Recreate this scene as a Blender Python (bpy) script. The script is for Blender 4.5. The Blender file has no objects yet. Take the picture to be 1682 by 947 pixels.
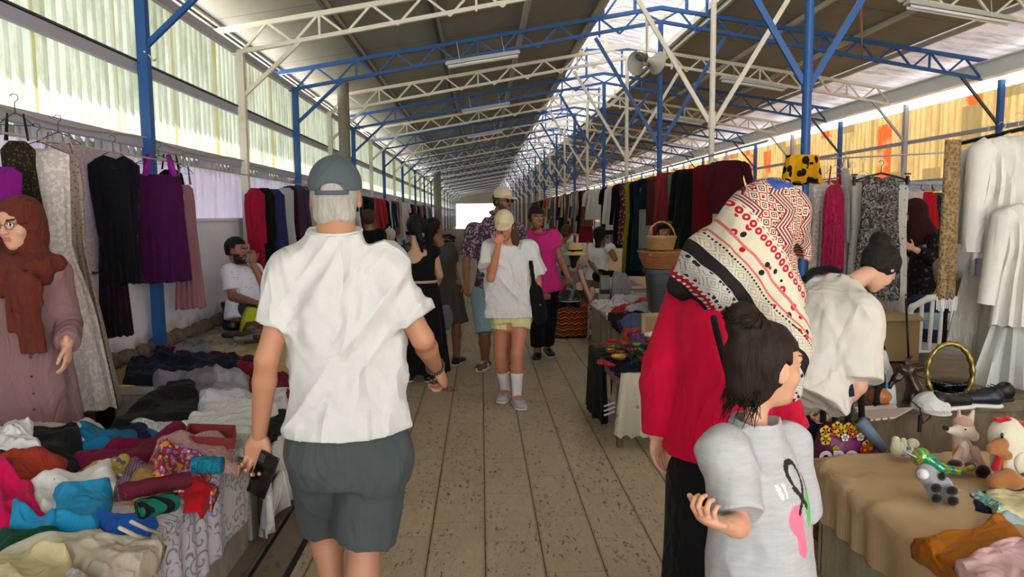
import bpy, bmesh, math, random
import numpy as np
from mathutils import Vector, Matrix, Euler
C = bpy.context.scene.collection
SC = bpy.context.scene
R = math.radians
rnd = random.Random(7)

# ------------------------------------------------------------------ camera
F = 1220.0
H0 = 1.55
CX, CY = 841.0, 473.5
VPX, VPY = 790.0, 354.0
ROLL = 0.009
_d = Vector(((VPX-CX)/F, (CY-VPY)/F, -1.0)).normalized()
_u = Vector((-math.sin(ROLL), math.cos(ROLL), 0.0)); _u.z = -(_u.x*_d.x+_u.y*_d.y)/_d.z
_u.normalize()
_r = _d.cross(_u)
RM = Matrix((_r, _d, _u))            # camera space -> world space
cam_d = bpy.data.cameras.new('camera'); cam = bpy.data.objects.new('camera', cam_d); C.objects.link(cam)
cam_d.sensor_width = 36.0; cam_d.lens = F/1682.0*36.0; cam_d.clip_start = 0.05; cam_d.clip_end = 400
cam.matrix_world = Matrix.Translation((0, 0, H0)) @ RM.to_4x4()
SC.camera = cam

def ray(px, py): return RM @ Vector(((px-CX)/F, (CY-py)/F, -1.0))
def PY(px, py, Y):                   # point of the photograph at distance Y down the aisle
    r = ray(px, py); t = Y/r.y; return Vector((r.x*t, Y, H0+r.z*t))
def PZ(px, py, Z):                   # ... at height Z
    r = ray(px, py); t = (Z-H0)/r.z; return Vector((r.x*t, r.y*t, Z))
def PX(px, py, X):                   # ... at side distance X
    r = ray(px, py); t = X/r.x; return Vector((X, r.y*t, H0+r.z*t))

# ------------------------------------------------------------------ light
w = bpy.data.worlds.new('world'); SC.world = w; w.use_nodes = True
wn = w.node_tree.nodes; wl = w.node_tree.links
bg = wn['Background']; bg.inputs[0].default_value = (0.93, 0.97, 1.0, 1); bg.inputs[1].default_value = 3.8
sun_d = bpy.data.lights.new('sun', 'SUN'); sun_d.energy = 34.0; sun_d.angle = R(0.6); sun_d.color = (1.0, 0.97, 0.9)
sun = bpy.data.objects.new('sun', sun_d); C.objects.link(sun)
sun.rotation_euler = Vector((0.42, 0.12, -0.9)).to_track_quat('-Z', 'Y').to_euler()
vs = SC.view_settings
SC.display_settings.display_device = 'sRGB'
vs.view_transform = 'Standard'; vs.look = 'None'; vs.exposure = 0.58; vs.gamma = 1.0; vs.use_curve_mapping = False
cy = SC.cycles
cy.max_bounces = 7; cy.diffuse_bounces = 5; cy.glossy_bounces = 2; cy.transmission_bounces = 4; cy.transparent_max_bounces = 8
cy.caustics_reflective = False; cy.caustics_refractive = False; cy.sample_clamp_indirect = 6.0
cy.use_denoising = True
try: cy.denoiser = 'OPENIMAGEDENOISE'
except Exception: pass

# ------------------------------------------------------------------ materials
def lin(c):
    if isinstance(c, str):
        c = [int(c[i:i+2], 16)/255 for i in (0, 2, 4)]
    return tuple((v/12.92 if v <= .04045 else ((v+.055)/1.055)**2.4) for v in c[:3])
MATS = {}
class G:
    """small node-graph helper"""
    def __init__(s, name, rough=.8, spec=.3):
        s.m = bpy.data.materials.new(name); s.m.use_nodes = True
        s.n = s.m.node_tree.nodes; s.l = s.m.node_tree.links
        s.b = s.n['Principled BSDF']; s.b.inputs['Roughness'].default_value = rough
        s.b.inputs['Specular IOR Level'].default_value = spec
        s._tc = None
    def put(s, sock, v):
        if v is None: return
        if isinstance(v, bpy.types.NodeSocket): s.l.new(v, sock)
        elif isinstance(v, (tuple, list)):
            if sock.type == 'RGBA': sock.default_value = tuple(v[:3])+(1,)
            else: sock.default_value = v
        else: sock.default_value = v
    def node(s, t, **k):
        n = s.n.new(t)
        for a, b in k.items(): setattr(n, a, b)
        return n
    def co(s, kind='Object'):
        if not s._tc: s._tc = s.node('ShaderNodeTexCoord')
        return s._tc.outputs[kind]
    def map(s, v=None, scale=(1, 1, 1), rot=(0, 0, 0), loc=(0, 0, 0)):
        n = s.node('ShaderNodeMapping'); s.put(n.inputs[0], v or s.co())
        n.inputs['Scale'].default_value = scale; n.inputs['Rotation'].default_value = rot; n.inputs['Location'].default_value = loc
        return n.outputs[0]
    def math(s, op, a, b=None, c=None, clamp=False):
        n = s.node('ShaderNodeMath', operation=op, use_clamp=clamp); s.put(n.inputs[0], a)
        if b is not None: s.put(n.inputs[1], b)
        if c is not None: s.put(n.inputs[2], c)
        return n.outputs[0]
    def sep(s, v=None):
        n = s.node('ShaderNodeSeparateXYZ'); s.put(n.inputs[0], v or s.co()); return n.outputs
    def comb(s, x=0, y=0, z=0):
        n = s.node('ShaderNodeCombineXYZ'); s.put(n.inputs[0], x); s.put(n.inputs[1], y); s.put(n.inputs[2], z); return n.outputs[0]
    def noise(s, v=None, scale=5, detail=3, rough=.5, dist=0, dim='3D'):
        n = s.node('ShaderNodeTexNoise'); s.put(n.inputs['Vector'], v or s.co())
        n.inputs['Scale'].default_value = scale; n.inputs['Detail'].default_value = detail
        n.inputs['Roughness'].default_value = rough; n.inputs['Distortion'].default_value = dist
        return n.outputs['Fac']
    def vor(s, v=None, scale=5, feature='F1', out='Distance', rand=1):
        n = s.node('ShaderNodeTexVoronoi', feature=feature); s.put(n.inputs['Vector'], v or s.co())
        n.inputs['Scale'].default_value = scale; n.inputs['Randomness'].default_value = rand
        return n.outputs[out]
    def wave(s, v=None, scale=5, dist=0, kind='BANDS', dire='X', detail=0, prof='SIN'):
        n = s.node('ShaderNodeTexWave', wave_type=kind, wave_profile=prof); s.put(n.inputs['Vector'], v or s.co())
        if kind == 'BANDS': n.bands_direction = dire
        n.inputs['Scale'].default_value = scale; n.inputs['Distortion'].default_value = dist; n.inputs['Detail'].default_value = detail
        return n.outputs['Fac']
    def white(s, v):
        n = s.node('ShaderNodeTexWhiteNoise', noise_dimensions='3D'); s.put(n.inputs['Vector'], v); return n.outputs
    def ramp(s, f, stops, interp='LINEAR'):
        n = s.node('ShaderNodeValToRGB'); s.put(n.inputs[0], f); cr = n.color_ramp; cr.interpolation = interp
        while len(cr.elements) < len(stops): cr.elements.new(.5)
        for e, (p, c) in zip(cr.elements, stops):
            e.position = p; e.color = (lin(c)+(1,)) if isinstance(c, str) else ((c,)*3+(1,) if not isinstance(c, tuple) else tuple(c)+(1,))
        return n.outputs[0]
    def mix(s, f, a, b, mode='MIX'):
        n = s.node('ShaderNodeMix', data_type='RGBA', blend_type=mode)
        s.put(n.inputs[0], f); s.put(n.inputs[6], a); s.put(n.inputs[7], b); return n.outputs[2]
    def bump(s, h, st=.3, dist=.01):
        n = s.node('ShaderNodeBump'); s.put(n.inputs['Height'], h)
        n.inputs['Strength'].default_value = st; n.inputs['Distance'].default_value = dist
        s.l.new(n.outputs[0], s.b.inputs['Normal']); return n
    def col(s, c): s.put(s.b.inputs['Base Color'], c)
def plain(name, c, rough=.6, metal=0, spec=.4, var=.0, vscale=3, bump=0, bscale=60):
    if name in MATS: return MATS[name]
    g = G(name, rough, spec); c = lin(c)
    g.b.inputs['Metallic'].default_value = metal
    if var:
        f = g.noise(scale=vscale, detail=4)
        g.col(g.mix(f, tuple(v*(1-var) for v in c), tuple(min(1, v*(1+var)) for v in c)))
    else: g.col(c)
    if bump: g.bump(g.noise(scale=bscale, detail=3), bump, .004)
    MATS[name] = g.m; return g.m
def cloth(name, c, rough=.9, fold=.35, fscale=9, weave=0, var=.08, c2=None):
    """woven fabric: slight colour variation, thread and small crease relief"""
    if name in MATS: return MATS[name]
    g = G(name, rough, .15); c = lin(c)
    n1 = g.noise(g.map(scale=(1, 1, .45)), fscale, 3, .55, .6)
    n2 = g.noise(scale=340, detail=1)
    a = tuple(v*(1-var) for v in c); b = tuple(min(1, v*(1+var)) for v in (lin(c2) if c2 else c))
    g.col(g.mix(g.noise(scale=14, detail=4), a, b))
    cr = g.math('ABSOLUTE', g.math('SUBTRACT', g.noise(g.map(scale=(1.2, 1, .55), rot=(0, .5, .3)), fscale*.75, 2, .5, .8), .5))
    h = g.math('ADD', g.math('MULTIPLY', n1, .5), g.math('ADD', g.math('MULTIPLY', n2, .05), g.math('MULTIPLY', g.math('MINIMUM', cr, .12), -4.0)))
    g.bump(h, fold, .03)
    g.b.inputs['Sheen Weight'].default_value = .03
    MATS[name] = g.m; return g.m
def printed(name, ground, marks, scale=40, thr=.32, fold=.35, kind='vor', rough=.9):
    """fabric printed with small motifs; marks = list of colours"""
    if name in MATS: return MATS[name]
    g = G(name, rough, .15); base = lin(ground); cc = base
    for i, mk in enumerate(marks):
        v = g.map(loc=(i*3.1, i*1.7, i*.9))
        if kind == 'vor': f = g.math('LESS_THAN', g.vor(v, scale*(1+.35*i)), thr*(1-.15*i))
        else: f = g.math('GREATER_THAN', g.noise(v, scale*(1+.3*i), 2, .5, 1.2), .5+thr*.25)
        cc = g.mix(f, cc, lin(mk))
    g.col(cc); g.bump(g.noise(g.map(scale=(1, 1, .45)), 9, 3, .55, .6), fold, .03)
    MATS[name] = g.m; return g.m
def striped(name, c1, c2, scale=20, dire='Z', thr=.5, fold=.3, dist=.3):
    if name in MATS: return MATS[name]
    g = G(name, .9, .15)
    f = g.math('GREATER_THAN', g.wave(scale=scale, dist=dist, dire=dire), thr)
    g.col(g.mix(f, lin(c1), lin(c2))); g.bump(g.noise(scale=9, detail=3), fold, .03)
    MATS[name] = g.m; return g.m

# ------------------------------------------------------------------ objects
def tag(o, label=None, cat=None, group=None, kind=None):
    if label: o['label'] = label
    if cat: o['category'] = cat
    if group: o['group'] = group
    if kind: o['kind'] = kind
    return o
def thing(name, label, cat, loc=(0, 0, 0), rz=0, group=None):
    o = bpy.data.objects.new(name, None); C.objects.link(o); o.empty_display_size = .05
    o.location = loc; o.rotation_euler = (0, 0, rz)
    return tag(o, label, cat, group)
def mobj(name, vs_, fs_, m=None, parent=None, smooth=True, mats=None, mi=None):
    me = bpy.data.meshes.new(name)
    me.from_pydata([tuple(v) for v in vs_] if not isinstance(vs_, np.ndarray) else vs_.tolist(), [], fs_ if not isinstance(fs_, np.ndarray) else fs_.tolist())
    for x in (mats or ([m] if m else [])): me.materials.append(x)
    if mi is not None: me.polygons.foreach_set('material_index', list(mi))
    me.polygons.foreach_set('use_smooth', [smooth]*len(me.polygons)); me.update()
    o = bpy.data.objects.new(name, me); C.objects.link(o)
    if parent: o.parent = parent
    return o
class MB:
    """collects shapes into one mesh"""
    def __init__(s): s.v = []; s.f = []; s.mi = []; s.k = 0
    def add(s, vs_, fs_):
        n = len(s.v); s.v += [tuple(v) for v in vs_]; s.f += [tuple(i+n for i in f) for f in fs_]; s.mi += [s.k]*len(fs_)
        return s
    def box(s, c, d, rot=None):
        hx, hy, hz = d[0]/2, d[1]/2, d[2]/2; c = Vector(c)
        p = [Vector((x, y, z)) for z in (-hz, hz) for y in (-hy, hy) for x in (-hx, hx)]
        if rot is not None:
            M = rot if isinstance(rot, Matrix) else Euler(rot).to_matrix()
            p = [M @ q for q in p]
        return s.add([c+q for q in p], [(0, 2, 3, 1), (4, 5, 7, 6), (0, 1, 5, 4), (2, 6, 7, 3), (0, 4, 6, 2), (1, 3, 7, 5)])
    def bar(s, a, b, w_, h=None, up=(0, 0, 1)):
        a, b = Vector(a), Vector(b); h = h or w_; d = (b-a); L = d.length; d.normalize(); up = Vector(up)
        if abs(d.dot(up)) > .99: up = Vector((1, 0, 0))
        x = d.cross(up).normalized(); z = x.cross(d)
        return s.box((a+b)/2, (w_, L, h), Matrix((x, d, z)).transposed())
    def tube(s, pts, r, n=8, cap=True, closed=False):
        pts = [Vector(p) for p in pts]; N = len(pts); rs = r if isinstance(r, (list, tuple)) else [r]*N
        vs_ = []; up = Vector((0, 0, 1)); px = None
        for i, p in enumerate(pts):
            a = pts[(i-1) % N] if (i > 0 or closed) else p; b = pts[(i+1) % N] if (i < N-1 or closed) else p
            t = (b-a).normalized() if (b-a).length > 1e-9 else Vector((0, 0, 1))
            if px is None: px = t.cross(up) if abs(t.dot(up)) < .95 else t.cross(Vector((1, 0, 0)))
            px = (px - t*px.dot(t)).normalized(); py = t.cross(px)
            for j in range(n):
                an = 2*math.pi*j/n; vs_.append(p+(px*math.cos(an)+py*math.sin(an))*rs[i])
        fs_ = []
        for i in range(N if closed else N-1):
            k = (i+1) % N
            for j in range(n): fs_.append((i*n+j, i*n+(j+1) % n, k*n+(j+1) % n, k*n+j))
        if cap and not closed: fs_ += [tuple(range(n))[::-1], tuple((N-1)*n+j for j in range(n))]
        return s.add(vs_, fs_)
    def loft(s, rings, cap=True, closed=True):
        n = len(rings[0]); vs_ = [q for r in rings for q in r]; fs_ = []
        for i in range(len(rings)-1):
            for j in range(n if closed else n-1):
                k = (j+1) % n; fs_.append((i*n+j, i*n+k, (i+1)*n+k, (i+1)*n+j))
        if cap: fs_ += [tuple(range(n))[::-1], tuple((len(rings)-1)*n+j for j in range(n))]
        return s.add(vs_, fs_)
    def lathe(s, prof, c=(0, 0, 0), n=24, sx=1, sy=1, M=None):
        """prof = [(radius, z)]"""
        c = Vector(c); rings = []
        for r, z in prof:
            ring = []
            for j in range(n):
                a = 2*math.pi*j/n; q = Vector((r*math.cos(a)*sx, r*math.sin(a)*sy, z))
                ring.append(c+(M @ q if M is not None else q))
            rings.append(ring)
        return s.loft(rings, cap=True)
    def ball(s, c, r, n=14, M=None):
        r = (r, r, r) if not isinstance(r, (tuple, list)) else r; c = Vector(c); rings = []
        m = n//2
        for i in range(m+1):
            t = math.pi*i/m; ring = []
            for j in range(n):
                a = 2*math.pi*j/n; st = max(math.sin(t), .002)
                q = Vector((r[0]*st*math.cos(a), r[1]*st*math.sin(a), -r[2]*math.cos(t)))
                ring.append(c+(M @ q if M is not None else q))
            rings.append(ring)
        return s.loft(rings, cap=True)
    def poly(s, pts2, d0, d1, fn):
        """extrude polygon pts2 (list of 2-tuples) from depth d0 to d1; fn(a,b,d)->Vector"""
        n = len(pts2); vs_ = [fn(a, b, d0) for a, b in pts2]+[fn(a, b, d1) for a, b in pts2]
        fs_ = [tuple(range(n))[::-1], tuple(range(n, 2*n))]+[(i, (i+1) % n, n+(i+1) % n, n+i) for i in range(n)]
        return s.add(vs_, fs_)
    def build(s, name, m=None, parent=None, smooth=False, bevel=0, mats=None, auto=None):
        o = mobj(name, s.v, s.f, m, parent, smooth, mats, s.mi if mats else None)
        if bevel:
            b = o.modifiers.new('bevel', 'BEVEL'); b.width = bevel; b.segments = 2; b.limit_method = 'ANGLE'
        if auto:
            bm = bmesh.new(); bm.from_mesh(o.data)
            for e in bm.edges:
                if len(e.link_faces) == 2 and e.calc_face_angle(0) > R(auto): e.smooth = False
            for f in bm.faces: f.smooth = True
            bm.to_mesh(o.data); bm.free()
        return o
def copy_tree(o, parent=None):
    c = o.copy(); C.objects.link(c)
    if parent: c.parent = parent
    for ch in [x for x in list(C.objects) if x.parent == o]: copy_tree(ch, c)
    return c
def struct(name, mb, m, **k):
    return tag(mb.build(name, m, **k), kind='structure')

# ------------------------------------------------------------------ numpy noise
_NT = np.random.RandomState(3).rand(32, 32, 32).astype(np.float32)
def vnoise(P, s):
    q = np.asarray(P, dtype=np.float32)*s+100.0; i = np.floor(q).astype(np.int32); f = q-i; f = f*f*(3-2*f); i &= 31; j = (i+1) & 31
    def g(a, b, c): return _NT[a, b, c]
    x0, y0, z0 = i[..., 0], i[..., 1], i[..., 2]; x1, y1, z1 = j[..., 0], j[..., 1], j[..., 2]
    fx, fy, fz = f[..., 0], f[..., 1], f[..., 2]
    a = g(x0, y0, z0)*(1-fx)+g(x1, y0, z0)*fx; b = g(x0, y1, z0)*(1-fx)+g(x1, y1, z0)*fx
    c = g(x0, y0, z1)*(1-fx)+g(x1, y0, z1)*fx; d = g(x0, y1, z1)*(1-fx)+g(x1, y1, z1)*fx
    return (a*(1-fy)+b*fy)*(1-fz)+(c*(1-fy)+d*fy)*fz
def fbm(P, s, o=3):
    t = 0; a = 1; n = 0
    for k in range(o): t = t+a*vnoise(P+k*7.3, s*2**k); n += a; a *= .5
    return t/n
def ridge(P, s, o=2):
    t = 0; a = 1; n = 0
    for k in range(o): t = t+a*(1-np.abs(2*vnoise(P+k*5.1, s*2**k)-1)*1.6); n += a; a *= .5
    return t/n

# ------------------------------------------------------------------ implicit solids -> mesh
class SDF:
    """ops on a signed distance: each op = (mode, fn, k); fn(P)->d"""
    def __init__(s): s.ops = []; s.lo = []; s.hi = []
    def _bb(s, lo, hi): s.lo.append(lo); s.hi.append(hi)
    def cap(s, a, b, ra, rb=None, k=.02, mode='u', flat=None, sq=None, flat0=None):
        """round cone a->b; flat cuts it square at b (+flat metres); sq=(axis,factor) squashes the section"""
        a = np.array(a, float); b = np.array(b, float); rb = ra if rb is None else rb; ab = b-a; L2 = max((ab*ab).sum(), 1e-9); L = math.sqrt(L2)
        ax = None
        if sq: ax = np.array(Vector(sq[0]).normalized()); fa = sq[1]
        def fn(P):
            q = P-a
            if ax is not None: q = q+np.outer(q@ax, ax*(1/fa-1)).reshape(q.shape)
            t = np.clip((q@ab)/L2, 0, 1); d = np.sqrt(((q-t[..., None]*ab)**2).sum(-1))-(ra+(rb-ra)*t)
            if ax is not None: d = d*min(1, fa)
            if flat is not None: d = np.maximum(d, ((P-a)@ab)/L-L-flat)
            if flat0 is not None: d = np.maximum(d, -((P-a)@ab)/L-flat0)
            return d
        s.ops.append((mode, fn, k)); r = max(ra, rb)*max(1, sq[1] if sq else 1)
        if mode == 'u': s._bb(np.minimum(a, b)-r, np.maximum(a, b)+r)
        return s
    def ell(s, c, r, k=.02, mode='u', M=None):
        c = np.array(c, float); r = np.array(r if isinstance(r, (tuple, list)) else (r,)*3, float)
        Mi = None if M is None else np.array(M)     # local axes in columns
        def fn(P):
            q = P-c
            if Mi is not None: q = q@Mi
            k0 = np.sqrt(((q/r)**2).sum(-1)); k1 = np.sqrt(((q/(r*r))**2).sum(-1))+1e-9
            return k0*(k0-1)/k1
        s.ops.append((mode, fn, k))
        if mode == 'u': m = r.max(); s._bb(c-m, c+m)
        return s
    def tor(s, secs, k=.02, mode='u', M=None, o=(0, 0, 0), pw=2.0, fl=None):
        """stack of elliptical sections (t, cx, cy, rx, ry) along local z; fl=(amp, count, phase) flutes it"""
        S = np.array(sorted(secs)); o = np.array(o, float); Mi = None if M is None else np.array(M)
        zz = np.linspace(S[0, 0], S[-1, 0], 60)
        T = [np.interp(zz, S[:, 0], S[:, i]) for i in range(1, 5)]
        ker = np.array([1, 2, 3, 2, 1])/9.
        T = [np.convolve(np.pad(t, 2, 'edge'), ker, 'valid') for t in T]
        def fn(P):
            q = P-o
            if Mi is not None: q = q@Mi
            z = q[..., 2]; cx, cy, rx, ry = [np.interp(z, zz, t) for t in T]
            u = (q[..., 0]-cx)/rx; v = (q[..., 1]-cy)/ry
            if fl: 
                an = np.arctan2(v, u); low = np.clip((S[-1, 0]-z)/(S[-1, 0]-S[0, 0]), 0, 1)
                rr = 1+fl[0]*low*(np.sin(an*fl[1]+fl[2]+2.0*np.sin(z*3+an))+.4*np.sin(an*(fl[1]*1.7)+1.3))
            else: rr = 1
            e = (np.abs(u)**pw+np.abs(v)**pw)**(1/pw)
            d = (e-rr)*np.minimum(rx, ry)
            return np.maximum(np.maximum(d, S[0, 0]-z), z-S[-1, 0])
        s.ops.append((mode, fn, k))
        if mode == 'u':
            m = max(np.abs(S[:, 1]).max()+S[:, 3].max(), np.abs(S[:, 2]).max()+S[:, 4].max())*1.15
            if M is None: s._bb(o+[-m, -m, S[0, 0]], o+[m, m, S[-1, 0]])
            else:
                pts = np.array([[x, y, z] for x in (-m, m) for y in (-m, m) for z in (S[0, 0], S[-1, 0])])@np.array(M).T+o
                s._bb(pts.min(0), pts.max(0))
        return s
    def box(s, c, h, r=.01, k=.01, mode='u', M=None):
        c = np.array(c, float); h = np.array(h, float); Mi = None if M is None else np.array(M)
        def fn(P):
            q = P-c
            if Mi is not None: q = q@Mi
            q = np.abs(q)-(h-r)
            return np.sqrt((np.maximum(q, 0)**2).sum(-1))+np.minimum(q.max(-1), 0)-r
        s.ops.append((mode, fn, k))
        if mode == 'u': m = np.sqrt((h*h).sum()) if M is not None else h; s._bb(c-m, c+m)
        return s
    def cut(s, p, n, k=.0):
        """keep the side n points away from"""
        p = np.array(p, float); n = np.array(Vector(n).normalized())
        s.ops.append(('i', lambda P: (P-p)@n, k)); return s
    def disp(s, fn): s.ops.append(('d', fn, 0)); return s
    def ev(s, P):
        d = None
        for mode, fn, k in s.ops:
            v = fn(P)
            if mode == 'd': d = d-v; continue
            if d is None: d = v; continue
            if mode == 'u':
                if k > 0:
                    h = np.clip(.5+.5*(d-v)/k, 0, 1); d = d*(1-h)+v*h-k*h*(1-h)
                else: d = np.minimum(d, v)
            else:
                if mode == 's': v = -v
                if k > 0:
                    h = np.clip(.5-.5*(d-v)/k, 0, 1); d = d*(1-h)+v*h+k*h*(1-h)
                else: d = np.maximum(d, v)
        return d
    def mesh(s, vox=.01, lo=None, hi=None, smooth=1):
        lo = np.min(s.lo, 0)-3*vox if lo is None else np.array(lo, float); hi = np.max(s.hi, 0)+3*vox if hi is None else np.array(hi, float)
        n = np.ceil((hi-lo)/vox).astype(int)+1
        # coarse pass finds the blocks near the surface, fine pass fills them
        B = 6; nb = (n+B-1)//B; n = nb*B+1
        V = np.full(tuple(n), 1.0, np.float32)
        cc = np.stack(np.meshgrid(*[(np.arange(m)+.5)*B*vox for m in nb], indexing='ij'), -1).reshape(-1, 3)+lo
        dc = s.ev(cc); near = np.abs(dc) < B*vox*1.45
        V_sign = np.where(dc < 0, -1., 1.)
        off = np.stack(np.meshgrid(*[np.arange(B+1)]*3, indexing='ij'), -1).reshape(-1, 3)
        ids = np.stack(np.meshgrid(*[np.arange(m) for m in nb], indexing='ij'), -1).reshape(-1, 3)*B
        inside = np.where(~near & (dc < 0))[0]
        for b in inside:
            i = ids[b]; V[i[0]:i[0]+B+1, i[1]:i[1]+B+1, i[2]:i[2]+B+1] = -1
        nid = np.where(near)[0]
        for c0 in range(0, len(nid), 1500):
            I = (ids[nid[c0:c0+1500]][:, None, :]+off[None]).reshape(-1, 3)
            V[I[:, 0], I[:, 1], I[:, 2]] = s.ev(I*vox+lo)
        neg = V < 0
        # surface nets
        mask = np.zeros(tuple(n-1), np.int8)
        for a in (0, 1):
            for b in (0, 1):
                for c in (0, 1): mask += neg[a:n[0]-1+a, b:n[1]-1+b, c:n[2]-1+c]
        act = (mask > 0) & (mask < 8); I = np.argwhere(act); idx = -np.ones(act.shape, np.int64); idx[act] = np.arange(len(I))
        acc = np.zeros((len(I), 3)); cnt = np.zeros(len(I))
        cs = [(a, b, c) for a in (0, 1) for b in (0, 1) for c in (0, 1)]
        val = {q: V[I[:, 0]+q[0], I[:, 1]+q[1], I[:, 2]+q[2]] for q in cs}
        for q in cs:
            for ax in range(3):
                if q[ax] == 0:
                    r = list(q); r[ax] = 1; r = tuple(r); a, b = val[q], val[r]; m = (a < 0) != (b < 0)
                    t = np.where(m, a/np.where(m, a-b, 1), 0); p = np.tile(np.array(q, float), (len(I), 1)); p[:, ax] = t
                    acc[m] += p[m]; cnt[m] += 1
        P = (I+acc/np.maximum(cnt, 1)[:, None])*vox+lo
        Fc = []
        for ax in range(3):
            u, v = (ax+1) % 3, (ax+2) % 3
            sl0 = [slice(None)]*3; sl1 = [slice(None)]*3; sl0[ax] = slice(0, -1); sl1[ax] = slice(1, None)
            a, b = neg[tuple(sl0)], neg[tuple(sl1)]
            E = np.argwhere(a != b); ok = (E[:, u] > 0) & (E[:, v] > 0) & (E[:, u] < n[u]-1) & (E[:, v] < n[v]-1); E = E[ok]
            fl = a[E[:, 0], E[:, 1], E[:, 2]]
            def g(du, dv):
                e = E.copy(); e[:, u] -= du; e[:, v] -= dv; return idx[e[:, 0], e[:, 1], e[:, 2]]
            Q = np.stack([g(1, 1), g(0, 1), g(0, 0), g(1, 0)], 1); Q = np.where(fl[:, None], Q, Q[:, ::-1])
            Fc.append(Q[(Q >= 0).all(1)])
        Fc = np.concatenate(Fc)
        for _ in range(smooth):
            A = np.zeros_like(P); k = np.zeros(len(P))
            for i in range(4):
                for j in ((i+1) % 4, (i+3) % 4):
                    np.add.at(A, Fc[:, i], P[Fc[:, j]]); np.add.at(k, Fc[:, i], 1)
            P = P*.5+.5*A/np.maximum(k, 1)[:, None]
        return P, Fc
    def obj(s, name, m, parent=None, vox=.01, smooth=1, mats=None, paint=None, extra=None):
        P, Fc = s.mesh(vox, smooth=smooth); mi = None
        if extra:
            Ps, Fs = [P], [Fc]; n = len(P)
            for e, vx in extra:
                p, f = e.mesh(vx, smooth=smooth); Ps.append(p); Fs.append(f+n); n += len(p)
            P = np.concatenate(Ps); Fc = np.concatenate(Fs)
        if paint is not None: mi = paint(P[Fc].mean(1)).astype(int).tolist()
        return mobj(name, P, Fc, m, parent, True, mats, mi)
# ================================================================== THE HALL
XL, XR, XC = -2.6, 7.3, 2.46
ZRIDGE, SLOPE = 4.40, 0.155
Y0, Y1 = -4.5, 78.0
NT = 31
def zroof(x): return ZRIDGE-SLOPE*abs(x-XC)
def yt(k, x): return 5.6+2.32*k+(.25*(XC-x)/5.06 if x < XC else 0)
CT_L, CT_R = .52, .47               # counter heights

# ---- materials of the building
def m_floor():
    g = G('travertine', .55, .35); s = g.sep(g.co('Object')); X, Y = s[0], s[1]
    W = .2632
    cx = g.math('DIVIDE', g.math('ADD', X, 52.64+.0), W); ci = g.math('FLOOR', cx); fx = g.math('FRACT', cx)
    rn = g.white(g.comb(ci, 3.7, 0))[0]
    ln = g.math('MULTIPLY_ADD', rn, .25, .55)
    yy = g.math('ADD', g.math('DIVIDE', Y, ln), g.math('MULTIPLY', rn, 17.3)); yi = g.math('FLOOR', yy); fy = g.math('FRACT', yy)
    cell = g.white(g.comb(ci, yi, 1.0))
    tone = cell[0]
    v = g.map(scale=(1, .38, 1)); off = g.node('ShaderNodeVectorMath', operation='ADD'); g.put(off.inputs[0], v)
    sc = g.node('ShaderNodeVectorMath', operation='SCALE'); g.put(sc.inputs[0], cell[1]); sc.inputs[3].default_value = 9.0; g.put(off.inputs[1], sc.outputs[0])
    vv = off.outputs[0]
    n1 = g.noise(vv, 9, 6, .62, .6); n2 = g.noise(g.map(scale=(1, .3, 1)), 45, 4, .6, .8)
    base = g.mix(n1, lin('a59277'), lin('d8c4a3'))
    base = g.mix(g.math('MULTIPLY', tone, .7), base, lin('b3a084'))
    base = g.mix(g.math('MULTIPLY', g.noise(scale=1.1, detail=5), .45), base, lin('92836c'))
    pit = g.math('GREATER_THAN', g.noise(vv, 55, 3, .6, 1.0), .615)
    pitm = g.math('MULTIPLY', pit, g.math('GREATER_THAN', g.noise(vv, 7, 2), .44))
    base = g.mix(g.math('MULTIPLY', pitm, .9), base, lin('4a3f33'))
    base = g.mix(g.math('MULTIPLY', n2, .42), base, lin('6f6252'))
    ex = g.math('MINIMUM', fx, g.math('SUBTRACT', 1, fx)); ey = g.math('MULTIPLY', g.math('MINIMUM', fy, g.math('SUBTRACT', 1, fy)), g.math('DIVIDE', ln, W))
    wob = g.math('MULTIPLY', g.noise(scale=30, detail=2), .010)
    jx = g.math('LESS_THAN', ex, g.math('ADD', wob, .008)); jy = g.math('LESS_THAN', ey, g.math('ADD', wob, .002))
    jx2 = g.math('LESS_THAN', ex, .045); 
    base = g.mix(g.math('MULTIPLY', jx2, .22), base, lin('5a4e40'))
    base = g.mix(g.math('MULTIPLY', jy, .6), base, lin('4d4236')); base = g.mix(g.math('MULTIPLY', jx, .85), base, lin('2c241b'))
    # darker kerb strip and drain beside the left counters
    k1 = g.math('LESS_THAN', X, -.86); base = g.mix(g.math('MULTIPLY', k1, .75), base, lin('54473a'))
    base = g.mix(g.math('LESS_THAN', g.math('ABSOLUTE', g.math('ADD', X, .865)), .016), base, lin('17120d'))
    base = g.mix(g.math('LESS_THAN', g.math('ABSOLUTE', g.math('ADD', X, 1.025)), .010), base, lin('17120d'))
    g.col(base)
    h = g.math('SUBTRACT', g.math('MULTIPLY', n1, .5), g.math('ADD', g.math('MULTIPLY', pitm, .5), g.math('MAXIMUM', jx, jy)))
    g.bump(h, .35, .004)
    g.put(g.b.inputs['Roughness'], g.math('MULTIPLY_ADD', n2, .3, .38))
    return g.m
M_FLOOR = m_floor()
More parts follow.
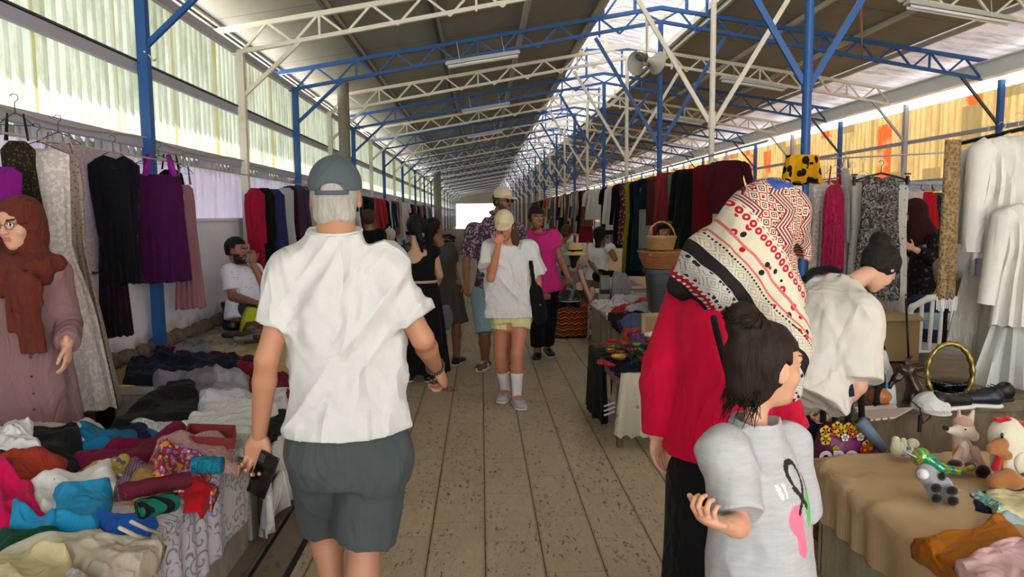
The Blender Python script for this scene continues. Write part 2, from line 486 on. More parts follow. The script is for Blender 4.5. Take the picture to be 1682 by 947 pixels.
def m_sheet(name, c1, c2, stain, trans, tcol, batten=True, patches=None, axis=1, rib_shade=0):
    """corrugated translucent plastic sheet"""
    g = G(name, .5, .3); s = g.sep(); Y, Z = s[1], s[2]
    streak = g.noise(g.map(scale=(1, 3, .35)), 7, 5, .65, .5); fine = g.noise(g.map(scale=(1, 1, .3)), 60, 3, .6)
    c = g.mix(streak, lin(c1), lin(c2)); c = g.mix(g.math('MULTIPLY', fine, .5), c, lin(c1))
    c = g.mix(g.ramp(g.noise(g.map(scale=(1, 2.5, .5)), 2.3, 5, .7), [(.45, 0.), (.75, 1.)]), c, lin(stain))
    if rib_shade:
        rb = g.math('SINE', g.math('MULTIPLY', Y, 2*math.pi/rib_shade)); rb = g.math('MULTIPLY', g.math('GREATER_THAN', rb, .35), .38)  # shading of the corrugation, painted as dark stripes in the colour
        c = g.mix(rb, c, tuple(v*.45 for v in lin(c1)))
    if patches:
        cell = g.white(g.comb(g.math('FLOOR', g.math('DIVIDE', Y, .47)), g.math('FLOOR', g.math('MULTIPLY_ADD', Z, 1.15, .4)), 0))[0]
        f = g.math('MULTIPLY', g.math('GREATER_THAN', cell, .80), g.ramp(g.noise(scale=3, detail=4), [(.36, 0.), (.5, .95)]))
        c = g.mix(f, c, lin(patches[0]))
        f2 = g.math('MULTIPLY', g.math('LESS_THAN', cell, .16), .75); c = g.mix(f2, c, lin(patches[1]))
    fy = g.math('FRACT', g.math('DIVIDE', g.math('ADD', Y, 100.42), 1.02))
    bt = g.math('LESS_THAN', fy, .075) if batten else 0.0
    if batten: c = g.mix(g.math('MULTIPLY', bt, .8), c, lin('8a8256'))
    tr = g.node('ShaderNodeBsdfTranslucent'); g.put(tr.inputs[0], g.mix(1.0, c, lin(tcol), 'MULTIPLY'))
    df = g.node('ShaderNodeBsdfDiffuse'); g.put(df.inputs[0], c)
    mx = g.node('ShaderNodeMixShader'); g.put(mx.inputs[0], trans)
    g.l.new(df.outputs[0], mx.inputs[1]); g.l.new(tr.outputs[0], mx.inputs[2])
    g.l.new(mx.outputs[0], g.n['Material Output'].inputs[0]); return g.m
M_SHEET_L = m_sheet('fibreglass_left', '98a09a', 'dcdfdb', '7d806c', .44, 'c8cbc0', rib_shade=.125)
M_SHEET_R = m_sheet('fibreglass_right', 'b7a078', 'd9c6a0', '8d7c58', .34, 'f0dcb8', patches=('cc5a30', '7b7258'), rib_shade=.15)
M_LANT = m_sheet('lantern_sheet', 'e8e8f2', 'f6f6fc', 'b08a62', .035, 'd4d8ea', batten=False, rib_shade=.25)
M_EAVE = m_sheet('white_eave_sheet', 'ddd9dd', 'f5f2f4', 'a89c9a', .035, 'e6e0e4', batten=False)
def m_roofpanel():
    g = G('roof_panel', .55, .3)
    s = g.sep(); fx = g.math('FRACT', g.math('DIVIDE', s[1], 1.15))
    c = g.mix(g.noise(g.map(scale=(1, .25, 1)), 3, 5, .6, .4), lin('77756a'), lin('9a978a'))
    c = g.mix(g.math('MULTIPLY', g.math('LESS_THAN', fx, .02), .6), c, lin('3a3833'))
    st = g.ramp(g.noise(scale=.7, detail=4), [(.62, 0.), (.74, .7)]); c = g.mix(g.math('MULTIPLY', st, .5), c, lin('6d5636'))
    g.col(c); g.bump(g.wave(g.map(), 9, dire='Y'), .12, .01); return g.m
M_ROOF = m_roofpanel()
def m_paint(name, c, rust=.35, rc='7a4a2a'):
    g = G(name, .5, .4)
    f = g.ramp(g.noise(scale=6, detail=6, rough=.7), [(.56, 0.), (.7, 1.)])
    g.col(g.mix(g.math('MULTIPLY', f, rust), lin(c), lin(rc))); g.bump(g.noise(scale=30), .1, .003); return g.m
M_BLUE = m_paint('blue_paint', '184a86', .12, '16406f'); M_CREAM = m_paint('cream_paint', 'cdc8bb', .35, 'a3876a')
M_RAIL = m_paint('lilac_grey_paint', '9a97a6', .25, '77706c'); M_GREYST = m_paint('grey_purlin_paint', 'b9b6a6', .3, '6c6455')
M_DARKST = m_paint('dark_purlin_paint', '3b3732', .3, '5a4b3a')
M_GUT = m_paint('gutter_paint', 'd5d8d6', .15, 'a9a9a4')
def m_plaster():
    g = G('white_painted_wall', .8, .2)
    c = g.mix(g.noise(scale=2.2, detail=6, rough=.6), lin('c6c3d0'), lin('dedbe4'))
    s = g.sep(); low = g.ramp(g.math('ADD', s[2], g.math('MULTIPLY', g.noise(scale=5, detail=5), .35)), [(.70, 1.), (.86, 0.)])
    c = g.mix(low, c, lin('5d5044')); g.col(c); g.bump(g.noise(scale=14, detail=6), .35, .012); return g.m
M_PLASTER = m_plaster()
def m_stone(name, a, b, dark, sc=2.5, panel=None):
    g = G(name, .8, .25)
    n = g.noise(g.map(scale=(1, 1, .35)), sc*2, 7, .65, .5)
    c = g.mix(n, lin(a), lin(b)); st = g.ramp(g.noise(g.map(scale=(3, 3, .8)), sc, 6, .7), [(.42, 0.), (.72, 1.)])
    c = g.mix(g.math('MULTIPLY', st, .75), c, lin(dark))
    if panel:
        s = g.sep(); f = g.math('FRACT', g.math('DIVIDE', s[1], panel)); c = g.mix(g.math('LESS_THAN', f, .015), c, lin('2a241c'))
    g.col(c); g.bump(g.math('ADD', n, g.noise(scale=60, detail=3)), .3, .008); return g.m
M_STONE_L = m_stone('counter_stone_left', '7f7468', 'a1968a', '5b5148', panel=.9)
M_STONE_R = m_stone('counter_stone_right', '8f8870', 'b9b196', '5f5a46', panel=.6)
M_STONE_D = m_stone('dark_ledge_stone', '6b5d4c', '8c7b66', '3f3529', sc=3.5)
M_RUBBLE = m_stone('rubble_stone', '5b4c40', '7b695a', '2f261f', sc=9)

# ---- floor
mb = MB(); mb.box((2.35, 37, -.1), (10.4, 84, .2)); struct('floor', mb, M_FLOOR)
mb = MB(); mb.box((0, 90, -.16), (160, 30, .1)); mb.box((-40, 30, -.3), (70, 150, .1)); mb.box((50, 30, -.3), (75, 150, .1)); mb.box((0, -24, -.16), (60, 36, .1))
struct('ground', mb, plain('pale_concrete_ground', 'c9c5bb', .9, var=.1))

# ---- left wall: painted masonry below, ribbed white sheet, then fibreglass up to the eave
def corr(yA, yB, x, zs, amp, per, seg=6, side=1, thin=0):
    n = int((yB-yA)/per*seg); vs_ = []; fs_ = []
    for i in range(n+1):
        y = yA+(yB-yA)*i/n; dx = amp*math.sin(2*math.pi*y/per)
        for z in zs: vs_.append((x+dx*side, y, z))
    m = len(zs)
    for i in range(n):
        for j in range(m-1): fs_.append((i*m+j, (i+1)*m+j, (i+1)*m+j+1, i*m+j+1))
    return vs_, fs_
mb = MB(); mb.box((XL-.10, (Y0+Y1)/2, .76), (.2, (Y1-Y0), 1.52)); mb.box((XL-.085, (Y0+Y1)/2, 1.535), (.22, (Y1-Y0), .03))
struct('wall_left', mb, M_PLASTER)
mb = MB(); mb.add(*corr(Y0, 30, XL-.05, (1.5, 2.1), .012, .11)); mb.add(*corr(30, Y1, XL-.05, (1.5, 2.1), .012, .4, 4))
o = struct('wall_left', mb, m_sheet('ribbed_white_sheet', 'a8a6b4', 'c3c1cc', '9b929e', .10, 'cfcbd8', batten=False)); 
mb = MB(); mb.add(*corr(Y0, 34, XL-.06, (2.02, 2.4, 2.66, 2.95, 3.32), .018, .125)); mb.add(*corr(34, Y1, XL-.06, (2.02, 2.66, 3.32), .018, .5, 4))
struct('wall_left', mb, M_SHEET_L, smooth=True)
mb = MB()
for i in range(140):
    y = 3.9+i*.22+rnd.uniform(-.05, .05); mb.ball((XL+.03, y, CT_L+.035), (rnd.uniform(.05, .09), rnd.uniform(.10, .16), rnd.uniform(.05, .085)), 8)
tag(mb.build('rubble_wall', M_RUBBLE, smooth=True), kind='structure')

def rail(name, x, z, w_, h, m, yA=Y0, yB=Y1):
    b = MB(); b.box((x, (yA+yB)/2, z), (w_, yB-yA, h)); return struct(name, b, m)
rail('trim_1', XL+.03, 2.125, .05, .075, M_RAIL)
rail('trim_2', XL+.02, 2.68, .04, .075, M_RAIL); rail('trim_3', XL+.02, 2.73, .06, .012, M_DARKST)
rail('trim_4', XL+.02, 3.32, .05, .08, M_RAIL)

# ---- right wall: tan fibreglass with orange patches
mb = MB(); mb.add(*corr(Y0, 40, XR+.06, (1.1, 2.2, 3.28), .018, .15)); mb.add(*corr(40, Y1, XR+.06, (1.1, 2.2, 3.28), .018, .5, 4))
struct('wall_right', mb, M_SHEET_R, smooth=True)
mb = MB(); mb.box((XR+.15, (Y0+Y1)/2, .55), (.2, (Y1-Y0), 1.1)); struct('wall_right', mb, M_PLASTER)
rail('trim_5', XR-.02, 2.72, .04, .06, M_RAIL); rail('trim_6', XR-.02, 2.05, .04, .05, M_RAIL)
mb = MB(); mb.box((XR-.30, (Y0+Y1)/2, 3.47), (.16, (Y1-Y0), .20)); mb.box((XR-.30, (Y0+Y1)/2, 3.58), (.24, (Y1-Y0), .02)); struct('trim_7', mb, M_GUT)   # gutter beam

# ---- roof skins
def slab(xa, xb, th=.04, yA=Y0, yB=Y1, dz=0):
    b = MB(); za, zb = zroof(xa)+dz, zroof(xb)+dz
    b.add([(xa, yA, za), (xb, yA, zb), (xb, yB, zb), (xa, yB, za), (xa, yA, za+th), (xb, yA, zb+th), (xb, yB, zb+th), (xa, yB, za+th)],
          [(0, 1, 2, 3), (7, 6, 5, 4), (0, 4, 5, 1), (1, 5, 6, 2), (2, 6, 7, 3), (3, 7, 4, 0)]); return b
XO1, XO2 = 1.62, 3.15               # the open strip under the ridge lantern
struct('ceiling', slab(-3.20, XO1), M_ROOF); struct('ceiling', slab(XO2, 6.0), M_ROOF)
b = MB(); za, zb = zroof(6.0), zroof(8.1)
b.add([(6.0, Y0, za+.02), (8.1, Y0, zb+.02), (8.1, Y1, zb+.02), (6.0, Y1, za+.02)], [(0, 1, 2, 3)]); struct('ceiling', b, M_EAVE)
# lantern: two low side frames and a shallow translucent roof
b = MB(); 
zl = 4.92
b.add([(1.35, Y0, zl-.12), (XC, Y0, zl+.12), (3.55, Y0, zl-.12), (1.35, Y1, zl-.12), (XC, Y1, zl+.12), (3.55, Y1, zl-.12)], [(0, 1, 4, 3), (1, 2, 5, 4)])
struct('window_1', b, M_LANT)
for xx in (XO1+.02, XO2-.02):
    b = MB(); b.box((xx, (Y0+Y1)/2, zroof(xx)+.03), (.06, (Y1-Y0), .10)); struct('trim_8' if xx < 2 else 'trim_9', b, M_CREAM)
    b = MB(); b.box((xx, (Y0+Y1)/2, zl-.13), (.04, (Y1-Y0), .04)); struct('trim_10' if xx < 2 else 'trim_11', b, M_CREAM)
# ---- purlins
for i, x in enumerate((-2.78, -1.61, -.53, .58, 1.56, 3.22, 4.25, 5.2, 6.05, 7.2)):
    b = MB(); z = zroof(x)-.03
    b.box((x, (Y0+Y1)/2, z), (.045, (Y1-Y0), .06)); b.box((x+.04, (Y0+Y1)/2, z+.012), (.035, (Y1-Y0), .03))
    o = tag(mobj('purlin_beam', b.v, b.f, None, None, False, [M_GREYST if i > 2 else M_DARKST, M_GREYST], [0]*6+[1]*6), kind='structure')

# ---- trusses with their posts
def P3(k, x, z): return Vector((x, yt(k, x), z))
def truss(k):
    m = M_BLUE if k % 2 == 0 else M_CREAM; b = MB()
    near = k < 9; T = .05 if near else .05
    def top(x): return zroof(x)-.085
    def bot(x): return top(x)-.25+(.07 if abs(x-XC) < .1 else 0)
    for xa, xb in ((-2.95, XC), (XC, 7.25)):
        b.bar(P3(k, xa, top(xa)), P3(k, xb, top(xb)), T, T)
        xb2 = xb if xb < 7 else 6.95; xa2 = xa if xa > -2 else XL
        b.bar(P3(k, xa2, bot(xa2)), P3(k, xb2, bot(xb2)), T*.85, T*.85)
    n = 9; ww = .024
    for xa, xb in ((XL+.1, XC), (XC, 6.95)):
        for i in range(n):
            x0 = xa+(xb-xa)*i/n; x1 = xa+(xb-xa)*(i+1)/n; xm = (x0+x1)/2
            b.bar(P3(k, x0, bot(x0)), P3(k, xm, top(xm)), ww); b.bar(P3(k, xm, top(xm)), P3(k, x1, bot(x1)), ww)
            if i % 3 == 1: b.bar(P3(k, xm, top(xm)), P3(k, xm, bot(xm)), ww)
    struct('roof_beam', b, m)
    # little lantern frame standing on the truss
    b = MB()
    for x in (XO1+.06, XC-.35, XC+.35, XO2-.06):
        b.bar(P3(k, x, top(x)), P3(k, x, zl-.1), .04)
    b.bar(P3(k, XO1, zl-.15), P3(k, XO2, zl-.15), .04)
    b.bar(P3(k, XO1+.06, top(XO1)), P3(k, XC-.35, zl-.15), .03)
    struct('lantern_beam', b, m)
    # posts
    b = MB(); b.tube([P3(k, XC, 0), P3(k, XC, bot(XC))], .035 if k % 2 == 0 else .030, 14)
    b.tube([P3(k, XC, 2.45), P3(k, XC, 2.62)], .042, 14); b.box(P3(k, XC, .01), (.2, .2, .02))
    struct('ridge_column', b, m)
    for s in (-1, 1):
        b = MB(); xe = XC+s*.88; b.bar(P3(k, XC+s*.03, 2.52), P3(k, xe, bot(xe)), .03, .045); struct('brace_beam', b, m)
    b = MB(); b.box(P3(k, XL+.08, (bot(XL)+CT_L)/2), (.075, .075, bot(XL)-CT_L)); struct('wall_column', b, m)
    b = MB(); b.bar(P3(k, XL+.1, 2.84), P3(k, XL+.72, bot(XL+.72)), .035, .04); struct('brace_beam', b, m)
    b = MB(); b.box(P3(k, XR-.06, 1.68), (.07, .07, 3.36)); struct('wall_column', b, M_BLUE if k % 2 == 0 else M_RAIL)
    b = MB(); b.bar(P3(k, XR-.08, 2.75), P3(k, XR-.65, bot(XR-.65)), .03, .035); struct('brace_beam', b, M_DARKST if k % 2 == 0 else M_RAIL)
for k in range(0, NT): truss(k)
# concrete column by the left wall
b = MB(); b.tube([(-2.19, 12.3, 0), (-2.19, 12.3, 3.7)], .092, 24); struct('concrete_column', b, m_stone('column_concrete', '77746a', '959284', '5f5c50', sc=2), smooth=True)
b = MB(); b.tube([(-1.95, 34, 0), (-1.95, 34, 3.7)], .16, 20); struct('concrete_column', b, plain('column_far', '8a8578', .9, var=.15), smooth=True)
# cross beams in the far gable
b = MB(); b.box((2.35, Y1, 3.5), (10.2, .2, 1.4)); struct('wall_far', b, M_ROOF)
b = MB(); b.box((5.2, Y1+.1, 1.6), (4.4, .2, 3.2)); struct('wall_far', b, M_STONE_D)

# ---- counters
def counter(x0, x1, y0, y1, z, m, lip=.05, name='stone_counter', **k):
    b = MB(); b.box(((x0+x1)/2, (y0+y1)/2, (z-lip)/2), (x1-x0-.04, y1-y0-.04, z-lip)); b.box(((x0+x1)/2, (y0+y1)/2, z-lip/2), (x1-x0, y1-y0, lip))
    o = b.build(name, m, bevel=.008); return tag(o, k.get('label'), 'counter', k.get('group'))
counter(XL, -1.10, .2, 3.46, CT_L, M_STONE_L, label='grey stone counter under the scroll-patterned oilcloth'); counter(-1.86, -1.10, 3.47, 4.55, CT_L, M_STONE_L, label='narrow stretch of stone counter in front of the coat woman'); counter(XL, -1.10, 4.57, 12.6, CT_L, M_STONE_L, label='long grey stone counter running past the seated bearded man')
yy = 12.7
while yy < 60: counter(XL, -1.10, yy, yy+6.8, CT_L, M_STONE_L, label='grey stone counter far down the left wall, stacked with clothes', group='far stone counters by the left wall'); yy += 6.9
counter(1.42, 4.6, .6, 3.06, CT_R, M_STONE_R, label='pale weathered stone counter under the beige blanket'); counter(1.95, 5.2, 3.98, 4.75, CT_R+.02, M_STONE_D, lip=.07, name='stone_ledge', label='dark stone ledge carrying the horse sculpture and shoes')
counter(1.34, 2.35, 6.35, 9.15, CT_R, M_STONE_R, label='pale stone counter carrying the laundry bin and baskets'); counter(1.80, 2.35, 10.2, 14.6, CT_R+.05, M_STONE_R, label='stone counter with bottles behind the straw hat child')
yy = 15.6
while yy < 60: counter(1.34, 2.3, yy, yy+4.4, CT_R, M_STONE_R, label='pale stone counter far down the right side of the aisle', group='far stone counters on the right of the aisle'); yy += 6.0
# ================================================================== PEOPLE
def skin(name, c, lipc='a85a50'):
    if name in MATS: return MATS[name]
    g = G(name, .5, .35); cc = lin(c)
    g.col(g.mix(g.noise(scale=11, detail=4), tuple(v*.9 for v in cc), tuple(min(1, v*1.08) for v in cc)))
    g.b.inputs['Subsurface Weight'].default_value = .08; g.b.inputs['Subsurface Radius'].default_value = (.01, .004, .002); g.b.inputs['Subsurface Scale'].default_value = .5
    g.bump(g.noise(scale=120, detail=3), .12, .002); MATS[name] = g.m; return g.m
def hairmat(name, c1, c2=None):
    if name in MATS: return MATS[name]
    g = G(name, .62, .22)
    f = g.noise(g.map(scale=(60, 60, 7)), 2.2, 4, .7, .8)
    g.col(g.mix(f, lin(c1), lin(c2 or c1))); g.bump(f, .7, .006); MATS[name] = g.m; return g.m
V3 = lambda *a: np.array(a, float)
def unit(v): v = np.array(v, float); return v/max(np.linalg.norm(v), 1e-9)
def frame(up, fwd):
    up = unit(up); f = np.array(fwd, float); f = unit(f-up*(f@up)); r = np.cross(f, up); return np.stack([r, f, up], 1)   # columns right, forward, up
def headM(yaw=0, pitch=0, roll=0):
    """yaw left(+), pitch down(+), roll to the right(+)"""
    return np.array(Euler((-R(pitch), R(roll), R(yaw)), 'XYZ').to_matrix())

def head_sdf(s, c, M, q=1., face=True, k=.012, ears=True, jaw=1.):
    c = np.array(c, float); W = lambda x, y, z: c+M@V3(x*q, y*q, z*q)
    s.ell(W(0, -.012, .032), (.075*q, .094*q, .088*q), k, M=M)
    s.ell(W(0, .020, -.020), (.061*q, .068*q, .086*q), .03*q, M=M)
    s.ell(W(0, .042, -.078), (.042*q*jaw, .040*q, .030*q), .03*q, M=M)
    s.ell(W(0, .070, -.098), (.017*q*jaw, .015*q, .014*q), .02*q, M=M)
    if ears:
        for e in (-1, 1):
            s.ell(W(e*.078, -.006, -.004), (.008*q, .019*q, .030*q), .006*q, M=M@np.array(Euler((R(-10), 0, R(-e*22))).to_matrix()))
            s.ell(W(e*.088, .000, .000), (.006*q, .009*q, .016*q), .004*q, 's', M=M)
    if face:
        s.cap(W(-.040, .078, .028), W(.040, .078, .028), .011*q, k=.02*q)
        for e in (-1, 1):
            s.ell(W(e*.040, .056, -.030), (.022*q, .02*q, .020*q), .02*q, M=M)
            s.ell(W(e*.031, .098, .009), (.019*q, .016*q, .012*q), .012*q, 's', M=M)
            s.ell(W(e*.031, .076, .009), (.0155*q, .014*q, .012*q), .004*q, M=M)
        s.cap(W(0, .084, .018), W(0, .106, -.022), .008*q, .011*q, k=.010*q)
        for e in (-1, 1): s.ell(W(e*.011, .096, -.027), (.008*q, .009*q, .007*q), .006*q, M=M)
        s.cap(W(-.019, .084, -.054), W(.019, .084, -.054), .0065*q, k=.007*q)
        s.cap(W(-.016, .083, -.064), W(.016, .083, -.064), .0075*q, k=.005*q)
        s.cap(W(-.022, .094, -.0588), W(.022, .094, -.0588), .0022*q, k=.003*q, mode='s')
def face_paint(c, M, q=1., beard=0, lips=1, brow=1, skull=None, rest=0):
    """material slots: 0 skin 1 lips 2 dark hair 3 eye white 4 iris"""
    c = np.array(c, float)
    def fn(P):
        L = (P-c)@M/q; x, y, z = L[:, 0], L[:, 1], L[:, 2]; ax = np.abs(x); mi = np.zeros(len(P))
        if beard:
            b = (y > .0) & (z > -.125) & ((z < -.078) | ((ax > .030) & (z < -.052)) | ((ax > .056) & (z < -.03)))
            mi[b] = 2
            mi[(ax < .026) & (np.abs(z+.044) < .006) & (y > .075)] = 2
        if lips: mi[(ax < .023-np.abs(z+.0588)*.8) & (np.abs(z+.0588) < .0105) & (y > .072)] = 1
        if brow: mi[(np.abs(ax-.033) < .0185) & (np.abs(z-.0285-.12*(ax-.03)) < .0048) & (y > .055)] = 2
        e = ((ax-.031)/.0150)**2+((z-.009)/.0072)**2 < 1; mi[e & (y > .06)] = 3
        mi[(((ax-.031)**2+(z-.009)**2) < .0060**2) & (y > .06)] = 4
        mi[(np.abs(((ax-.031)/.0165)**2+((z-.0095)/.0088)**2-1) < .22) & (z > .010) & (y > .06)] = 2
        if skull is not None: mi[skull(x, y, z)] = 2
        mi[(y < -.02) & (mi > 2)] = 0
        return mi
    return fn
def hand_sdf(s, w_, d, n, u, curl=(30, 35, 40, 45), spread=.10, q=1., thumb=(.75, .65, .15), tc=20, k=.006, first=None):
    """w_ wrist, d towards the fingers, n out of the palm, u towards the thumb"""
    w_, d, n, u = np.array(w_, float), unit(d), unit(n), unit(u)
    s.cap(w_-d*.03*q, w_+d*.03*q, .024*q, .026*q, k=.012, sq=(n, .75))
    Mx = np.stack([u, d, n], 1)
    s.ell(w_+d*.052*q-u*.003*q, (.040*q, .050*q, .0165*q), .012*q, M=Mx)
    s.ell(w_+d*.038*q+u*.026*q+n*.006*q, (.016*q, .030*q, .014*q), .012*q, M=Mx)
    for i, (o, L) in enumerate(((.029, .070), (.0095, .079), (-.0105, .073), (-.0285, .057))):
        b = w_+d*.086*q+u*o*q-d*(abs(o-.005)*.18*q); a0 = first[i] if first else curl[i]*.8
        dd = unit(d+u*(o/.03)*spread); ang = R(a0); r = .0088*q*(1 if i < 3 else .88); p = b-dd*.01*q
        for j, f in enumerate((.46, .30, .24)):
            v = dd*math.cos(ang)+n*math.sin(ang); e = p+v*L*f*q+(v*.01*q if j == 0 else 0)
            s.cap(p, e, r*(1-.07*j), r*(1-.07*(j+1)), k=.004 if j == 0 else .002); p = e; ang += R(curl[i])
    t = unit(u*thumb[0]+d*thumb[1]+n*thumb[2]); b = w_+d*.018*q+u*.024*q
    e1 = b+t*.044*q; t2 = unit(t*math.cos(R(tc))+unit(d*.8-u*.5+n*.3)*math.sin(R(tc))); e2 = e1+t2*.030*q; t3 = unit(t2+unit(d-u*.6+n*.3)*.25); e3 = e2+t3*.022*q
    s.cap(b, e1, .014*q, .0105*q, k=.010*q); s.cap(e1, e2, .0105*q, .0098*q, k=.003); s.cap(e2, e3, .0098*q, .0080*q, k=.002)
def foot_sdf(s, an, toe, q=1., h=.045, wd=.045):
    an = np.array(an, float); toe = np.array(toe, float); d = unit(toe-an*[1, 1, 0]-[0, 0, 0]); hd = unit((toe-an)*[1, 1, 0])
    heel = an*[1, 1, 0]+[0, 0, .04*q]-hd*.035*q; t = toe*[1, 1, 0]+[0, 0, .028*q+toe[2]-.03]
    s.cap(an, heel+hd*.02, .038*q, .036*q, k=.02); s.cap(heel, t, .036*q, .030*q, k=.03, sq=((0, 0, 1), .85))
    s.cap(heel+hd*.12*q, t+hd*.01, wd*q, wd*.85*q, k=.03, sq=((0, 0, 1), .55))

BASE = dict(pelvis=(0, 0, .95), neck=(0, -.012, 1.45), head=(0, .012, 1.585),
            shR=(.165, -.005, 1.395), elR=(.215, -.025, 1.12), wrR=(.225, .05, .885), haR=(0, .15, -1),
            hipR=(.085, 0, .90), knR=(.10, .015, .50), anR=(.10, -.03, .085), toR=(.125, .15, .03))
for _k in list(BASE):
    if _k.endswith('R'): _v = BASE[_k]; BASE[_k[:-1]+'L'] = (-_v[0], _v[1], _v[2])
TOR_M = [(-.17, .150, .105), (-.05, .168, .115), (.02, .160, .108), (.12, .142, .100), (.25, .150, .112), (.35, .165, .118), (.42, .150, .095), (.47, .105, .07), (.505, .055, .055), (.53, .05, .05)]
TOR_F = [(-.17, .155, .110), (-.06, .172, .122), (.02, .155, .105), (.11, .125, .092), (.22, .132, .104), (.31, .148, .125), (.39, .142, .095), (.45, .100, .065), (.50, .048, .05), (.53, .045, .047)]
class Fig:
    def __init__(s, label, loc, rz=0, h=1.7, J=None, female=False, skinm=None, vox=.012, build=1., group=None, tor=None, headrot=(0, 0, 0), hq=None, world=None):
        s.q = h/1.7; s.root = thing('person', label, 'person', loc, rz, group); s.rz = rz; s.loc = np.array(loc, float); s.vox = vox; s.b = build
        s.J = {k: np.array(v)*s.q for k, v in BASE.items()}; s.female = female
        s.fwd = V3(0, 1, 0)
        for k, v in (J or {}).items(): s.J[k] = np.array(v, float)
        for k, v in (world or {}).items(): s.J[k] = s.L(v)
        s.skin = skinm; s.tor = tor or (TOR_F if female else TOR_M); s.M = frame(s.J['neck']-s.J['pelvis'], s.fwd); s.ts = np.linalg.norm(s.J['neck']-s.J['pelvis'])/.50
        s.HM = headM(*headrot); s.hq = hq or (.97 if female else 1.0)*min(1, .55+.45*s.q)
    def L(s, v):
        v = np.array(v, float)-s.loc; c, sn = math.cos(-s.rz), math.sin(-s.rz); return V3(v[0]*c-v[1]*sn, v[0]*sn+v[1]*c, v[2])
    def twist(s, x, y=0):      # turn the shoulders: fwd vector of the torso
        s.fwd = V3(x, y, 0); s.M = frame(s.J['neck']-s.J['pelvis'], s.fwd)
    def torso(s, f, inf=0., t0=-.17, t1=.53, secs=None, k=.02, fl=None, mul=1.):
        S = secs or [(t*s.ts, 0, 0, (rx*s.b*mul+inf)*min(1, s.q*1.02), (ry*s.b*mul+inf)*min(1, s.q*1.02)) for t, rx, ry in s.tor if t0-1e-6 <= t <= t1+1e-6]
        if not secs:
            T = np.array([x[0] for x in S]); 
            for te in (t0, t1):
                te *= s.ts
                if te < T.min()-1e-3: S.append((te, 0, 0, S[0][3], S[0][4]))
        f.tor(S, k, M=s.M, o=s.J['pelvis'], fl=fl); return f
    def arm(s, f, side, inf=0., upto=2., r=(.046, .037, .026), cuffinf=None, k=.02):
        a, e, w_ = s.J['sh'+side], s.J['el'+side], s.J['wr'+side]; q = s.q*s.b if s.q > .9 else s.q*.9; r = [x*q for x in r]; ci = inf if cuffinf is None else cuffinf
        f.ell(a, r[0]*1.12+inf, .045)
        if upto >= 1:
            f.cap(a, e, r[0]+inf, r[1]*1.02+inf, k=.03)
            if upto < 2:
                c = e+(w_-e)*(upto-1); f.cap(e, c, r[1]+inf, r[1]+(r[2]-r[1])*(upto-1)+ci, k=.015, flat=0)
            else:
                m = e+(w_-e)*.28; f.cap(e, m, r[1]+inf*.9, r[1]*1.06+inf, k=.015); f.cap(m, w_, r[1]*1.06+inf, r[2]+ci, k=.01, flat=0 if inf else None)
        else:
            c = a+(e-a)*upto; f.cap(a, c, r[0]+inf, r[0]+(r[1]-r[0])*upto+ci, k=.04, flat=0)
        return f
    def leg(s, f, side, inf=0., upto=2., r=(.082, .054, .036), cuffinf=None, k=.03):
        a, e, w_ = s.J['hip'+side], s.J['kn'+side], s.J['an'+side]; q = s.q*s.b if s.q > .9 else s.q*.9; r = [x*q for x in r]; ci = inf if cuffinf is None else cuffinf
        if upto >= 1:
            f.cap(a, e, r[0]+inf, r[1]+inf, k=k)
            m = e+(w_-e)*.35
            if upto < 2:
                c = e+(w_-e)*(upto-1); f.cap(e, c, r[1]+inf, r[1]*1.0+ci, k=.015, flat=0)
            else: f.cap(e, m, r[1]+inf, r[1]*1.06+inf, k=.02); f.cap(m, w_, r[1]*1.04+inf, r[2]+ci, k=.015, flat=.0 if inf else None)
        else:
            c = a+(e-a)*upto; f.cap(a, c, r[0]+inf, r[0]+(r[1]-r[0])*upto+ci, k=k, flat=0)
        return f
    def hand(s, side, **k):
        w_, e = s.J['wr'+side], s.J['el'+side]; f = SDF(); q = min(1, s.q)*(.93 if s.female else 1.02)
        d = k.pop('d', None); d = unit(w_-e) if d is None else np.array(d, float)
        n = k.pop('n', V3(-1 if side == 'R' else 1, 0, 0)); n = unit(n-unit(d)*(n@unit(d))); 
        u = np.cross(n, d)*(1 if side == 'L' else -1)
        k.setdefault('q', q*.98); hand_sdf(f, w_, d, n, u, **k); f.basis = (w_, unit(d), n, unit(u)); return f
    def body(s, hands={}, face=True, headvox=.006, handvox=.0045, feet=True, mats=None, paint={}, legs=True, head=True, ears=True, neckr=.05, lat=True):
        f = SDF(); s.torso(f, -.016)
        nk, hc = s.J['neck'], s.J['head']; nr = neckr*(.86 if s.female else 1)*min(1, s.q+.05)
        nb = hc+s.HM@V3(0, -.02, -.06)*s.hq
        f.cap(nk-(hc-nk)*.08, nb, nr*1.0, nr, k=.02)
        for sd in 'LR':
            s.arm(f, sd); 
            if legs: s.leg(f, sd)
            if feet and legs: foot_sdf(f, s.J['an'+sd], s.J['to'+sd], s.q)
        head_sdf(f, hc, s.HM, s.hq, face=False, ears=False)
        ex = []
        if head:
            h = SDF(); h.cap(nk, nb, nr*1.05, nr, k=.02); head_sdf(h, hc, s.HM, s.hq, face, ears=ears); ex.append((h, headvox))
        for sd in 'LR':
            kw = hands.get(sd, {}) if hands is not None else None
            if kw is None: continue
            ex.append((s.hand(sd, **dict(kw)), handvox))
        fp = face_paint(hc, s.HM, s.hq, **paint)
        nose = hc
        def pt(P):
            mi = fp(P); mi[np.linalg.norm(P-hc, axis=1) > .16*s.hq] = 0; return mi
        mm = [s.skin, mats.get('lips') if mats and 'lips' in mats else plain('lips', '9c5148', .5), (mats or {}).get('hair') or plain('dark_brows', '1c1512', .7), plain('eye_white', 'e4ded8', .25), plain('iris_dark', '23150e', .15)]
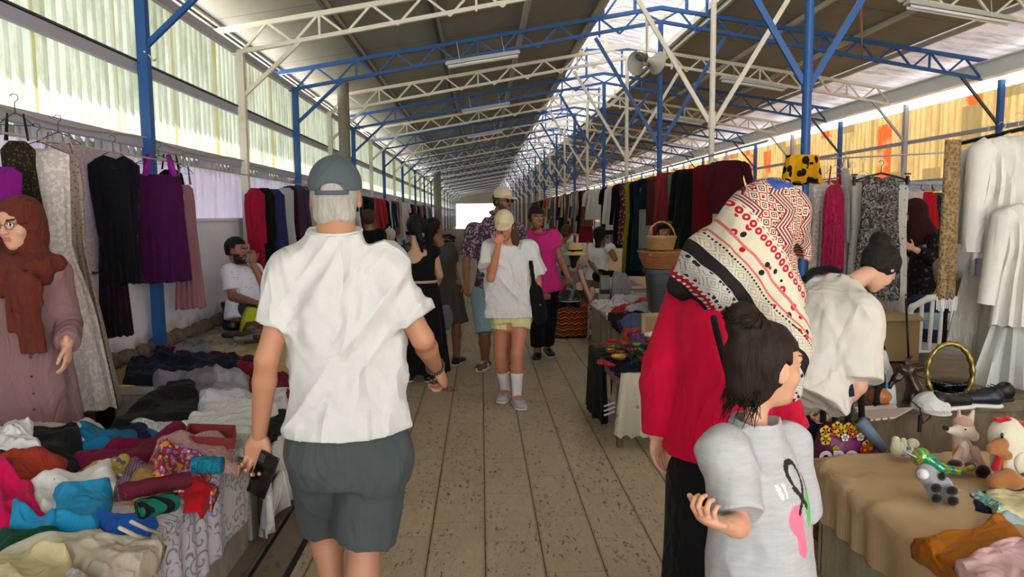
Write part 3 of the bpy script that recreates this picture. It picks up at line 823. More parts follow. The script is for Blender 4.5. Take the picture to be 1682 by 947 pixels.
        return f.obj('body', None, s.root, s.vox, mats=mm, paint=pt, extra=ex)
    def wr(s, f, amp=.006, fr=9, st=(1, 1, .45), seed=0, o=2):
        st = np.array(st); f.disp(lambda P: amp*(ridge(P*st+seed, fr, o)-.35)); return f
    def top(s, m, name='shirt', inf=.012, t0=-.12, t1=.47, sleeve=.6, sinf=.018, cuff=None, flare=.0, amp=.006, fr=9, vox=None, secs=None, neckcut=.075, extra=None, st=(1, 1, .45), vneck=0, nocut=False, seed=0, sides='LR', mats=None, paint=None):
        f = SDF(); 
        if secs is None:
            secs = [(t*s.ts, 0, 0, (rx*s.b+inf+flare*max(0, .2-t))*min(1, s.q*1.02), (ry*s.b+inf+flare*max(0, .2-t))*min(1, s.q*1.02)) for t, rx, ry in s.tor if t0+.01 < t < t1+.02]
            secs.append((t0*s.ts, 0, 0, secs[0][3]+flare*.1, secs[0][4]+flare*.1))
        s.torso(f, secs=secs)
        for sd in sides: s.arm(f, sd, inf=sinf, upto=sleeve, cuffinf=cuff if cuff is not None else sinf*1.5)
        if extra: extra(f)
        s.wr(f, amp, fr, st, seed)
        if not nocut:
            hc, nk = s.J['head'], s.J['neck']; ax = unit(hc-nk)
            f.ell(nk+ax*.035-s.M[:, 1]*0+s.M[:, 1]*vneck, (neckcut, neckcut, .075), .006, 's')
        return f.obj(name, m, s.root, vox or s.vox*.85, mats=mats, paint=paint)
    def pants(s, m, name='trousers', inf=.012, upto=1.9, cuff=None, amp=.005, fr=8, top=.06, vox=None, name2=None, seed=3, st=(1, 1, .5), wide=0):
        f = SDF(); s.torso(f, inf=inf*.8, t0=-.10, t1=top); 
        for sd in 'LR': s.leg(f, sd, inf=inf+wide, upto=upto, cuffinf=cuff if cuff is not None else inf*1.6)
        s.wr(f, amp, fr, st, seed); return f.obj(name, m, s.root, vox or s.vox*.85)
    def skirt(s, m, name='skirt', zb=.1, top=.08, r0=(.16, .12), r1=(.26, .22), fl=(.10, 11, 0), amp=.004, vox=None, cx=0, cy=0):
        f = SDF(); z0 = s.J['pelvis'][2]; p = s.J['pelvis']; zt = z0+top*s.ts
        S = [(zt, p[0], p[1], r0[0]*.88, r0[1]*.88), (z0-.02, p[0], p[1], r0[0]*1.1, r0[1]*1.12), (z0-.25, p[0]+cx*.3, p[1]+cy*.3, (r0[0]+r1[0])/2*1.03, (r0[1]+r1[1])/2*1.03), (zb, p[0]+cx, p[1]+cy, r1[0], r1[1])]
        f.tor(S, fl=fl); s.wr(f, amp, 7); return f.obj(name, m, s.root, vox or s.vox*.85)
    def shoe(s, side, m, sole=None, q=1.08, name='shoe', h=.0, stripe=None):
        an, to = s.J['an'+side], s.J['to'+side]; f = SDF(); foot_sdf(f, an*[1, 1, 1]-[0, 0, 0], to, s.q*q, wd=.046); f.cut((0, 0, an[2]+.012+h), (0, 0, 1)); 
        hd = unit((to-an)*[1, 1, 0]); lo = min(.012, an[2]-.07)
        sh = f.obj(name, m, s.root, .007)
        g = SDF(); a = an*[1, 1, 0]+[0, 0, .014]-hd*.030*s.q; b = to*[1, 1, 0]+[0, 0, .014+to[2]-.03]
        g.cap(a, a+(b-a)*.5, .042*s.q, .038*s.q, k=.02, sq=((0, 0, 1), .4)); g.cap(a+(b-a)*.5, b, .038*s.q, .044*s.q, k=.02, sq=((0, 0, 1), .4))
        g.obj('sole', sole or plain('white_rubber', 'dcd9d2', .6), sh, .007); return sh
    def hair(s, m, name='hair', long=0, bun=None, vox=.007, cut=True, puff=.010, pony=None, fringe=.045, back=-.05, extra=None, amp=.004, earcut=False):
        """cap of hair over the skull; fringe = forehead line, back = nape line (head-local z)"""
        f = SDF(); c, M, q = s.J['head'], s.HM, s.hq; W = lambda x, y, z: c+M@V3(x*q, y*q, z*q)
        f.ell(W(0, -.016, .030), ((.078+puff)*q, (.095+puff)*q, (.090+puff)*q), .01, M=M)
        f.ell(W(0, -.045, -.02), (.062*q, .058*q, .065*q), .02, M=M)
        # face opening
        f.ops.append(('i', (lambda P: np.minimum(((P-c)@M[:, 1])/q-.030+0*P[..., 0], -(((P-c)@M[:, 2])/q-fringe-.25*(.09-((P-c)@M[:, 1])/q)*0)+0)*1.0 if False else
                              np.minimum(((P-c)@M[:, 1])-.022*q, fringe*q-((P-c)@M[:, 2]))), .012))
        f.cut(W(0, 0, back), -M[:, 2])
        if extra: extra(f, W)
        if earcut:
            for e in (-1, 1): f.ell(W(e*.092, .004, -.012), (.032*q, .030*q, .040*q), .008, 's', M=M)
        if long:
            f.cap(W(0, -.06, -.02), W(0, -.085, -.02-long), .062*q, .045*q, k=.03, sq=(tuple(M[:, 1]), .55))
        if bun is not None: f.ell(W(*bun[:3]), bun[3]*q, .015)
        if pony is not None:
            pts = [W(*p[:3]) for p in pony]
            for (a, b, pa, pb) in zip(pts, pts[1:], pony, pony[1:]): f.cap(a, b, pa[3], pb[3], k=.02)
        f.disp(lambda P: amp*(ridge(((P-c)@M)*[1, 1, .25], 34, 2)-.4)); return f.obj(name, m, s.root, vox)
    def capn(s, m, name='cap', tilt=8, vox=.006, back=False, brim=.075, yaw=0, peakm=None):
        """baseball cap; yaw turns the peak (180 = worn backwards)"""
        c, q = s.J['head'], s.hq; M = s.HM@np.array(Euler((-R(tilt), 0, R(yaw))).to_matrix()); W = lambda x, y, z: c+M@V3(x*q, y*q, z*q)
        f = SDF(); f.ell(W(0, -.010, .045), (.088*q, .105*q, .098*q), M=M); f.ell(W(0, -.010, .040), (.080*q, .097*q, .090*q), .003, 's', M=M)
        f.cut(W(0, 0, .028), -M[:, 2])
        return f, W, M
# ------------------------------------------------------------------ helpers for headwear
def ball_cap(s, m, tilt=6, yaw=0, vox=.005, brim=.078, strap_gap=False, mstrap=None, crown=1.0):
    f, W, M = s.capn(m, tilt=tilt, yaw=yaw); q = s.hq
    f.disp(lambda P: .0012*np.cos(6*np.arctan2((P-s.J['head'])@M[:, 0], (P-s.J['head'])@M[:, 1]))*0)
    if strap_gap: f.ell(W(0, -.115, .030), (.036*q, .05*q, .027*q), .002, 's', M=M)
    o = f.obj('cap', m, s.root, vox)
    g = SDF(); # curved peak
    g.ell(W(0, .055, .030), (.078*q, (.050+brim)*q, .030*q), M=M); g.ell(W(0, .050, .022), (.080*q, (.052+brim)*q, .030*q), .001, 's', M=M)
    g.cut(W(0, .072, 0), -M[:, 1]); g.obj('peak', m, o, .0035, smooth=1)
    b = MB(); b.ball(W(0, -.010, .143), .007); b.build('button', m, o, smooth=True)
    return o, W, M

# ------------------------------------------------------------------ the man in front, seen from behind
SK_M = skin('skin_tanned', 'a8765b'); SK_F = skin('skin_fair', 'c2937a'); SK_D = skin('skin_brown', '875a40'); SK_P = skin('skin_pink', 'b8775f'); SK_G = skin('skin_girl', 'bd8c72')
ML = V3(-.475, 2.5, 0)
q = lambda px, py, Y: np.array(PY(px, py, Y))
man = Fig('grey-haired man seen from behind in white t-shirt, grey shorts and slate cap', ML, 0, 1.72, skinm=SK_M, vox=.009,
    world=dict(pelvis=q(572, 680, 2.50), neck=q(553, 392, 2.47), head=q(552, 326, 2.52),
               shL=q(482, 446, 2.47), elL=q(438, 590, 2.44), wrL=q(426, 714, 2.54), shR=q(632, 442, 2.47), elR=q(694, 556, 2.50), wrR=q(716, 604, 2.78),
               hipL=q(524, 700, 2.50), knL=q(533, 850, 2.70), anL=q(548, 985, 2.55), toL=q(548, 1010, 2.68), hipR=q(622, 705, 2.50), knR=q(600, 880, 2.50), anR=q(585, 1068, 2.38), toR=q(590, 1085, 2.56)))
for _s in 'LR': 
    man.J['an'+_s][2] = max(man.J['an'+_s][2], .085); man.J['to'+_s][2] = .03
man.body(hands=dict(L=dict(d=(-.22, .02, -1), n=(0, -1, .0), curl=(46, 48, 50, 52), first=(14, 18, 22, 28), thumb=(.55, .8, .35), tc=14),
                    R=dict(d=(.35, .6, -.75), n=(-.9, .1, -.2), curl=(45, 50, 52, 55), first=(40, 44, 48, 50))), face=False, headvox=.005, handvox=.0035, neckr=.062)
def wrinkle_back(f): pass
# t-shirt
S = []
pz = man.J['pelvis'][2]
f = SDF(); 
prof = [(-.24, .212, .175), (-.115, .210, .172), (-.05, .202, .160), (.04, .186, .132), (.14, .178, .124), (.25, .184, .126), (.34, .188, .122), (.39, .172, .104), (.43, .145, .095), (.465, .115, .085), (.50, .092, .078), (.56, .080, .074)]
f.tor([(t*man.ts, 0, 0, a, b) for t, a, b in prof], M=man.M, o=man.J['pelvis'], pw=2.2)
man.arm(f, 'L', .018, .62, cuffinf=.030); man.arm(f, 'R', .020, .66, cuffinf=.032)
_A = np.array([[.80, 0, .6], [0, 1, 0], [-.6, 0, .80]])
f.disp(lambda P: (.030*np.maximum(ridge((P@_A)*[1.7, 1, .36]+2.1, 5.5, 2), 0)**2-.004)+.006*(ridge((P@_A.T)*[1.5, 1, .5]+5, 9, 2)-.4))
f.cut(q(560, 706, 2.5)-ML, (.04, 0, -1)); f.cut(man.J['neck']+V3(0, 0, .030), (0, -.25, 1)); 
shirt = f.obj('t_shirt', cloth('white_tee', 'bcbbba', fold=.8, fscale=5), man.root, .006)
b = MB(); nk = man.J['neck']; ring = []
nk = man.J['neck']
for i in range(24):
    a = 2*math.pi*i/24; ring.append(nk+V3(.080*math.cos(a), .004+.072*math.sin(a), .026+.013*math.sin(a)))
b.tube(ring, .0065, 6, closed=True); b.build('collar', MATS['white_tee'], shirt, smooth=True)
# shorts: two wide legs
f = SDF(); f.tor([(-.22, 0, 0, .186, .140), (-.14, 0, 0, .186, .145), (-.03, 0, 0, .176, .132), (.05, 0, 0, .165, .115)], M=man.M, o=man.J['pelvis'], pw=2.2)
for sd, cx in (('L', -.085), ('R', .085)): f.ell(man.J['hip'+sd]+V3(0, -.025, -.10), (.095, .105, .09), .05)
a = man.J['hipL']; e = man.J['knL']; f.cap(a+(e-a)*.24+V3(.005, 0, 0), a+(e-a)*1.02, .118, .098, k=.04, flat=0)
a = man.J['hipR']; e = man.J['knR']; f.cap(a+(e-a)*.24+V3(-.005, 0, 0), a+(e-a)*1.0, .120, .114, k=.04, flat=0)
f.disp(lambda P: .014*(ridge(P*[1.3, 1, .6], 6, 2)-.35)+.006*(ridge((P@_A)*[1, 1, .5]+9, 13, 2)-.4))
sh = f.obj('shorts', cloth('grey_shorts', '3f4445', fold=.3, var=.1), man.root, .0075)
# hair, cap worn with the strap to the back = seen from behind the strap opening
man.HM = headM(4, -2, 0)
hc = man.J['head']
def exh(f, W): f.cap(W(-.034, -.062, -.058), W(.034, -.062, -.058), .032, k=.03)
man.hair(hairmat('grey_hair', '6b6864', 'b9b5ae'), back=-.084, puff=.002, earcut=True, vox=.005, extra=exh, amp=.005)
o, W, M = ball_cap(man, cloth('slate_cap', '4b535a', fold=.25), tilt=-2, strap_gap=True, crown=1.05)
b = MB(); pts = [W(.042*math.cos(R(a)), -.112+.004*abs(math.cos(R(a))), .028+.030*math.sin(R(a))) for a in range(0, 181, 15)]
b.tube(pts, .0035, 6); b.tube([W(-.052, -.103, .024), W(-.02, -.1145, .024), (W(.02, -.1145, .024)), W(.052, -.103, .024)], .008, 6); b.build('strap', cloth('slate_cap', '4b535a'), o, smooth=True)
b = MB(); b.add([W(.010+.022*i, -.108+.009*i*i*.3, .075+.010*i) for i in (0, 1, 2)]+[W(.010+.022*i, -.110+.009*i*i*.3, .071+.010*i) for i in (0, 1, 2)], [(0, 1, 4, 3), (1, 2, 5, 4)]); 
# mobile phone in the left hand, bracelet and prayer beads at the right
_w = man.J['wrL']; 
wv = lambda v: Vector(v)+Vector(ML)
pc = q(432, 779, 2.502)
ph = thing('mobile_phone', 'black mobile phone held in the hand of the man in grey shorts', 'phone', tuple(pc), 0)
Mr = Euler((R(-4), R(-22), R(62))).to_matrix(); Mr = (Matrix.Rotation(R(22), 3, 'Y') @ Matrix.Rotation(R(-18), 3, 'Z'))
b = MB(); b.box((0, 0, 0), (.076, .0085, .155), Mr); b.build('phone_body', plain('phone_black', '15151a', .25), ph, bevel=.004)
b = MB(); b.box(Mr @ Vector((0, -.0048, 0)), (.070, .001, .147), Mr); b.build('screen', plain('phone_glass', '08080a', .08, spec=.6), ph)
b = MB(); b.box(Mr @ Vector((-.022, -.0062, .055)), (.022, .003, .030), Mr); b.build('camera_bump', plain('phone_trim', '2a2a30', .3), ph, bevel=.001)
wr_, el_ = man.J['wrR'], man.J['elR']; dv = unit(wr_-el_); t1 = unit(np.cross(dv, (0, 0, 1))); t2 = np.cross(dv, t1)
b = MB(); c0 = wr_-dv*.022
for i in range(22):
    a = 2*math.pi*i/22; b.ball(c0+(t1*math.cos(a)+t2*math.sin(a))*.0325, .0062, 8)
br = b.build('bead_bracelet', plain('dark_beads', '3b3330', .35), man.root, smooth=True); tag(br, 'dark bead bracelet')
b = MB(); pts = [q(x, y, 2.86) for x, y in ((706, 626), (716, 634), (727, 639), (740, 641), (752, 640), (745, 637), (731, 635), (719, 629), (708, 622))]
for a, c in zip(pts, pts[1:]):
    for i in range(3): b.ball(a+(c-a)*i/3, .0052, 8)
tag(b.build('prayer_beads', plain('red_brown_beads', '4a1c16', .3), smooth=True), 'short string of dark red prayer beads dangling from the man\'s right hand', 'beads')
def at(px, Y, py=600): p = PY(px, py, Y); return (p.x, Y, 0)
HB = hairmat('black_hair', '070606', '1a1513'); HBR = hairmat('brown_hair', '1c120c', '5a4030'); HG = hairmat('grey_curly_hair', '5c5b58', '9d9a94')
BLK = cloth('black_cloth', '101012', fold=.5, var=.2); WHT = cloth('white_cotton', 'cdcccb', fold=.5)
def world_fig(label, loc, rz, h, pts, **k): return Fig(label, loc, rz, h, world={n: q(*v) for n, v in pts.items()}, **k)

# ---- woman in the rust headscarf behind the left counter (faces the camera)
loc = at(36, 3.78); 
hw = world_fig('woman in rust headscarf, glasses and long dusty pink coat behind the left counter', loc, R(176), 1.72,
    dict(pelvis=(42, 585, 3.78), neck=(40, 424, 3.76), head=(32, 366, 3.71), shR=(-2, 452, 3.78), elR=(-12, 540, 3.76), wrR=(-4, 640, 3.65), shL=(88, 448, 3.78), elL=(112, 532, 3.77), wrL=(110, 566, 3.61)),
    female=True, skinm=SK_F, vox=.012, build=1.08, headrot=(-6, 10, 0), hq=1.05)
for k_, x in (('hipR', -.09), ('hipL', .09)): hw.J[k_] = V3(-x if False else (x if k_ == 'hipL' and False else (-.09 if k_ == 'hipL' else .09)), 0, .90)
for sd, e in (('R', 1), ('L', -1)): hw.J['kn'+sd] = V3(.09*e, .02, .5); hw.J['an'+sd] = V3(.09*e, -.02, .085); hw.J['to'+sd] = V3(.1*e, .15, .03)
hw.body(hands=dict(L=dict(d=(.05, -.15, -1) if False else (-.05, .1, -1), n=(1, .2, 0), curl=(22, 24, 26, 30)), R=dict(d=(0, .2, -1), n=(-1, .3, 0), curl=(20, 22, 24, 26))), headvox=.0042, handvox=.005, mats=dict(lips=plain('lips_rose', 'b06a5c', .5), hair=plain('brow_brown', '3a241a', .8)))
M_COAT = cloth('dusty_pink_coat', '7e5f61', fold=.5, var=.06)
f = SDF(); ts = hw.ts
f.tor([(-.85, 0, 0, .27, .25), (-.5, 0, 0, .27, .23), (-.2, 0, 0, .24, .19), (.0, 0, 0, .205, .160), (.15, 0, 0, .185, .145), (.30, 0, .01, .185, .155), (.40, 0, 0, .165, .115), (.46, 0, 0, .115, .085), (.50, 0, 0, .075, .07)], M=hw.M, o=hw.J['pelvis'], fl=(.07, 9, 1.), pw=2.1)
for sd in 'LR': hw.arm(f, sd, .020, 1.88, cuffinf=.026)
f.disp(lambda P: .012*(ridge(P*[1.5, 1.5, .28]+4, 7, 2)-.35)); hw_coat = f.obj('coat', M_COAT, hw.root, .009)
b = MB()
for i, (px, py) in enumerate(((50, 586), (52, 618), (55, 646), (56, 672))):
    b.ball(hw.L(q(px, py, 3.56)), .006, 8)
b.build('button', plain('coat_button', '2b1d1d', .3), hw_coat, smooth=True)
M_RUST = cloth('rust_scarf', '5a271e', fold=.55, fscale=12, var=.12)
f = SDF(); c, M = hw.J['head'], hw.HM; W = lambda x, y, z: c+M@V3(x, y, z)
f.ell(W(0, -.018, .022), (.096, .112, .112), M=M); f.ell(W(0, -.03, -.09), (.088, .10, .10), .05, M=M)
f.ops.append(('s', lambda P: (lambda Lp: np.where(Lp[..., 1] > 0, np.sqrt((Lp[..., 0]/.060)**2+((Lp[..., 2]+.020)/.088)**2)-1, 1)*.06)((P-c)@M), .010))
nk = hw.J['neck']
for i, (z, rx, ry, rr) in enumerate(((.035, .095, .095, .034), (.005, .125, .120, .034), (-.025, .155, .145, .034), (-.055, .165, .150, .032), (-.085, .150, .150, .028))):
    pts = [nk+V3(rx*math.sin(a), .012+ry*math.cos(a)*(1.0 if math.cos(a) > 0 else .8), z-.045*max(0, math.cos(a))+.02*math.sin(a+i)) for a in np.linspace(0, 2*math.pi, 17)]
    for p0, p1 in zip(pts, pts[1:]): f.cap(p0, p1, rr, k=.012)
tail0 = hw.L(q(45, 470, 3.56)); tail1 = hw.L(q(55, 578, 3.57))
f.cap(tail0, tail1, .055, .062, k=.03, flat=0, sq=((0, 1, 0), .45)); tail2 = hw.L(q(30, 545, 3.56)); f.cap(hw.L(q(35, 465, 3.56)), tail2, .05, .05, k=.02, flat=0, sq=((0, 1, 0), .4))
f.disp(lambda P: .010*(ridge(P*[2.2, 1.5, np.where(P[..., 2:3] < nk[2]-.1, .18, 1.3)[..., 0].mean()]+3, 11, 2)-.35)+.004*np.sin(P[..., 0]*150+2*np.sin(P[..., 2]*9))*(P[..., 2] < nk[2]-.12))
f.obj('headscarf', M_RUST, hw.root, .006)
def glasses(fig, m, vox=0, tint=None):
    W = lambda x, y, z: fig.J['head']+fig.HM@(V3(x, y, z)*fig.hq); b = MB()
    for e in (-1, 1):
        b.tube([W(e*.033+.023*math.cos(a), .101-abs(.023*math.cos(a)+.0)*.15, .006+.018*math.sin(a)) for a in np.linspace(0, 2*math.pi, 17)[:-1]], .0018, 6, closed=True)
        b.tube([W(e*.056, .097, .010), W(e*.072, .05, .010), W(e*.080, -.005, .008)], .0018, 6)
    b.tube([W(-.010, .104, .010), W(0, .108, .012), W(.010, .104, .010)], .0018, 6)
    o = b.build('glasses', m, fig.root, smooth=True)
    if tint:
        b = MB()
        for e in (-1, 1): b.add([W(e*.033+.022*math.cos(a), .100, .006+.017*math.sin(a)) for a in np.linspace(0, 2*math.pi, 17)[:-1]], [tuple(range(16))])
        b.build('lens', tint, o)
    return o
glasses(hw, plain('dark_frames', '1f1a1c', .3))

# ---- seated man with beard by the wall
sm = world_fig('bearded man in white polo sitting against the left wall with hand on chin', at(392, 7.0), R(-118), 1.72,
    dict(pelvis=(402, 505, 6.95), neck=(397, 436, 7.05), head=(389, 411, 7.0), shR=(378, 448, 6.85), elR=(382, 487, 6.80), wrR=(417, 496, 6.62), shL=(417, 446, 7.2), elL=(434, 468, 7.0), wrL=(415, 432, 6.95),
         hipR=(404, 508, 6.85), knR=(448, 512, 6.6), anR=(455, 560, 6.6), toR=(470, 566, 6.5), hipL=(408, 508, 7.05), knL=(455, 510, 7.0), anL=(462, 560, 6.9), toL=(478, 562, 6.9)), skinm=SK_D, vox=.014, build=1.12, headrot=(14, 4, 0))
sm.twist(0, 1); sm.body(hands=dict(L=dict(d=(-.1, .1, 1), n=(0, -1, 0), curl=(40, 45, 50, 55)), R=dict(curl=(30, 30, 35, 35), n=(0, 0, -1))), headvox=.006, handvox=.006, paint=dict(beard=1), mats=dict(hair=plain('black_beard', '120d0b', .8)), feet=False)
sm.top(printed('polo_dots', 'c9c6d4', ['5d5a78'], 32, .16), name='polo_shirt', sleeve=.72, t0=-.14, inf=.024, sinf=.022, amp=.010, fr=7)
b = MB(); b.tube([sm.J['neck']+V3(.085*math.cos(a), .01+.080*math.sin(a), .004-.016*math.sin(a)) for a in np.linspace(0, 2*math.pi, 15)[:-1]], .012, 6, closed=True); b.build('collar', MATS['polo_dots'], sm.root, smooth=True)
sm.pants(cloth('dark_grey_trousers', '3a3a40'), upto=1.8); sm.hair(HB, back=-.05, fringe=.062, vox=.008, earcut=True)

# ---- woman in black from behind
bw = world_fig('woman with black hair seen from behind in black sleeveless top and long black skirt', at(690, 6.95), R(-8), 1.62,
    dict(pelvis=(692, 480, 6.95), neck=(684, 404, 6.95), head=(684, 374, 6.98), shL=(656, 414, 6.95), elL=(645, 458, 6.95), wrL=(658, 490, 7.1), shR=(712, 414, 6.95), elR=(722, 452, 7.0), wrR=(712, 478, 7.2)), female=True, skinm=SK_F, vox=.013, headrot=(0, 8, 0))
bw.body(hands=dict(L=dict(), R=dict()), face=False, headvox=.008, handvox=.008, feet=True)
f = SDF(); bw.torso(f, secs=[(t*bw.ts, 0, 0, a+.012, b_+.012) for t, a, b_ in TOR_F if .10 < t < .44])
bw.arm(f, 'L', .012, .04, cuffinf=.01); bw.arm(f, 'R', .012, .04, cuffinf=.01)
f.ell(bw.J['neck']+V3(0, -.075, -.04), (.085, .10, .125), .01, 's'); f.ell(bw.J['neck']+V3(0, .03, .02), (.085, .10, .09), .01, 's')
f.obj('top', BLK, bw.root, .010)
b = MB(); b.tube([bw.J['pelvis']+V3(.150*math.cos(a), .120*math.sin(a), .105) for a in np.linspace(0, 2*math.pi, 25)[:-1]], .014, 6, closed=True); b.build('waistband', plain('beige_band', 'b79a82', .7), bw.root, smooth=True)
bw.skirt(BLK, zb=.09, top=.19, r0=(.16, .125), r1=(.24, .20), fl=(.10, 12, 0))
bw.hair(HB, back=-.12, puff=.016, pony=[(.0, -.10, .05, .045), (.03, -.13, -.02, .035), (.06, -.10, -.12, .028), (.075, -.06, -.24, .012)], vox=.008)
for sd in 'LR': bw.shoe(sd, plain('black_shoe', '17171a', .5))

# ---- woman in grey behind her, carrying a small child bag
gw = world_fig('dark haired woman in grey-brown dress walking beside the woman in black', at(736, 7.7), R(-10), 1.6,
    dict(pelvis=(732, 470, 7.7), neck=(722, 398, 7.7), head=(712, 376, 7.7), shL=(708, 410, 7.7), elL=(706, 445, 7.7), wrL=(712, 470, 7.8), shR=(738, 408, 7.7), elR=(748, 450, 7.7), wrR=(750, 488, 7.7)), female=True, skinm=SK_D, vox=.016, headrot=(-35, 0, 0))
gw.body(hands=dict(L=dict(), R=dict()), headvox=.009, handvox=.009)
M_GD = cloth('grey_brown_dress', '4a443f'); gw.top(M_GD, 'dress_top', sleeve=.5, t0=-.1); gw.skirt(M_GD, zb=.45, r1=(.22, .18)); gw.hair(HB, long=.22, back=-.12, vox=.009)
for sd in 'LR': gw.shoe(sd, plain('black_shoe', '17171a', .5))
f = SDF(); f.ell((0, 0, .13), (.075, .06, .13)); f.disp(lambda P: .010*(ridge(P, 14, 2)-.4)); o = f.obj('carrier_bag', cloth('blue_grey_bag', '6c7480'), None, .009); o.location = PY(733, 545, 7.45)+Vector((0, 0, .02)); tag(o, 'small blue-grey carrier bag hanging beside the long black skirt', 'bag')

# ---- man in black t-shirt and elderly man further back on the left
bt = world_fig('man in black t-shirt seen from behind beside the left clothes rail', at(610, 9.6), R(5), 1.72,
    dict(pelvis=(612, 440, 9.6), neck=(608, 374, 9.6), head=(606, 359, 9.6), shL=(594, 384, 9.6), elL=(590, 412, 9.6), wrL=(592, 440, 9.7), shR=(624, 384, 9.6), elR=(632, 408, 9.5), wrR=(636, 432, 9.6)), skinm=SK_D, vox=.018)
bt.body(hands=dict(L=dict(), R=dict()), face=False, headvox=.010, handvox=.010); bt.top(BLK, 't_shirt', sleeve=.6); bt.pants(cloth('navy_trousers', '1c2030')); bt.hair(hairmat('reddish_hair', '2c1812', '4b2c20'), back=-.07, vox=.010)
og = world_fig('elderly person with white hair seen from behind near the left counter', at(641, 10.6), R(-5), 1.5,
    dict(pelvis=(643, 450, 10.6), neck=(641, 402, 10.6), head=(641, 388, 10.6), shL=(627, 410, 10.6), elL=(624, 432, 10.6), wrL=(628, 450, 10.6), shR=(655, 410, 10.6), elR=(658, 432, 10.6), wrR=(656, 450, 10.6)), skinm=SK_M, vox=.018)
og.body(hands=dict(L=dict(), R=dict()), face=False, headvox=.010, handvox=.010); og.top(cloth('pale_grey_shirt', 'b4b4b8'), 'shirt', sleeve=.7); og.pants(cloth('dark_grey_trousers', '3a3a40')); og.hair(hairmat('white_hair', '9a9893', 'c9c7c2'), back=-.07, vox=.010)

# ---- teenage girl walking towards the camera
tg = world_fig('teenage girl in beige cap, big white t-shirt, yellow shorts and knee socks', at(838, 6.1), R(180), 1.60,
    dict(pelvis=(838, 505, 6.12), neck=(834, 397, 6.1), head=(828, 371, 6.05), shR=(808, 412, 6.1), elR=(806, 456, 5.98), wrR=(819, 402, 5.92), shL=(866, 413, 6.12), elL=(882, 458, 6.15), wrL=(884, 490, 6.08),
         hipR=(824, 515, 6.12), knR=(822, 585, 6.10), anR=(830, 642, 6.20), toR=(825, 660, 6.05), hipL=(856, 515, 6.1), knL=(849, 583, 6.0), anL=(849, 652, 6.0), toL=(856, 668, 5.82)), female=True, skinm=SK_P, vox=.010, headrot=(-6, 16, 0))
for sd in 'LR': tg.J['an'+sd][2] = .085; tg.J['to'+sd][2] = .03
tg.body(hands=dict(R=dict(d=(-.15, -.1, 1), n=(0, -1, .1), curl=(25, 30, 40, 45)), L=dict(curl=(20, 25, 30, 30), n=(.8, .3, 0))), headvox=.005, handvox=.0055)
f = SDF(); ts = tg.ts
f.tor([(-.17, 0, 0, .225, .150), (-.05, 0, 0, .215, .150), (.10, 0, 0, .200, .140), (.25, 0, 0, .190, .135), (.36, 0, 0, .182, .115), (.42, 0, 0, .145, .09), (.47, 0, 0, .10, .07), (.51, 0, 0, .065, .06)], M=tg.M, o=tg.J['pelvis'], pw=2.2)
tg.arm(f, 'R', .040, .62, cuffinf=.062); tg.arm(f, 'L', .040, .80, cuffinf=.055)
f.disp(lambda P: .026*np.maximum(ridge((P@_A)*[1.6, 1, .4]+7, 6, 2), 0)**2-.004); f.cut(tg.J['pelvis']+V3(0, 0, -.075), (0, 0, -1)); f.cut(tg.J['neck']+V3(0, 0, .022), (0, .35, 1))
f.obj('t_shirt', WHT, tg.root, .008)
tg.pants(cloth('pale_yellow_shorts', 'cfc98e'), 'shorts', inf=.014, upto=.36, cuff=.02, top=.02)
for sd in 'LR':
    f = SDF(); a, e = tg.J['kn'+sd], tg.J['an'+sd]; p0 = a+(e-a)*.34; f.cap(p0, a+(e-a)*.5, .052, .050, flat0=0); f.cap(a+(e-a)*.5, e, .050, .038, k=.01); f.cap(e, e-[0, 0, .03], .038, k=.01); f.obj('sock', cloth('white_sock', 'd8d5d6', fold=.1), tg.root, .007)
    f = SDF(); foot_sdf(f, e, tg.J['to'+sd], 1.0, wd=.052); f.cut((0, 0, .062), (0, 0, 1)); sh = f.obj('clog', plain('lilac_clog', 'a7a0ac', .5), tg.root, .006)
    g = SDF(); hd = unit((tg.J['to'+sd]-e)*[1, 1, 0]); g.cap(e*[1, 1, 0]+[0, 0, .014]-hd*.035, tg.J['to'+sd]*[1, 1, 0]+[0, 0, .014], .044, .052, sq=((0, 0, 1), .36)); g.obj('sole', plain('white_rubber', 'dcd9d2', .6), sh, .006)
tg.hair(HBR, back=-.10, vox=.007, pony=[(-.055, -.07, -.02, .045), (-.085, -.03, -.12, .04), (-.09, .0, -.22, .025)])
ball_cap(tg, cloth('beige_cap', 'c4b496', fold=.2), tilt=4, vox=.006)
f = SDF(); f.cap(tg.J['shL']+V3(.02, .03, .045), tg.J['shL']+V3(-.02, .13, -.08), .018, sq=((0, 1, 0), .4)); f.cap(tg.J['shL']+V3(-.02, .13, -.08), tg.J['pelvis']+V3(-.20, .13, .12), .02, sq=((0, 1, 0), .4), k=.01)
f.cap(tg.J['pelvis']+V3(-.21, .11, .14), tg.J['pelvis']+V3(-.24, .08, -.06), .055, .065, k=.03, sq=((0, 1, 0), .6)); tag(f.obj('shoulder_bag', BLK, tg.root, .009), 'black shoulder bag')

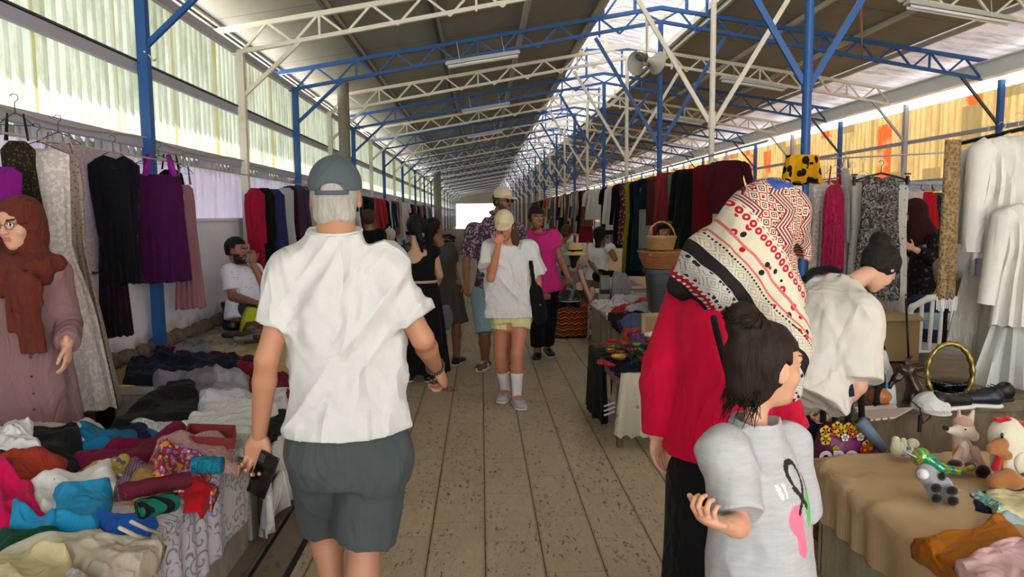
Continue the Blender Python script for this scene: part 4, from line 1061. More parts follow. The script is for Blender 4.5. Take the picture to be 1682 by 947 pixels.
# ---- man in patterned shirt behind her
pm = world_fig('bearded man in beige cap and purple patterned shirt behind the teenage girl', at(806, 7.4), R(176), 1.80,
    dict(pelvis=(808, 478, 7.4), neck=(818, 350, 7.4), head=(826, 330, 7.35), shR=(778, 378, 7.4), elR=(766, 428, 7.4), wrR=(766, 468, 7.3), shL=(850, 378, 7.4), elL=(862, 420, 7.4), wrL=(864, 455, 7.4),
         hipR=(790, 485, 7.4), knR=(796, 548, 7.3), anR=(797, 588, 7.45), toR=(788, 606, 7.3), hipL=(828, 485, 7.4), knL=(830, 548, 7.4), anL=(832, 594, 7.4), toL=(834, 608, 7.25)), skinm=SK_D, vox=.013, headrot=(48, 4, 0))
for sd in 'LR': pm.J['an'+sd][2] = .09; pm.J['to'+sd][2] = .03
pm.body(hands=dict(R=dict(n=(-.6, .6, 0)), L=dict()), headvox=.006, handvox=.007, paint=dict(beard=1), mats=dict(hair=plain('brown_stubble', '4a3226', .8)))
pm.top(printed('purple_print_shirt', '4a3644', ['8d7c90', '2b2233', 'a08a8a'], 26, .42), 'shirt', inf=.022, sleeve=.85, sinf=.024, t0=-.12, nocut=False, neckcut=.06)
b = MB(); b.tube([pm.J['neck']+V3(.080*math.cos(a), .008+.078*math.sin(a), .008-.018*math.sin(a)) for a in np.linspace(0, 2*math.pi, 15)[:-1]], .013, 6, closed=True); b.build('collar', MATS['purple_print_shirt'], pm.root, smooth=True)
pm.pants(cloth('pale_blue_shorts', '7d98a6'), 'shorts', inf=.022, upto=.97, cuff=.03); pm.hair(HBR, back=-.06, fringe=.05, vox=.008)
ball_cap(pm, cloth('cream_cap', 'c2b295', fold=.2), tilt=0, vox=.006); glasses(pm, plain('dark_frames', '1f1a1c', .3), tint=plain('dark_lens', '17120f', .1))
for sd in 'LR': pm.shoe(sd, printed('brown_white_sneaker', '5f4c3e', ['d5cfc6'], 22, .40, fold=0), plain('white_rubber', 'dcd9d2', .6), name='sneaker')

# ---- woman in pink shirt with a helmet
pw_ = world_fig('woman in pink shirt and black trousers holding a black helmet by its strap', at(893, 7.95), R(178), 1.62,
    dict(pelvis=(894, 462, 7.95), neck=(884, 378, 7.95), head=(881, 357, 7.9), shR=(868, 388, 7.95), elR=(866, 425, 8.0), wrR=(870, 455, 8.0), shL=(908, 388, 7.95), elL=(920, 425, 7.9), wrL=(933, 456, 7.75),
         hipR=(884, 468, 7.95), knR=(882, 520, 7.9), anR=(883, 570, 7.95), toR=(881, 590, 7.8), hipL=(903, 468, 7.95), knL=(903, 520, 7.95), anL=(899, 566, 8.2), toL=(905, 584, 8.0)), female=True, skinm=SK_D, vox=.013, build=1.1, headrot=(20, 8, 0))
for sd in 'LR': pw_.J['an'+sd][2] = .085; pw_.J['to'+sd][2] = .03
pw_.body(hands=dict(L=dict(curl=(60, 60, 60, 60), n=(.3, .9, 0)), R=dict()), headvox=.006, handvox=.006)
pw_.top(cloth('pink_shirt', 'b3266c', fold=.5), 'shirt', inf=.018, sleeve=.5, sinf=.024, t0=-.10, vneck=.02)
b = MB(); b.tube([pw_.J['neck']+V3(.076*math.cos(a), .012+.076*math.sin(a), -.006-.03*math.sin(a)) for a in np.linspace(0, 2*math.pi, 15)[:-1]], .012, 6, closed=True); b.build('collar', MATS['pink_shirt'], pw_.root, smooth=True)
pw_.pants(BLK, upto=1.85, wide=.012); pw_.hair(HB, back=-.05, fringe=.05, puff=.014, bun=(0, -.12, .01, .04), vox=.008)
for sd in 'LR': pw_.shoe(sd, plain('dark_sneaker', '15191c', .5), plain('white_rubber', 'dcd9d2', .6), name='sneaker')
hc_ = q(934, 494, 7.72); f = SDF(); f.ell((0, 0, 0), (.135, .15, .130)); f.ell((0, .09, -.04), (.095, .10, .06), .02, 's'); f.ell((0, 0, -.08), (.10, .11, .12), .01, 's')
o = f.obj('motorcycle_helmet', plain('gloss_black', '0b0c0e', .28, spec=.5), None, .008); o.location = Vector(hc_); o.rotation_euler = (0, 0, R(178)); tag(o, 'black motorcycle helmet hanging from the hand of the woman in pink', 'helmet')
b = MB(); b.tube([(.04*math.cos(a), 0, .125+.055*math.sin(a)) for a in np.linspace(0, math.pi, 9)], .007, 6); b.build('chin_strap', BLK, o, smooth=True)
b = MB(); b.tube([(.136*math.cos(a), .151*math.sin(a), .01) for a in np.linspace(R(40), R(140), 9)], .006, 6); b.build('visor_trim', plain('silver_trim', '8b8d92', .3), o, smooth=True)

# ---- right side, further back
sc_ = world_fig('child in straw hat and grey strap top leaning on the right counter', at(946, 9.5), R(-65), 1.25,
    dict(pelvis=(946, 482, 9.5), neck=(944, 434, 9.5), head=(945, 419, 9.5), shL=(934, 440, 9.6), elL=(938, 462, 9.7), wrL=(950, 478, 9.7), shR=(952, 441, 9.35), elR=(958, 462, 9.3), wrR=(968, 486, 9.3)), female=True, skinm=SK_F, vox=.014, headrot=(40, 5, 0))
sc_.body(hands=dict(L=dict(), R=dict()), headvox=.008, handvox=.008); sc_.top(cloth('grey_top', '6f6a70'), 'top', sleeve=.02, t1=.40, sinf=.0); sc_.skirt(cloth('dark_skirt', '2c2a30'), zb=.35, r0=(.13, .1), r1=(.2, .17)); sc_.hair(HB, long=.13, back=-.1, vox=.008)
hc = sc_.J['head']; b = MB(); b.lathe([(.0, .16), (.06, .158), (.085, .13), (.095, .055), (.10, .045), (.165, .015), (.168, .008), (.10, .035), (.09, .05)], hc+V3(0, 0, .0), 28); o = b.build('straw_hat', striped('straw_weave', 'd3b873', 'b89a58', 60, 'Z', .4, .2), sc_.root, smooth=True)
b = MB(); b.lathe([(.0962, .050), (.0945, .075), (.0935, .075), (.095, .05)], hc, 28); b.build('hat_band', BLK, o, smooth=True)
ws = world_fig('woman in pale grey t-shirt sitting behind the straw hat child', at(930, 11.6), R(-60), 1.6,
    dict(pelvis=(930, 442, 11.6), neck=(926, 396, 11.6), head=(931, 381, 11.5), shL=(918, 402, 11.7), elL=(916, 425, 11.7), wrL=(924, 440, 11.6), shR=(938, 403, 11.4), elR=(942, 424, 11.4), wrR=(950, 436, 11.4), hipR=(932, 446, 11.5), knR=(948, 446, 11.4), anR=(950, 478, 11.4), toR=(956, 480, 11.4), hipL=(928, 446, 11.7), knL=(944, 446, 11.8), anL=(946, 478, 11.8), toL=(950, 480, 11.8)), female=True, skinm=SK_M, vox=.018, headrot=(30, 8, 0))
ws.body(hands=dict(L=dict(), R=dict()), headvox=.009, handvox=.011, feet=False); ws.top(cloth('pale_grey_tee', '9fa3a4'), 't_shirt', sleeve=.55); ws.pants(BLK); ws.hair(HBR, back=-.07, long=.03, vox=.009)
wt = world_fig('woman with long black hair in white tank top sitting by the right counter', at(988, 10.9), R(-40), 1.62,
    dict(pelvis=(982, 450, 10.9), neck=(985, 402, 10.9), head=(986, 386, 10.9), shL=(972, 408, 11.0), elL=(970, 430, 10.9), wrL=(980, 445, 10.7), shR=(1002, 408, 10.7), elR=(1010, 425, 10.6), wrR=(1000, 400, 10.7), hipR=(986, 452, 10.8), knR=(1005, 452, 10.9), anR=(1005, 490, 10.9), toR=(1010, 492, 10.9), hipL=(978, 452, 11), knL=(996, 452, 11.2), anL=(996, 490, 11.2), toL=(1000, 492, 11.2)), female=True, skinm=SK_D, vox=.017, build=1.15)
wt.body(hands=dict(L=dict(), R=dict()), face=False, headvox=.010, handvox=.011, feet=False); wt.top(WHT, 'tank_top', sleeve=.05, t0=-.1); wt.pants(BLK); wt.hair(HB, back=-.12, long=.17, puff=.02, vox=.009)
cf = world_fig('child peeking out between hanging clothes behind the baskets', at(1089, 8.9), R(-160), 1.35,
    dict(pelvis=(1092, 470, 8.9), neck=(1090, 400, 8.9), head=(1089, 382, 8.9), shL=(1102, 410, 8.9), elL=(1104, 440, 8.9), wrL=(1100, 465, 8.8), shR=(1078, 410, 8.9), elR=(1076, 440, 8.9), wrR=(1080, 465, 8.8)), skinm=SK_M, vox=.018)
cf.body(hands=dict(L=dict(), R=dict()), headvox=.009, handvox=.011); cf.top(BLK, 't_shirt', sleeve=.6); cf.pants(BLK); cf.hair(HB, vox=.009)

# ---- right stall: seated man from behind, woman in maroon headscarf
st = world_fig('grey-haired man in pale blue polo with navy bands sitting with his back turned', at(1545, 6.15), R(-8), 1.72,
    dict(pelvis=(1545, 600, 6.15), neck=(1548, 478, 6.15), head=(1550, 446, 6.2), shL=(1508, 500, 6.15), elL=(1480, 540, 6.1), wrL=(1470, 570, 6.35), shR=(1590, 500, 6.15), elR=(1612, 545, 6.1), wrR=(1600, 575, 6.3),
         hipL=(1528, 605, 6.2), knL=(1515, 600, 6.65), anL=(1515, 660, 6.7), toL=(1515, 660, 6.85), hipR=(1565, 605, 6.2), knR=(1580, 600, 6.65), anR=(1580, 660, 6.7), toR=(1580, 660, 6.85)), skinm=SK_M, vox=.013, build=1.1)
for sd in 'LR': st.J['an'+sd][2] = .085; st.J['to'+sd][2] = .03
st.body(hands=dict(L=dict(), R=dict()), face=False, headvox=.007, handvox=.009, feet=True)
g = G('banded_polo', .85, .15); s_ = g.sep(); zc = g.math('SUBTRACT', s_[2], float(st.J['pelvis'][2]))
b1 = g.math('MULTIPLY', g.math('GREATER_THAN', zc, .20), g.math('LESS_THAN', zc, .33)); b2 = g.math('MULTIPLY', g.math('GREATER_THAN', zc, .12), g.math('LESS_THAN', zc, .15)); b3 = g.math('GREATER_THAN', zc, .475)
g.col(g.mix(g.math('MAXIMUM', g.math('MAXIMUM', b1, b2), b3), lin('90a9b0'), lin('1c2742'))); g.bump(g.noise(scale=8, detail=3), .4, .03)
st.top(g.m, 'polo_shirt', inf=.024, sleeve=.85, sinf=.022, t0=-.12, amp=.008); st.pants(cloth('navy_trousers', '1c2030')); st.hair(HG, back=-.075, puff=.012, vox=.007, amp=.008, earcut=True)
mh = world_fig('woman in maroon headscarf and black floral dress browsing the far rail', at(1520, 7.6), R(70), 1.62,
    dict(pelvis=(1524, 470, 7.6), neck=(1516, 378, 7.6), head=(1501, 346, 7.6), shL=(1508, 394, 7.75), elL=(1500, 415, 7.8), wrL=(1492, 408, 7.75), shR=(1536, 396, 7.4), elR=(1545, 430, 7.3), wrR=(1500, 408, 7.3)), female=True, skinm=SK_F, vox=.014, build=1.15)
mh.body(hands=dict(L=dict(), R=dict()), headvox=.008, handvox=.008)
M_FL = printed('black_floral', '121014', ['4a3b3a', '3b2c30'], 18, .25); f = SDF()
f.tor([(-.85, 0, 0, .30, .26), (-.3, 0, 0, .26, .22), (0, 0, 0, .21, .18), (.25, 0, 0, .19, .16), (.40, 0, 0, .16, .12), (.48, 0, 0, .09, .08)], M=mh.M, o=mh.J['pelvis'], fl=(.06, 8, 0))
for sd in 'LR': mh.arm(f, sd, .022, 1.8, cuffinf=.03)
f.disp(lambda P: .01*(ridge(P*[1, 1, .4], 7, 2)-.4)); f.obj('dress', M_FL, mh.root, .012)
c2, M2 = mh.J['head'], mh.HM; f = SDF(); f.ell(c2+M2@V3(0, -.02, .02), (.10, .118, .118), M=M2); f.cap(c2+V3(0, -.03, -.06), mh.J['neck']+V3(0, 0, -.06), .10, .15, k=.04)
f.ops.append(('s', lambda P: (lambda Lp: np.where(Lp[..., 1] > 0, np.sqrt((Lp[..., 0]/.055)**2+((Lp[..., 2]+.020)/.082)**2)-1, 1)*.06)((P-c2)@M2), .010)); f.disp(lambda P: .008*(ridge(P, 10, 2)-.4))
f.obj('headscarf', cloth('maroon_scarf', '2e1214', fold=.4), mh.root, .010)
# ================================================================== the three figures at the right counter
# ---- woman in red with the patterned headscarf
rw = world_fig('woman in red long-sleeved top, black trousers and large patterned headscarf looking down', at(1195, 2.45), R(-42), 1.64,
    dict(pelvis=(1178, 700, 2.45), neck=(1205, 440, 2.45), head=(1262, 372, 2.42), shL=(1140, 462, 2.62), elL=(1088, 600, 2.52), wrL=(1078, 712, 2.50), shR=(1252, 500, 2.38), elR=(1262, 630, 2.42), wrR=(1312, 712, 2.60)),
    female=True, skinm=SK_F, vox=.010, build=1.22, headrot=(-12, 38, 0))
Lf = lambda px, py, Y: rw.L(q(px, py, Y))
rw.J['hipL'] = Lf(1140, 740, 2.55); rw.J['hipR'] = Lf(1190, 740, 2.38)
for sd, e in (('L', 1105), ('R', 1165)):
    Yd = 2.58 if sd == 'L' else 2.36
    rw.J['kn'+sd] = Lf(e+15, 920, Yd); k_ = rw.J['kn'+sd]; rw.J['an'+sd] = V3(k_[0]*1.05, k_[1]-.02, .085); rw.J['to'+sd] = V3(k_[0]*1.05, k_[1]+.15, .03)
rw.body(hands=dict(L=dict(d=(.02, .05, -1), n=(1, -.1, 0), curl=(10, 14, 18, 22), first=(8, 10, 14, 18), thumb=(.45, .85, .3)), R=dict(d=(.05, .15, -1), n=(-1, .2, 0), curl=(22, 24, 28, 32))), headvox=.0055, handvox=.0035, face=True)
M_RED = cloth('crimson_jersey', 'b3062f', fold=.3, var=.05)
f = SDF(); ts = rw.ts
f.tor([(-.10, 0, .0, .180, .155), (.0, 0, 0, .182, .150), (.12, 0, 0, .168, .140), (.25, 0, 0, .172, .145), (.36, 0, 0, .178, .135), (.43, 0, 0, .150, .105), (.48, 0, 0, .095, .08), (.52, 0, 0, .062, .06)], M=rw.M, o=rw.J['pelvis'], pw=2.1)
rw.arm(f, 'L', .013, 2.0, r=(.056, .046, .032)); rw.arm(f, 'R', .013, 2.0, r=(.052, .044, .032))
f.disp(lambda P: .007*(ridge((P@_A)*[1.2, 1, .6]+3, 7, 2)-.35))
f.cut(rw.J['pelvis']+V3(0, 0, -.095), (.12, .1, -1)); f.obj('top', M_RED, rw.root, .0065)
f = SDF(); f.tor([(-.75, .0, 0, .19, .175), (-.45, 0, 0, .185, .165), (-.15, 0, 0, .175, .145), (.02, 0, 0, .165, .135)], M=frame((0, 0, 1), (0, 1, 0)), o=rw.J['pelvis']*[1, 1, 1], fl=(.05, 6, .4))
f.disp(lambda P: .008*(ridge(P*[1.3, 1.3, .3], 7, 2)-.4)); f.obj('trousers', BLK, rw.root, .010)
# scarf: pattern bands follow the distance from the brow
def m_scarf():
    g = G('ethnic_print_scarf', .85, .2); s = g.sep(g.co('UV')); A, Z = s[0], s[1]     # metres across and up the cloth, from the crown
    base = lin('c6bda8'); blk = lin('1b181a'); red = lin('a3122b'); grey = lin('8f8a86'); pink = lin('b8605e'); blue = lin('2f4e94')
    mm = lambda op, x, y: g.math(op, x, y)
    S = g.math('ADD', mm('MULTIPLY', A, -.78), mm('MULTIPLY', Z, -.63)); T = g.math('ADD', mm('MULTIPLY', A, .63), mm('MULTIPLY', Z, -.78))
    S = g.math('ADD', S, mm('MULTIPLY', g.noise(g.comb(A, Z, 0), 5, 2), .05)); S = g.math('SUBTRACT', S, .052)
    def tri(x, n): return g.math('ABSOLUTE', g.math('SUBTRACT', g.math('FRACT', g.math('MULTIPLY', x, n)), .5))
    def band(a, b): return g.math('MULTIPLY', g.math('GREATER_THAN', S, a), g.math('LESS_THAN', S, b))
    def AND(a, b): return g.math('MULTIPLY', a, b)
    def LT(a, b): return g.math('LESS_THAN', a, b)
    def GT(a, b): return g.math('GREATER_THAN', a, b)
    n1 = g.noise(g.comb(A, Z, 0), 14, 3); c = g.mix(n1, tuple(x*.86 for x in base), base)
    # crown: nested squares with zigzag strokes between them
    d = g.math('ADD', tri(S, 26), tri(T, 26)); ring = g.math('FRACT', mm('MULTIPLY', d, 3.2))
    cr = g.mix(GT(ring, .60), c, red); cr = g.mix(LT(d, .30), cr, blk); cr = g.mix(LT(d, .20), cr, base); cr = g.mix(LT(d, .10), cr, blk)
    e = g.vor(g.comb(A, Z, 2), 75, rand=.3); cr = g.mix(AND(LT(e, .26), GT(d, .55)), cr, blk)
    zz = g.math('FRACT', mm('MULTIPLY', g.math('ADD', A, mm('MULTIPLY', tri(Z, 9.5), .09)), 8.5))
    zl = g.math('FRACT', mm('MULTIPLY', zz, 9)); zc = g.mix(GT(zl, .5), blk, lin('b5aaa0')); zc = g.mix(AND(GT(zl, .2), LT(zl, .36)), zc, red)
    cr = g.mix(LT(zz, .40), cr, zc); cr = g.mix(AND(GT(Z, .105), LT(g.noise(g.comb(A, Z, 4), 9, 1), .44)), cr, blue)
    col = g.mix(LT(S, .03), c, cr)
    fl = g.vor(g.comb(mm('MULTIPLY', T, 38), mm('MULTIPLY', S, 38), 0), 1.0, rand=0); col = g.mix(AND(band(.034, .064), AND(LT(fl, .42), GT(fl, .14))), col, red)
    t1 = g.vor(g.comb(S, T, 3), 26, rand=.55); col = g.mix(AND(band(.066, .155), LT(t1, .22)), col, blk)
    t2 = g.vor(g.comb(S, T, 8), 21, rand=.5); col = g.mix(AND(band(.066, .155), AND(LT(t2, .22), GT(t2, .07))), col, red)
    col = g.mix(band(.104, .112), col, pink); col = g.mix(band(.136, .142), col, pink); col = g.mix(AND(band(.150, .156), GT(tri(T, 90), .22)), col, blk)
    la = g.math('ADD', tri(S, 20), tri(T, 16)); lr = g.math('FRACT', mm('MULTIPLY', la, 4.5))
    col = g.mix(AND(band(.158, .188), GT(lr, .72)), col, grey); col = g.mix(band(.190, .226), col, blk)
    lg_ = g.mix(n1, lin('bdb8b2'), lin('a8a39e')); col = g.mix(band(.226, 9), col, lg_)
    col = g.mix(AND(band(.236, .275), GT(lr, .80)), col, lin('75706e')); col = g.mix(AND(band(.24, .275), LT(la, .09)), col, red)
    vi = g.vor(g.comb(S, T, 5), 62, rand=.5); col = g.mix(AND(g.math('ADD', band(.228, .238), band(.272, .282)), LT(vi, .42)), col, blk)
    rz_ = g.vor(g.comb(S, T, 6), 70, rand=.2); col = g.mix(band(.286, .304), col, g.mix(LT(rz_, .3), lin('8c1127'), base)); col = g.mix(band(.304, 9), col, blk)
    g.col(col); g.bump(g.noise(g.map(scale=(1, 1, .6)), 11, 4), .45, .02); return g.m
c, M = rw.J['head'], rw.HM
f = SDF(); W = lambda x, y, z: c+M@V3(x, y, z)
f.ell(W(0, -.020, .030), (.108, .132, .118), M=M); f.cap(W(0, .04, .055), W(0, .195, .030), .090, .040, k=.05, sq=(tuple(M[:, 0]), 1.15)); f.ell(W(0, -.05, -.06), (.108, .105, .115), .05, M=M)
nk = rw.J['neck']
f.cap(W(0, -.06, -.05), nk+V3(0, -.02, -.02), .105, .150, k=.06)
for sx, r_ in ((-.155, .055), (.15, .055), (0, .06)):
    f.cap(nk+V3(sx*.5, -.03, .02), nk+V3(sx, -.05 if sx else -.11, -.105 if sx > 0 else -.055), .10, r_, k=.05)
f.cap(nk+V3(.02, .05, .02), rw.J['shR']+V3(-.01, .03, .04), .135, .125, k=.05); f.cap(nk+V3(.05, .08, .02), Lf(1290, 560, 2.27), .095, .075, k=.05); f.cap(Lf(1290, 560, 2.27), Lf(1300, 640, 2.24), .075, .035, k=.03)
f.ops.append(('s', lambda P: (lambda Lp: np.where(Lp[..., 1] > .02, np.sqrt((Lp[..., 0]/.058)**2+((Lp[..., 2]+.040)/.080)**2)-1, 1)*.06)((P-c)@M), .012))
f.disp(lambda P: .013*(ridge((P@_A)*[1.6, 1.2, .55]+1.3, 7.5, 2)-.35))
sc_o = f.obj('headscarf', m_scarf(), rw.root, .0055)
me = sc_o.data; uvl = me.uv_layers.new(name='UVMap'); co = np.zeros(len(me.vertices)*3); me.vertices.foreach_get('co', co); co = co.reshape(-1, 3)
_cx = math.cos(rw.rz); _sx = math.sin(rw.rz)
U_ = (co[:, 0]-c[0])*_cx-(co[:, 1]-c[1])*_sx; V_ = co[:, 2]-c[2]
li = np.zeros(len(me.loops), np.int32); me.loops.foreach_get('vertex_index', li); uv = np.stack([U_[li]*1.0, V_[li]], 1).ravel(); uvl.data.foreach_set('uv', uv)
b = MB(); pts = [Lf(1172, 520, 2.30), Lf(1176, 540, 2.27), Lf(1192, 600, 2.25), Lf(1204, 640, 2.25)]
b.tube(pts, .011, 6); tag(b.build('bag_strap', BLK, rw.root, smooth=True), 'black shoulder bag strap')

# ---- little girl with the topknot
gl = world_fig('little girl with dark hair bun in light grey printed t-shirt looking away', at(1250, 1.85), R(-118), 1.27,
    dict(pelvis=(1248, 905, 1.85), neck=(1240, 693, 1.85), head=(1258, 602, 1.86), shR=(1190, 742, 1.76), elR=(1214, 864, 1.65), wrR=(1186, 860, 1.57), shL=(1290, 728, 1.97), elL=(1318, 860, 2.0), wrL=(1322, 950, 1.98)),
    female=True, skinm=SK_G, vox=.008, headrot=(46, 0, 0), hq=.93)
gq = gl.L
for sd, e in (('R', -1), ('L', 1)):
    px_ = 1225 if sd == 'R' else 1275; Yd = 1.80 if sd == 'R' else 1.92; h_ = gq(q(px_, 905, Yd)); gl.J['hip'+sd] = h_; gl.J['kn'+sd] = V3(h_[0], h_[1]+.01, .34); gl.J['an'+sd] = V3(h_[0], h_[1]-.02, .07); gl.J['to'+sd] = V3(h_[0], h_[1]+.11, .03)
_up = gl.L(q(1146, 850, 1.52)); 
gl.body(hands=dict(R=dict(d=_up-gl.J['wrR'], n=(0, 0, 1), curl=(52, 56, 58, 60), first=(34, 38, 42, 46), q=.80, thumb=(.7, .6, .5), tc=30), L=dict()), headvox=.004, handvox=.003, face=True, neckr=.040)
def m_heather():
    g = G('heather_grey_tee', .9, .15); f_ = g.noise(g.map(scale=(1, 1, 6)), 16, 5, .7); g.col(g.mix(f_, lin('8f8f94'), lin('b2b2b5')))
    g.bump(g.noise(g.map(scale=(1, 1, .5)), 9, 3, .55, .6), .4, .03); return g.m
f = SDF(); ts = gl.ts
f.tor([(t_*ts, 0, 0, a_, b_) for t_, a_, b_ in ((-.75, .168, .150), (-.2, .160, .142), (0, .152, .134), (.2, .142, .120), (.34, .134, .104), (.41, .112, .085), (.46, .080, .068), (.53, .060, .056))], M=gl.M, o=gl.J['pelvis'], pw=2.15)
gl.arm(f, 'R', .026, .86, cuffinf=.040); gl.arm(f, 'L', .024, .86, cuffinf=.036)
f.disp(lambda P: .010*(ridge((P@_A)*[1.5, 1.5, .6]+6, 8, 2)-.35)); f.ell(gl.J['neck']+V3(0, 0, .030), (.070, .066, .046), .006, 's')
# print on the chest: black ribbon loop, pink and green balloons (u across the chest, z height)
def seg(P2, a, b_, w_): 
    a = np.array(a); b_ = np.array(b_); ab = b_-a; t = np.clip(((P2-a)@ab)/(ab@ab), 0, 1); return np.linalg.norm(P2-a-t[:, None]*ab, axis=1) < w_
nz = gl.J['neck'][2]
def paint(P):
    mi = np.zeros(len(P)); fr = P[:, 1] > gl.J['neck'][1]+.02; u, z = P[:, 0]-.035, P[:, 2]-nz; Q = np.stack([u, z], 1)
    e = ((u-.045)/.030)**2+((z+.215)/.040)**2 < 1; e |= ((u-.035)/.024)**2+((z+.275)/.036)**2 < 1; mi[fr & e] = 2
    e = ((u+.025)/.022)**2+((z+.205)/.050)**2 < 1; mi[fr & e] = 3
    rr = np.sqrt(((u-.015)/.75)**2+((z+.115)/1.0)**2); e = (np.abs(rr-.036) < .0075) & (z > -.135)
    e |= seg(Q, (.040, -.135), (-.010, -.195), .0075) | seg(Q, (-.010, -.135), (.030, -.200), .0075)
    for x in (-.035, -.055): e |= seg(Q, (x, -.125), (x-.004, -.165), .004)
    mi[fr & e] = 1
    for i, x in enumerate((.085, .072)): mi[fr & seg(Q, (x, -.12), (x-.004, -.15), .003)] = 4
    return mi
f.obj('printed_t_shirt', None, gl.root, .0045, mats=[m_heather(), plain('print_black', '141416', .8), plain('print_pink', 'cf6a87', .8, var=.12, vscale=30), plain('print_green', '58ab62', .8, var=.1, vscale=30), plain('print_white', 'd8d8da', .8)], paint=paint)
b = MB(); b.tube([gl.J['neck']+V3(.062*math.cos(a), .0+.057*math.sin(a), .004-.010*math.sin(a)) for a in np.linspace(0, 2*math.pi, 25)[:-1]], .0045, 6, closed=True); b.build('collar', plain('heather_collar', '9c9ca0', .9), gl.root, smooth=True)
GH = hairmat('girl_dark_hair', '0a0605', '2c1d14')
def exg(f, W): f.ell(W(0, -.060, -.055), (.052*.9, .045, .050), .03); f.cap(W(0, -.05, .07), W(-.0, -.075, .12), .045, .040, k=.02)
hr = gl.hair(GH, back=-.092, puff=.011, fringe=.052, bun=(0, -.080, .138, .046), extra=exg, vox=.0045, amp=.008, earcut=True)
# loose wisps of hair
b = MB(); c, M = gl.J['head'], gl.HM
for i in range(70):
    a0 = rnd.uniform(-1.2, 1.2); p0 = c+M@V3(.062*math.sin(a0), -.055-.03*math.cos(a0), rnd.uniform(-.085, -.03))
    L_ = rnd.uniform(.03, .085); pts = [p0+M@V3(.010*math.sin(t*3+i)+.016*t*math.sin(a0), -.022*t*math.cos(a0*.8)+.006*math.sin(t*4+i*2), -L_*t) for t in np.linspace(0, 1, 6)]; b.tube(pts, [.0022, .002, .0016, .0012, .0009, .0005], 4)
for i in range(60):
    th = rnd.uniform(0, 6.28); r0 = .044; cc = c+M@V3(0, -.080, .138)*.93; v = V3(math.cos(th), math.sin(th), rnd.uniform(-.3, 1)); v = unit(v); w2 = unit(np.cross(v, (.3, .2, 1)))
    pts = [cc+r0*(v*math.cos(t)+w2*math.sin(t))*(1+.22*t*rnd.random()) for t in np.linspace(0, 1.5, 7)]; b.tube(pts, .0016, 4)
tag(b.build('loose_hair', GH, gl.root, smooth=True), kind='stuff')
gl.pants(cloth('dark_leggings', '23232a'), upto=1.9)

# ---- woman bending over the right counter
bd = world_fig('woman with black bun in loose cream-white t-shirt bending over the right counter', at(1350, 3.45), R(-48), 1.62,
    dict(pelvis=(1334, 606, 3.36), neck=(1384, 474, 3.54), head=(1444, 440, 3.60), shR=(1410, 518, 3.34), elR=(1408, 632, 3.22), wrR=(1364, 674, 3.28), shL=(1340, 488, 3.62), elL=(1350, 590, 3.75), wrL=(1370, 650, 3.80)), female=True, skinm=SK_F, vox=.010, build=1.18, headrot=(-10, 58, 0), tor=[x for x in TOR_F if x[0] > .01])
bl = lambda px, py, Y: bd.L(q(px, py, Y))
bd.fwd = V3(0, 1, -.5); bd.M = frame(bd.J['neck']-bd.J['pelvis'], bd.fwd)
for sd, e in (('R', 1), ('L', -1)):
    h_ = bl(1338 if sd == 'R' else 1330, 640, 3.46 if sd == 'R' else 3.62); bd.J['hip'+sd] = h_; bd.J['kn'+sd] = V3(h_[0], h_[1]+.03, .48); bd.J['an'+sd] = V3(h_[0], h_[1]-.01, .085); bd.J['to'+sd] = V3(h_[0], h_[1]+.16, .03)
bd.body(hands=dict(R=dict(curl=(55, 58, 60, 62), n=(-.3, .4, .6)), L=dict()), headvox=.006, handvox=.004, face=True)
f = SDF(); ts = bd.ts
f.tor([(-.17, 0, 0, .196, .160), (0, 0, 0, .200, .165), (.15, 0, -.005, .190, .160), (.28, 0, -.015, .190, .160), (.38, 0, -.01, .175, .130), (.45, 0, 0, .12, .09), (.50, 0, 0, .07, .065)], M=bd.M, o=bd.J['pelvis'], pw=2.1)
bd.arm(f, 'R', .046, .93, cuffinf=.068, k=.05); bd.arm(f, 'L', .044, .92, cuffinf=.06)
f.disp(lambda P: .018*np.maximum(ridge((P@_A.T)*[1.6, 1, .4]+8, 5, 2), 0)**2-.003+.005*(ridge(P, 14, 2)-.4))
f.ell(bd.J['neck']+unit(bd.J['neck']-bd.J['pelvis'])*.035, (.075, .075, .06), .008, 's')
f.obj('t_shirt', cloth('cream_tee', 'c3beb5', fold=.5, fscale=5), bd.root, .0065)
b = MB(); b.tube([bl(1304, 500, 3.54), bl(1312, 468, 3.58), bl(1335, 446, 3.60), bl(1362, 440, 3.60), bl(1382, 448, 3.58)], .020, 8)
tag(b.build('shoulder_strap', BLK, bd.root, smooth=True), 'wide black bag strap')
f = SDF(); f.cap(bl(1362, 575, 3.28), bl(1352, 655, 3.26), .050, .062, k=.02, flat=.01); f.obj('black_vest', BLK, bd.root, .008)
bd.tor = TOR_F; bd.M = frame((0, 0, 1), (0, 1, 0)); bd.pants(cloth('dark_blue_jeans', '17233a', fold=.4), 'jeans', upto=1.9, wide=.008)
def exb(f, W): f.ell(W(0, -.075, .0), (.055, .05, .06), .03)
bd.hair(HB, back=-.09, puff=.014, fringe=.055, bun=(0, -.12, .075, .05), extra=exb, vox=.0055, amp=.008)
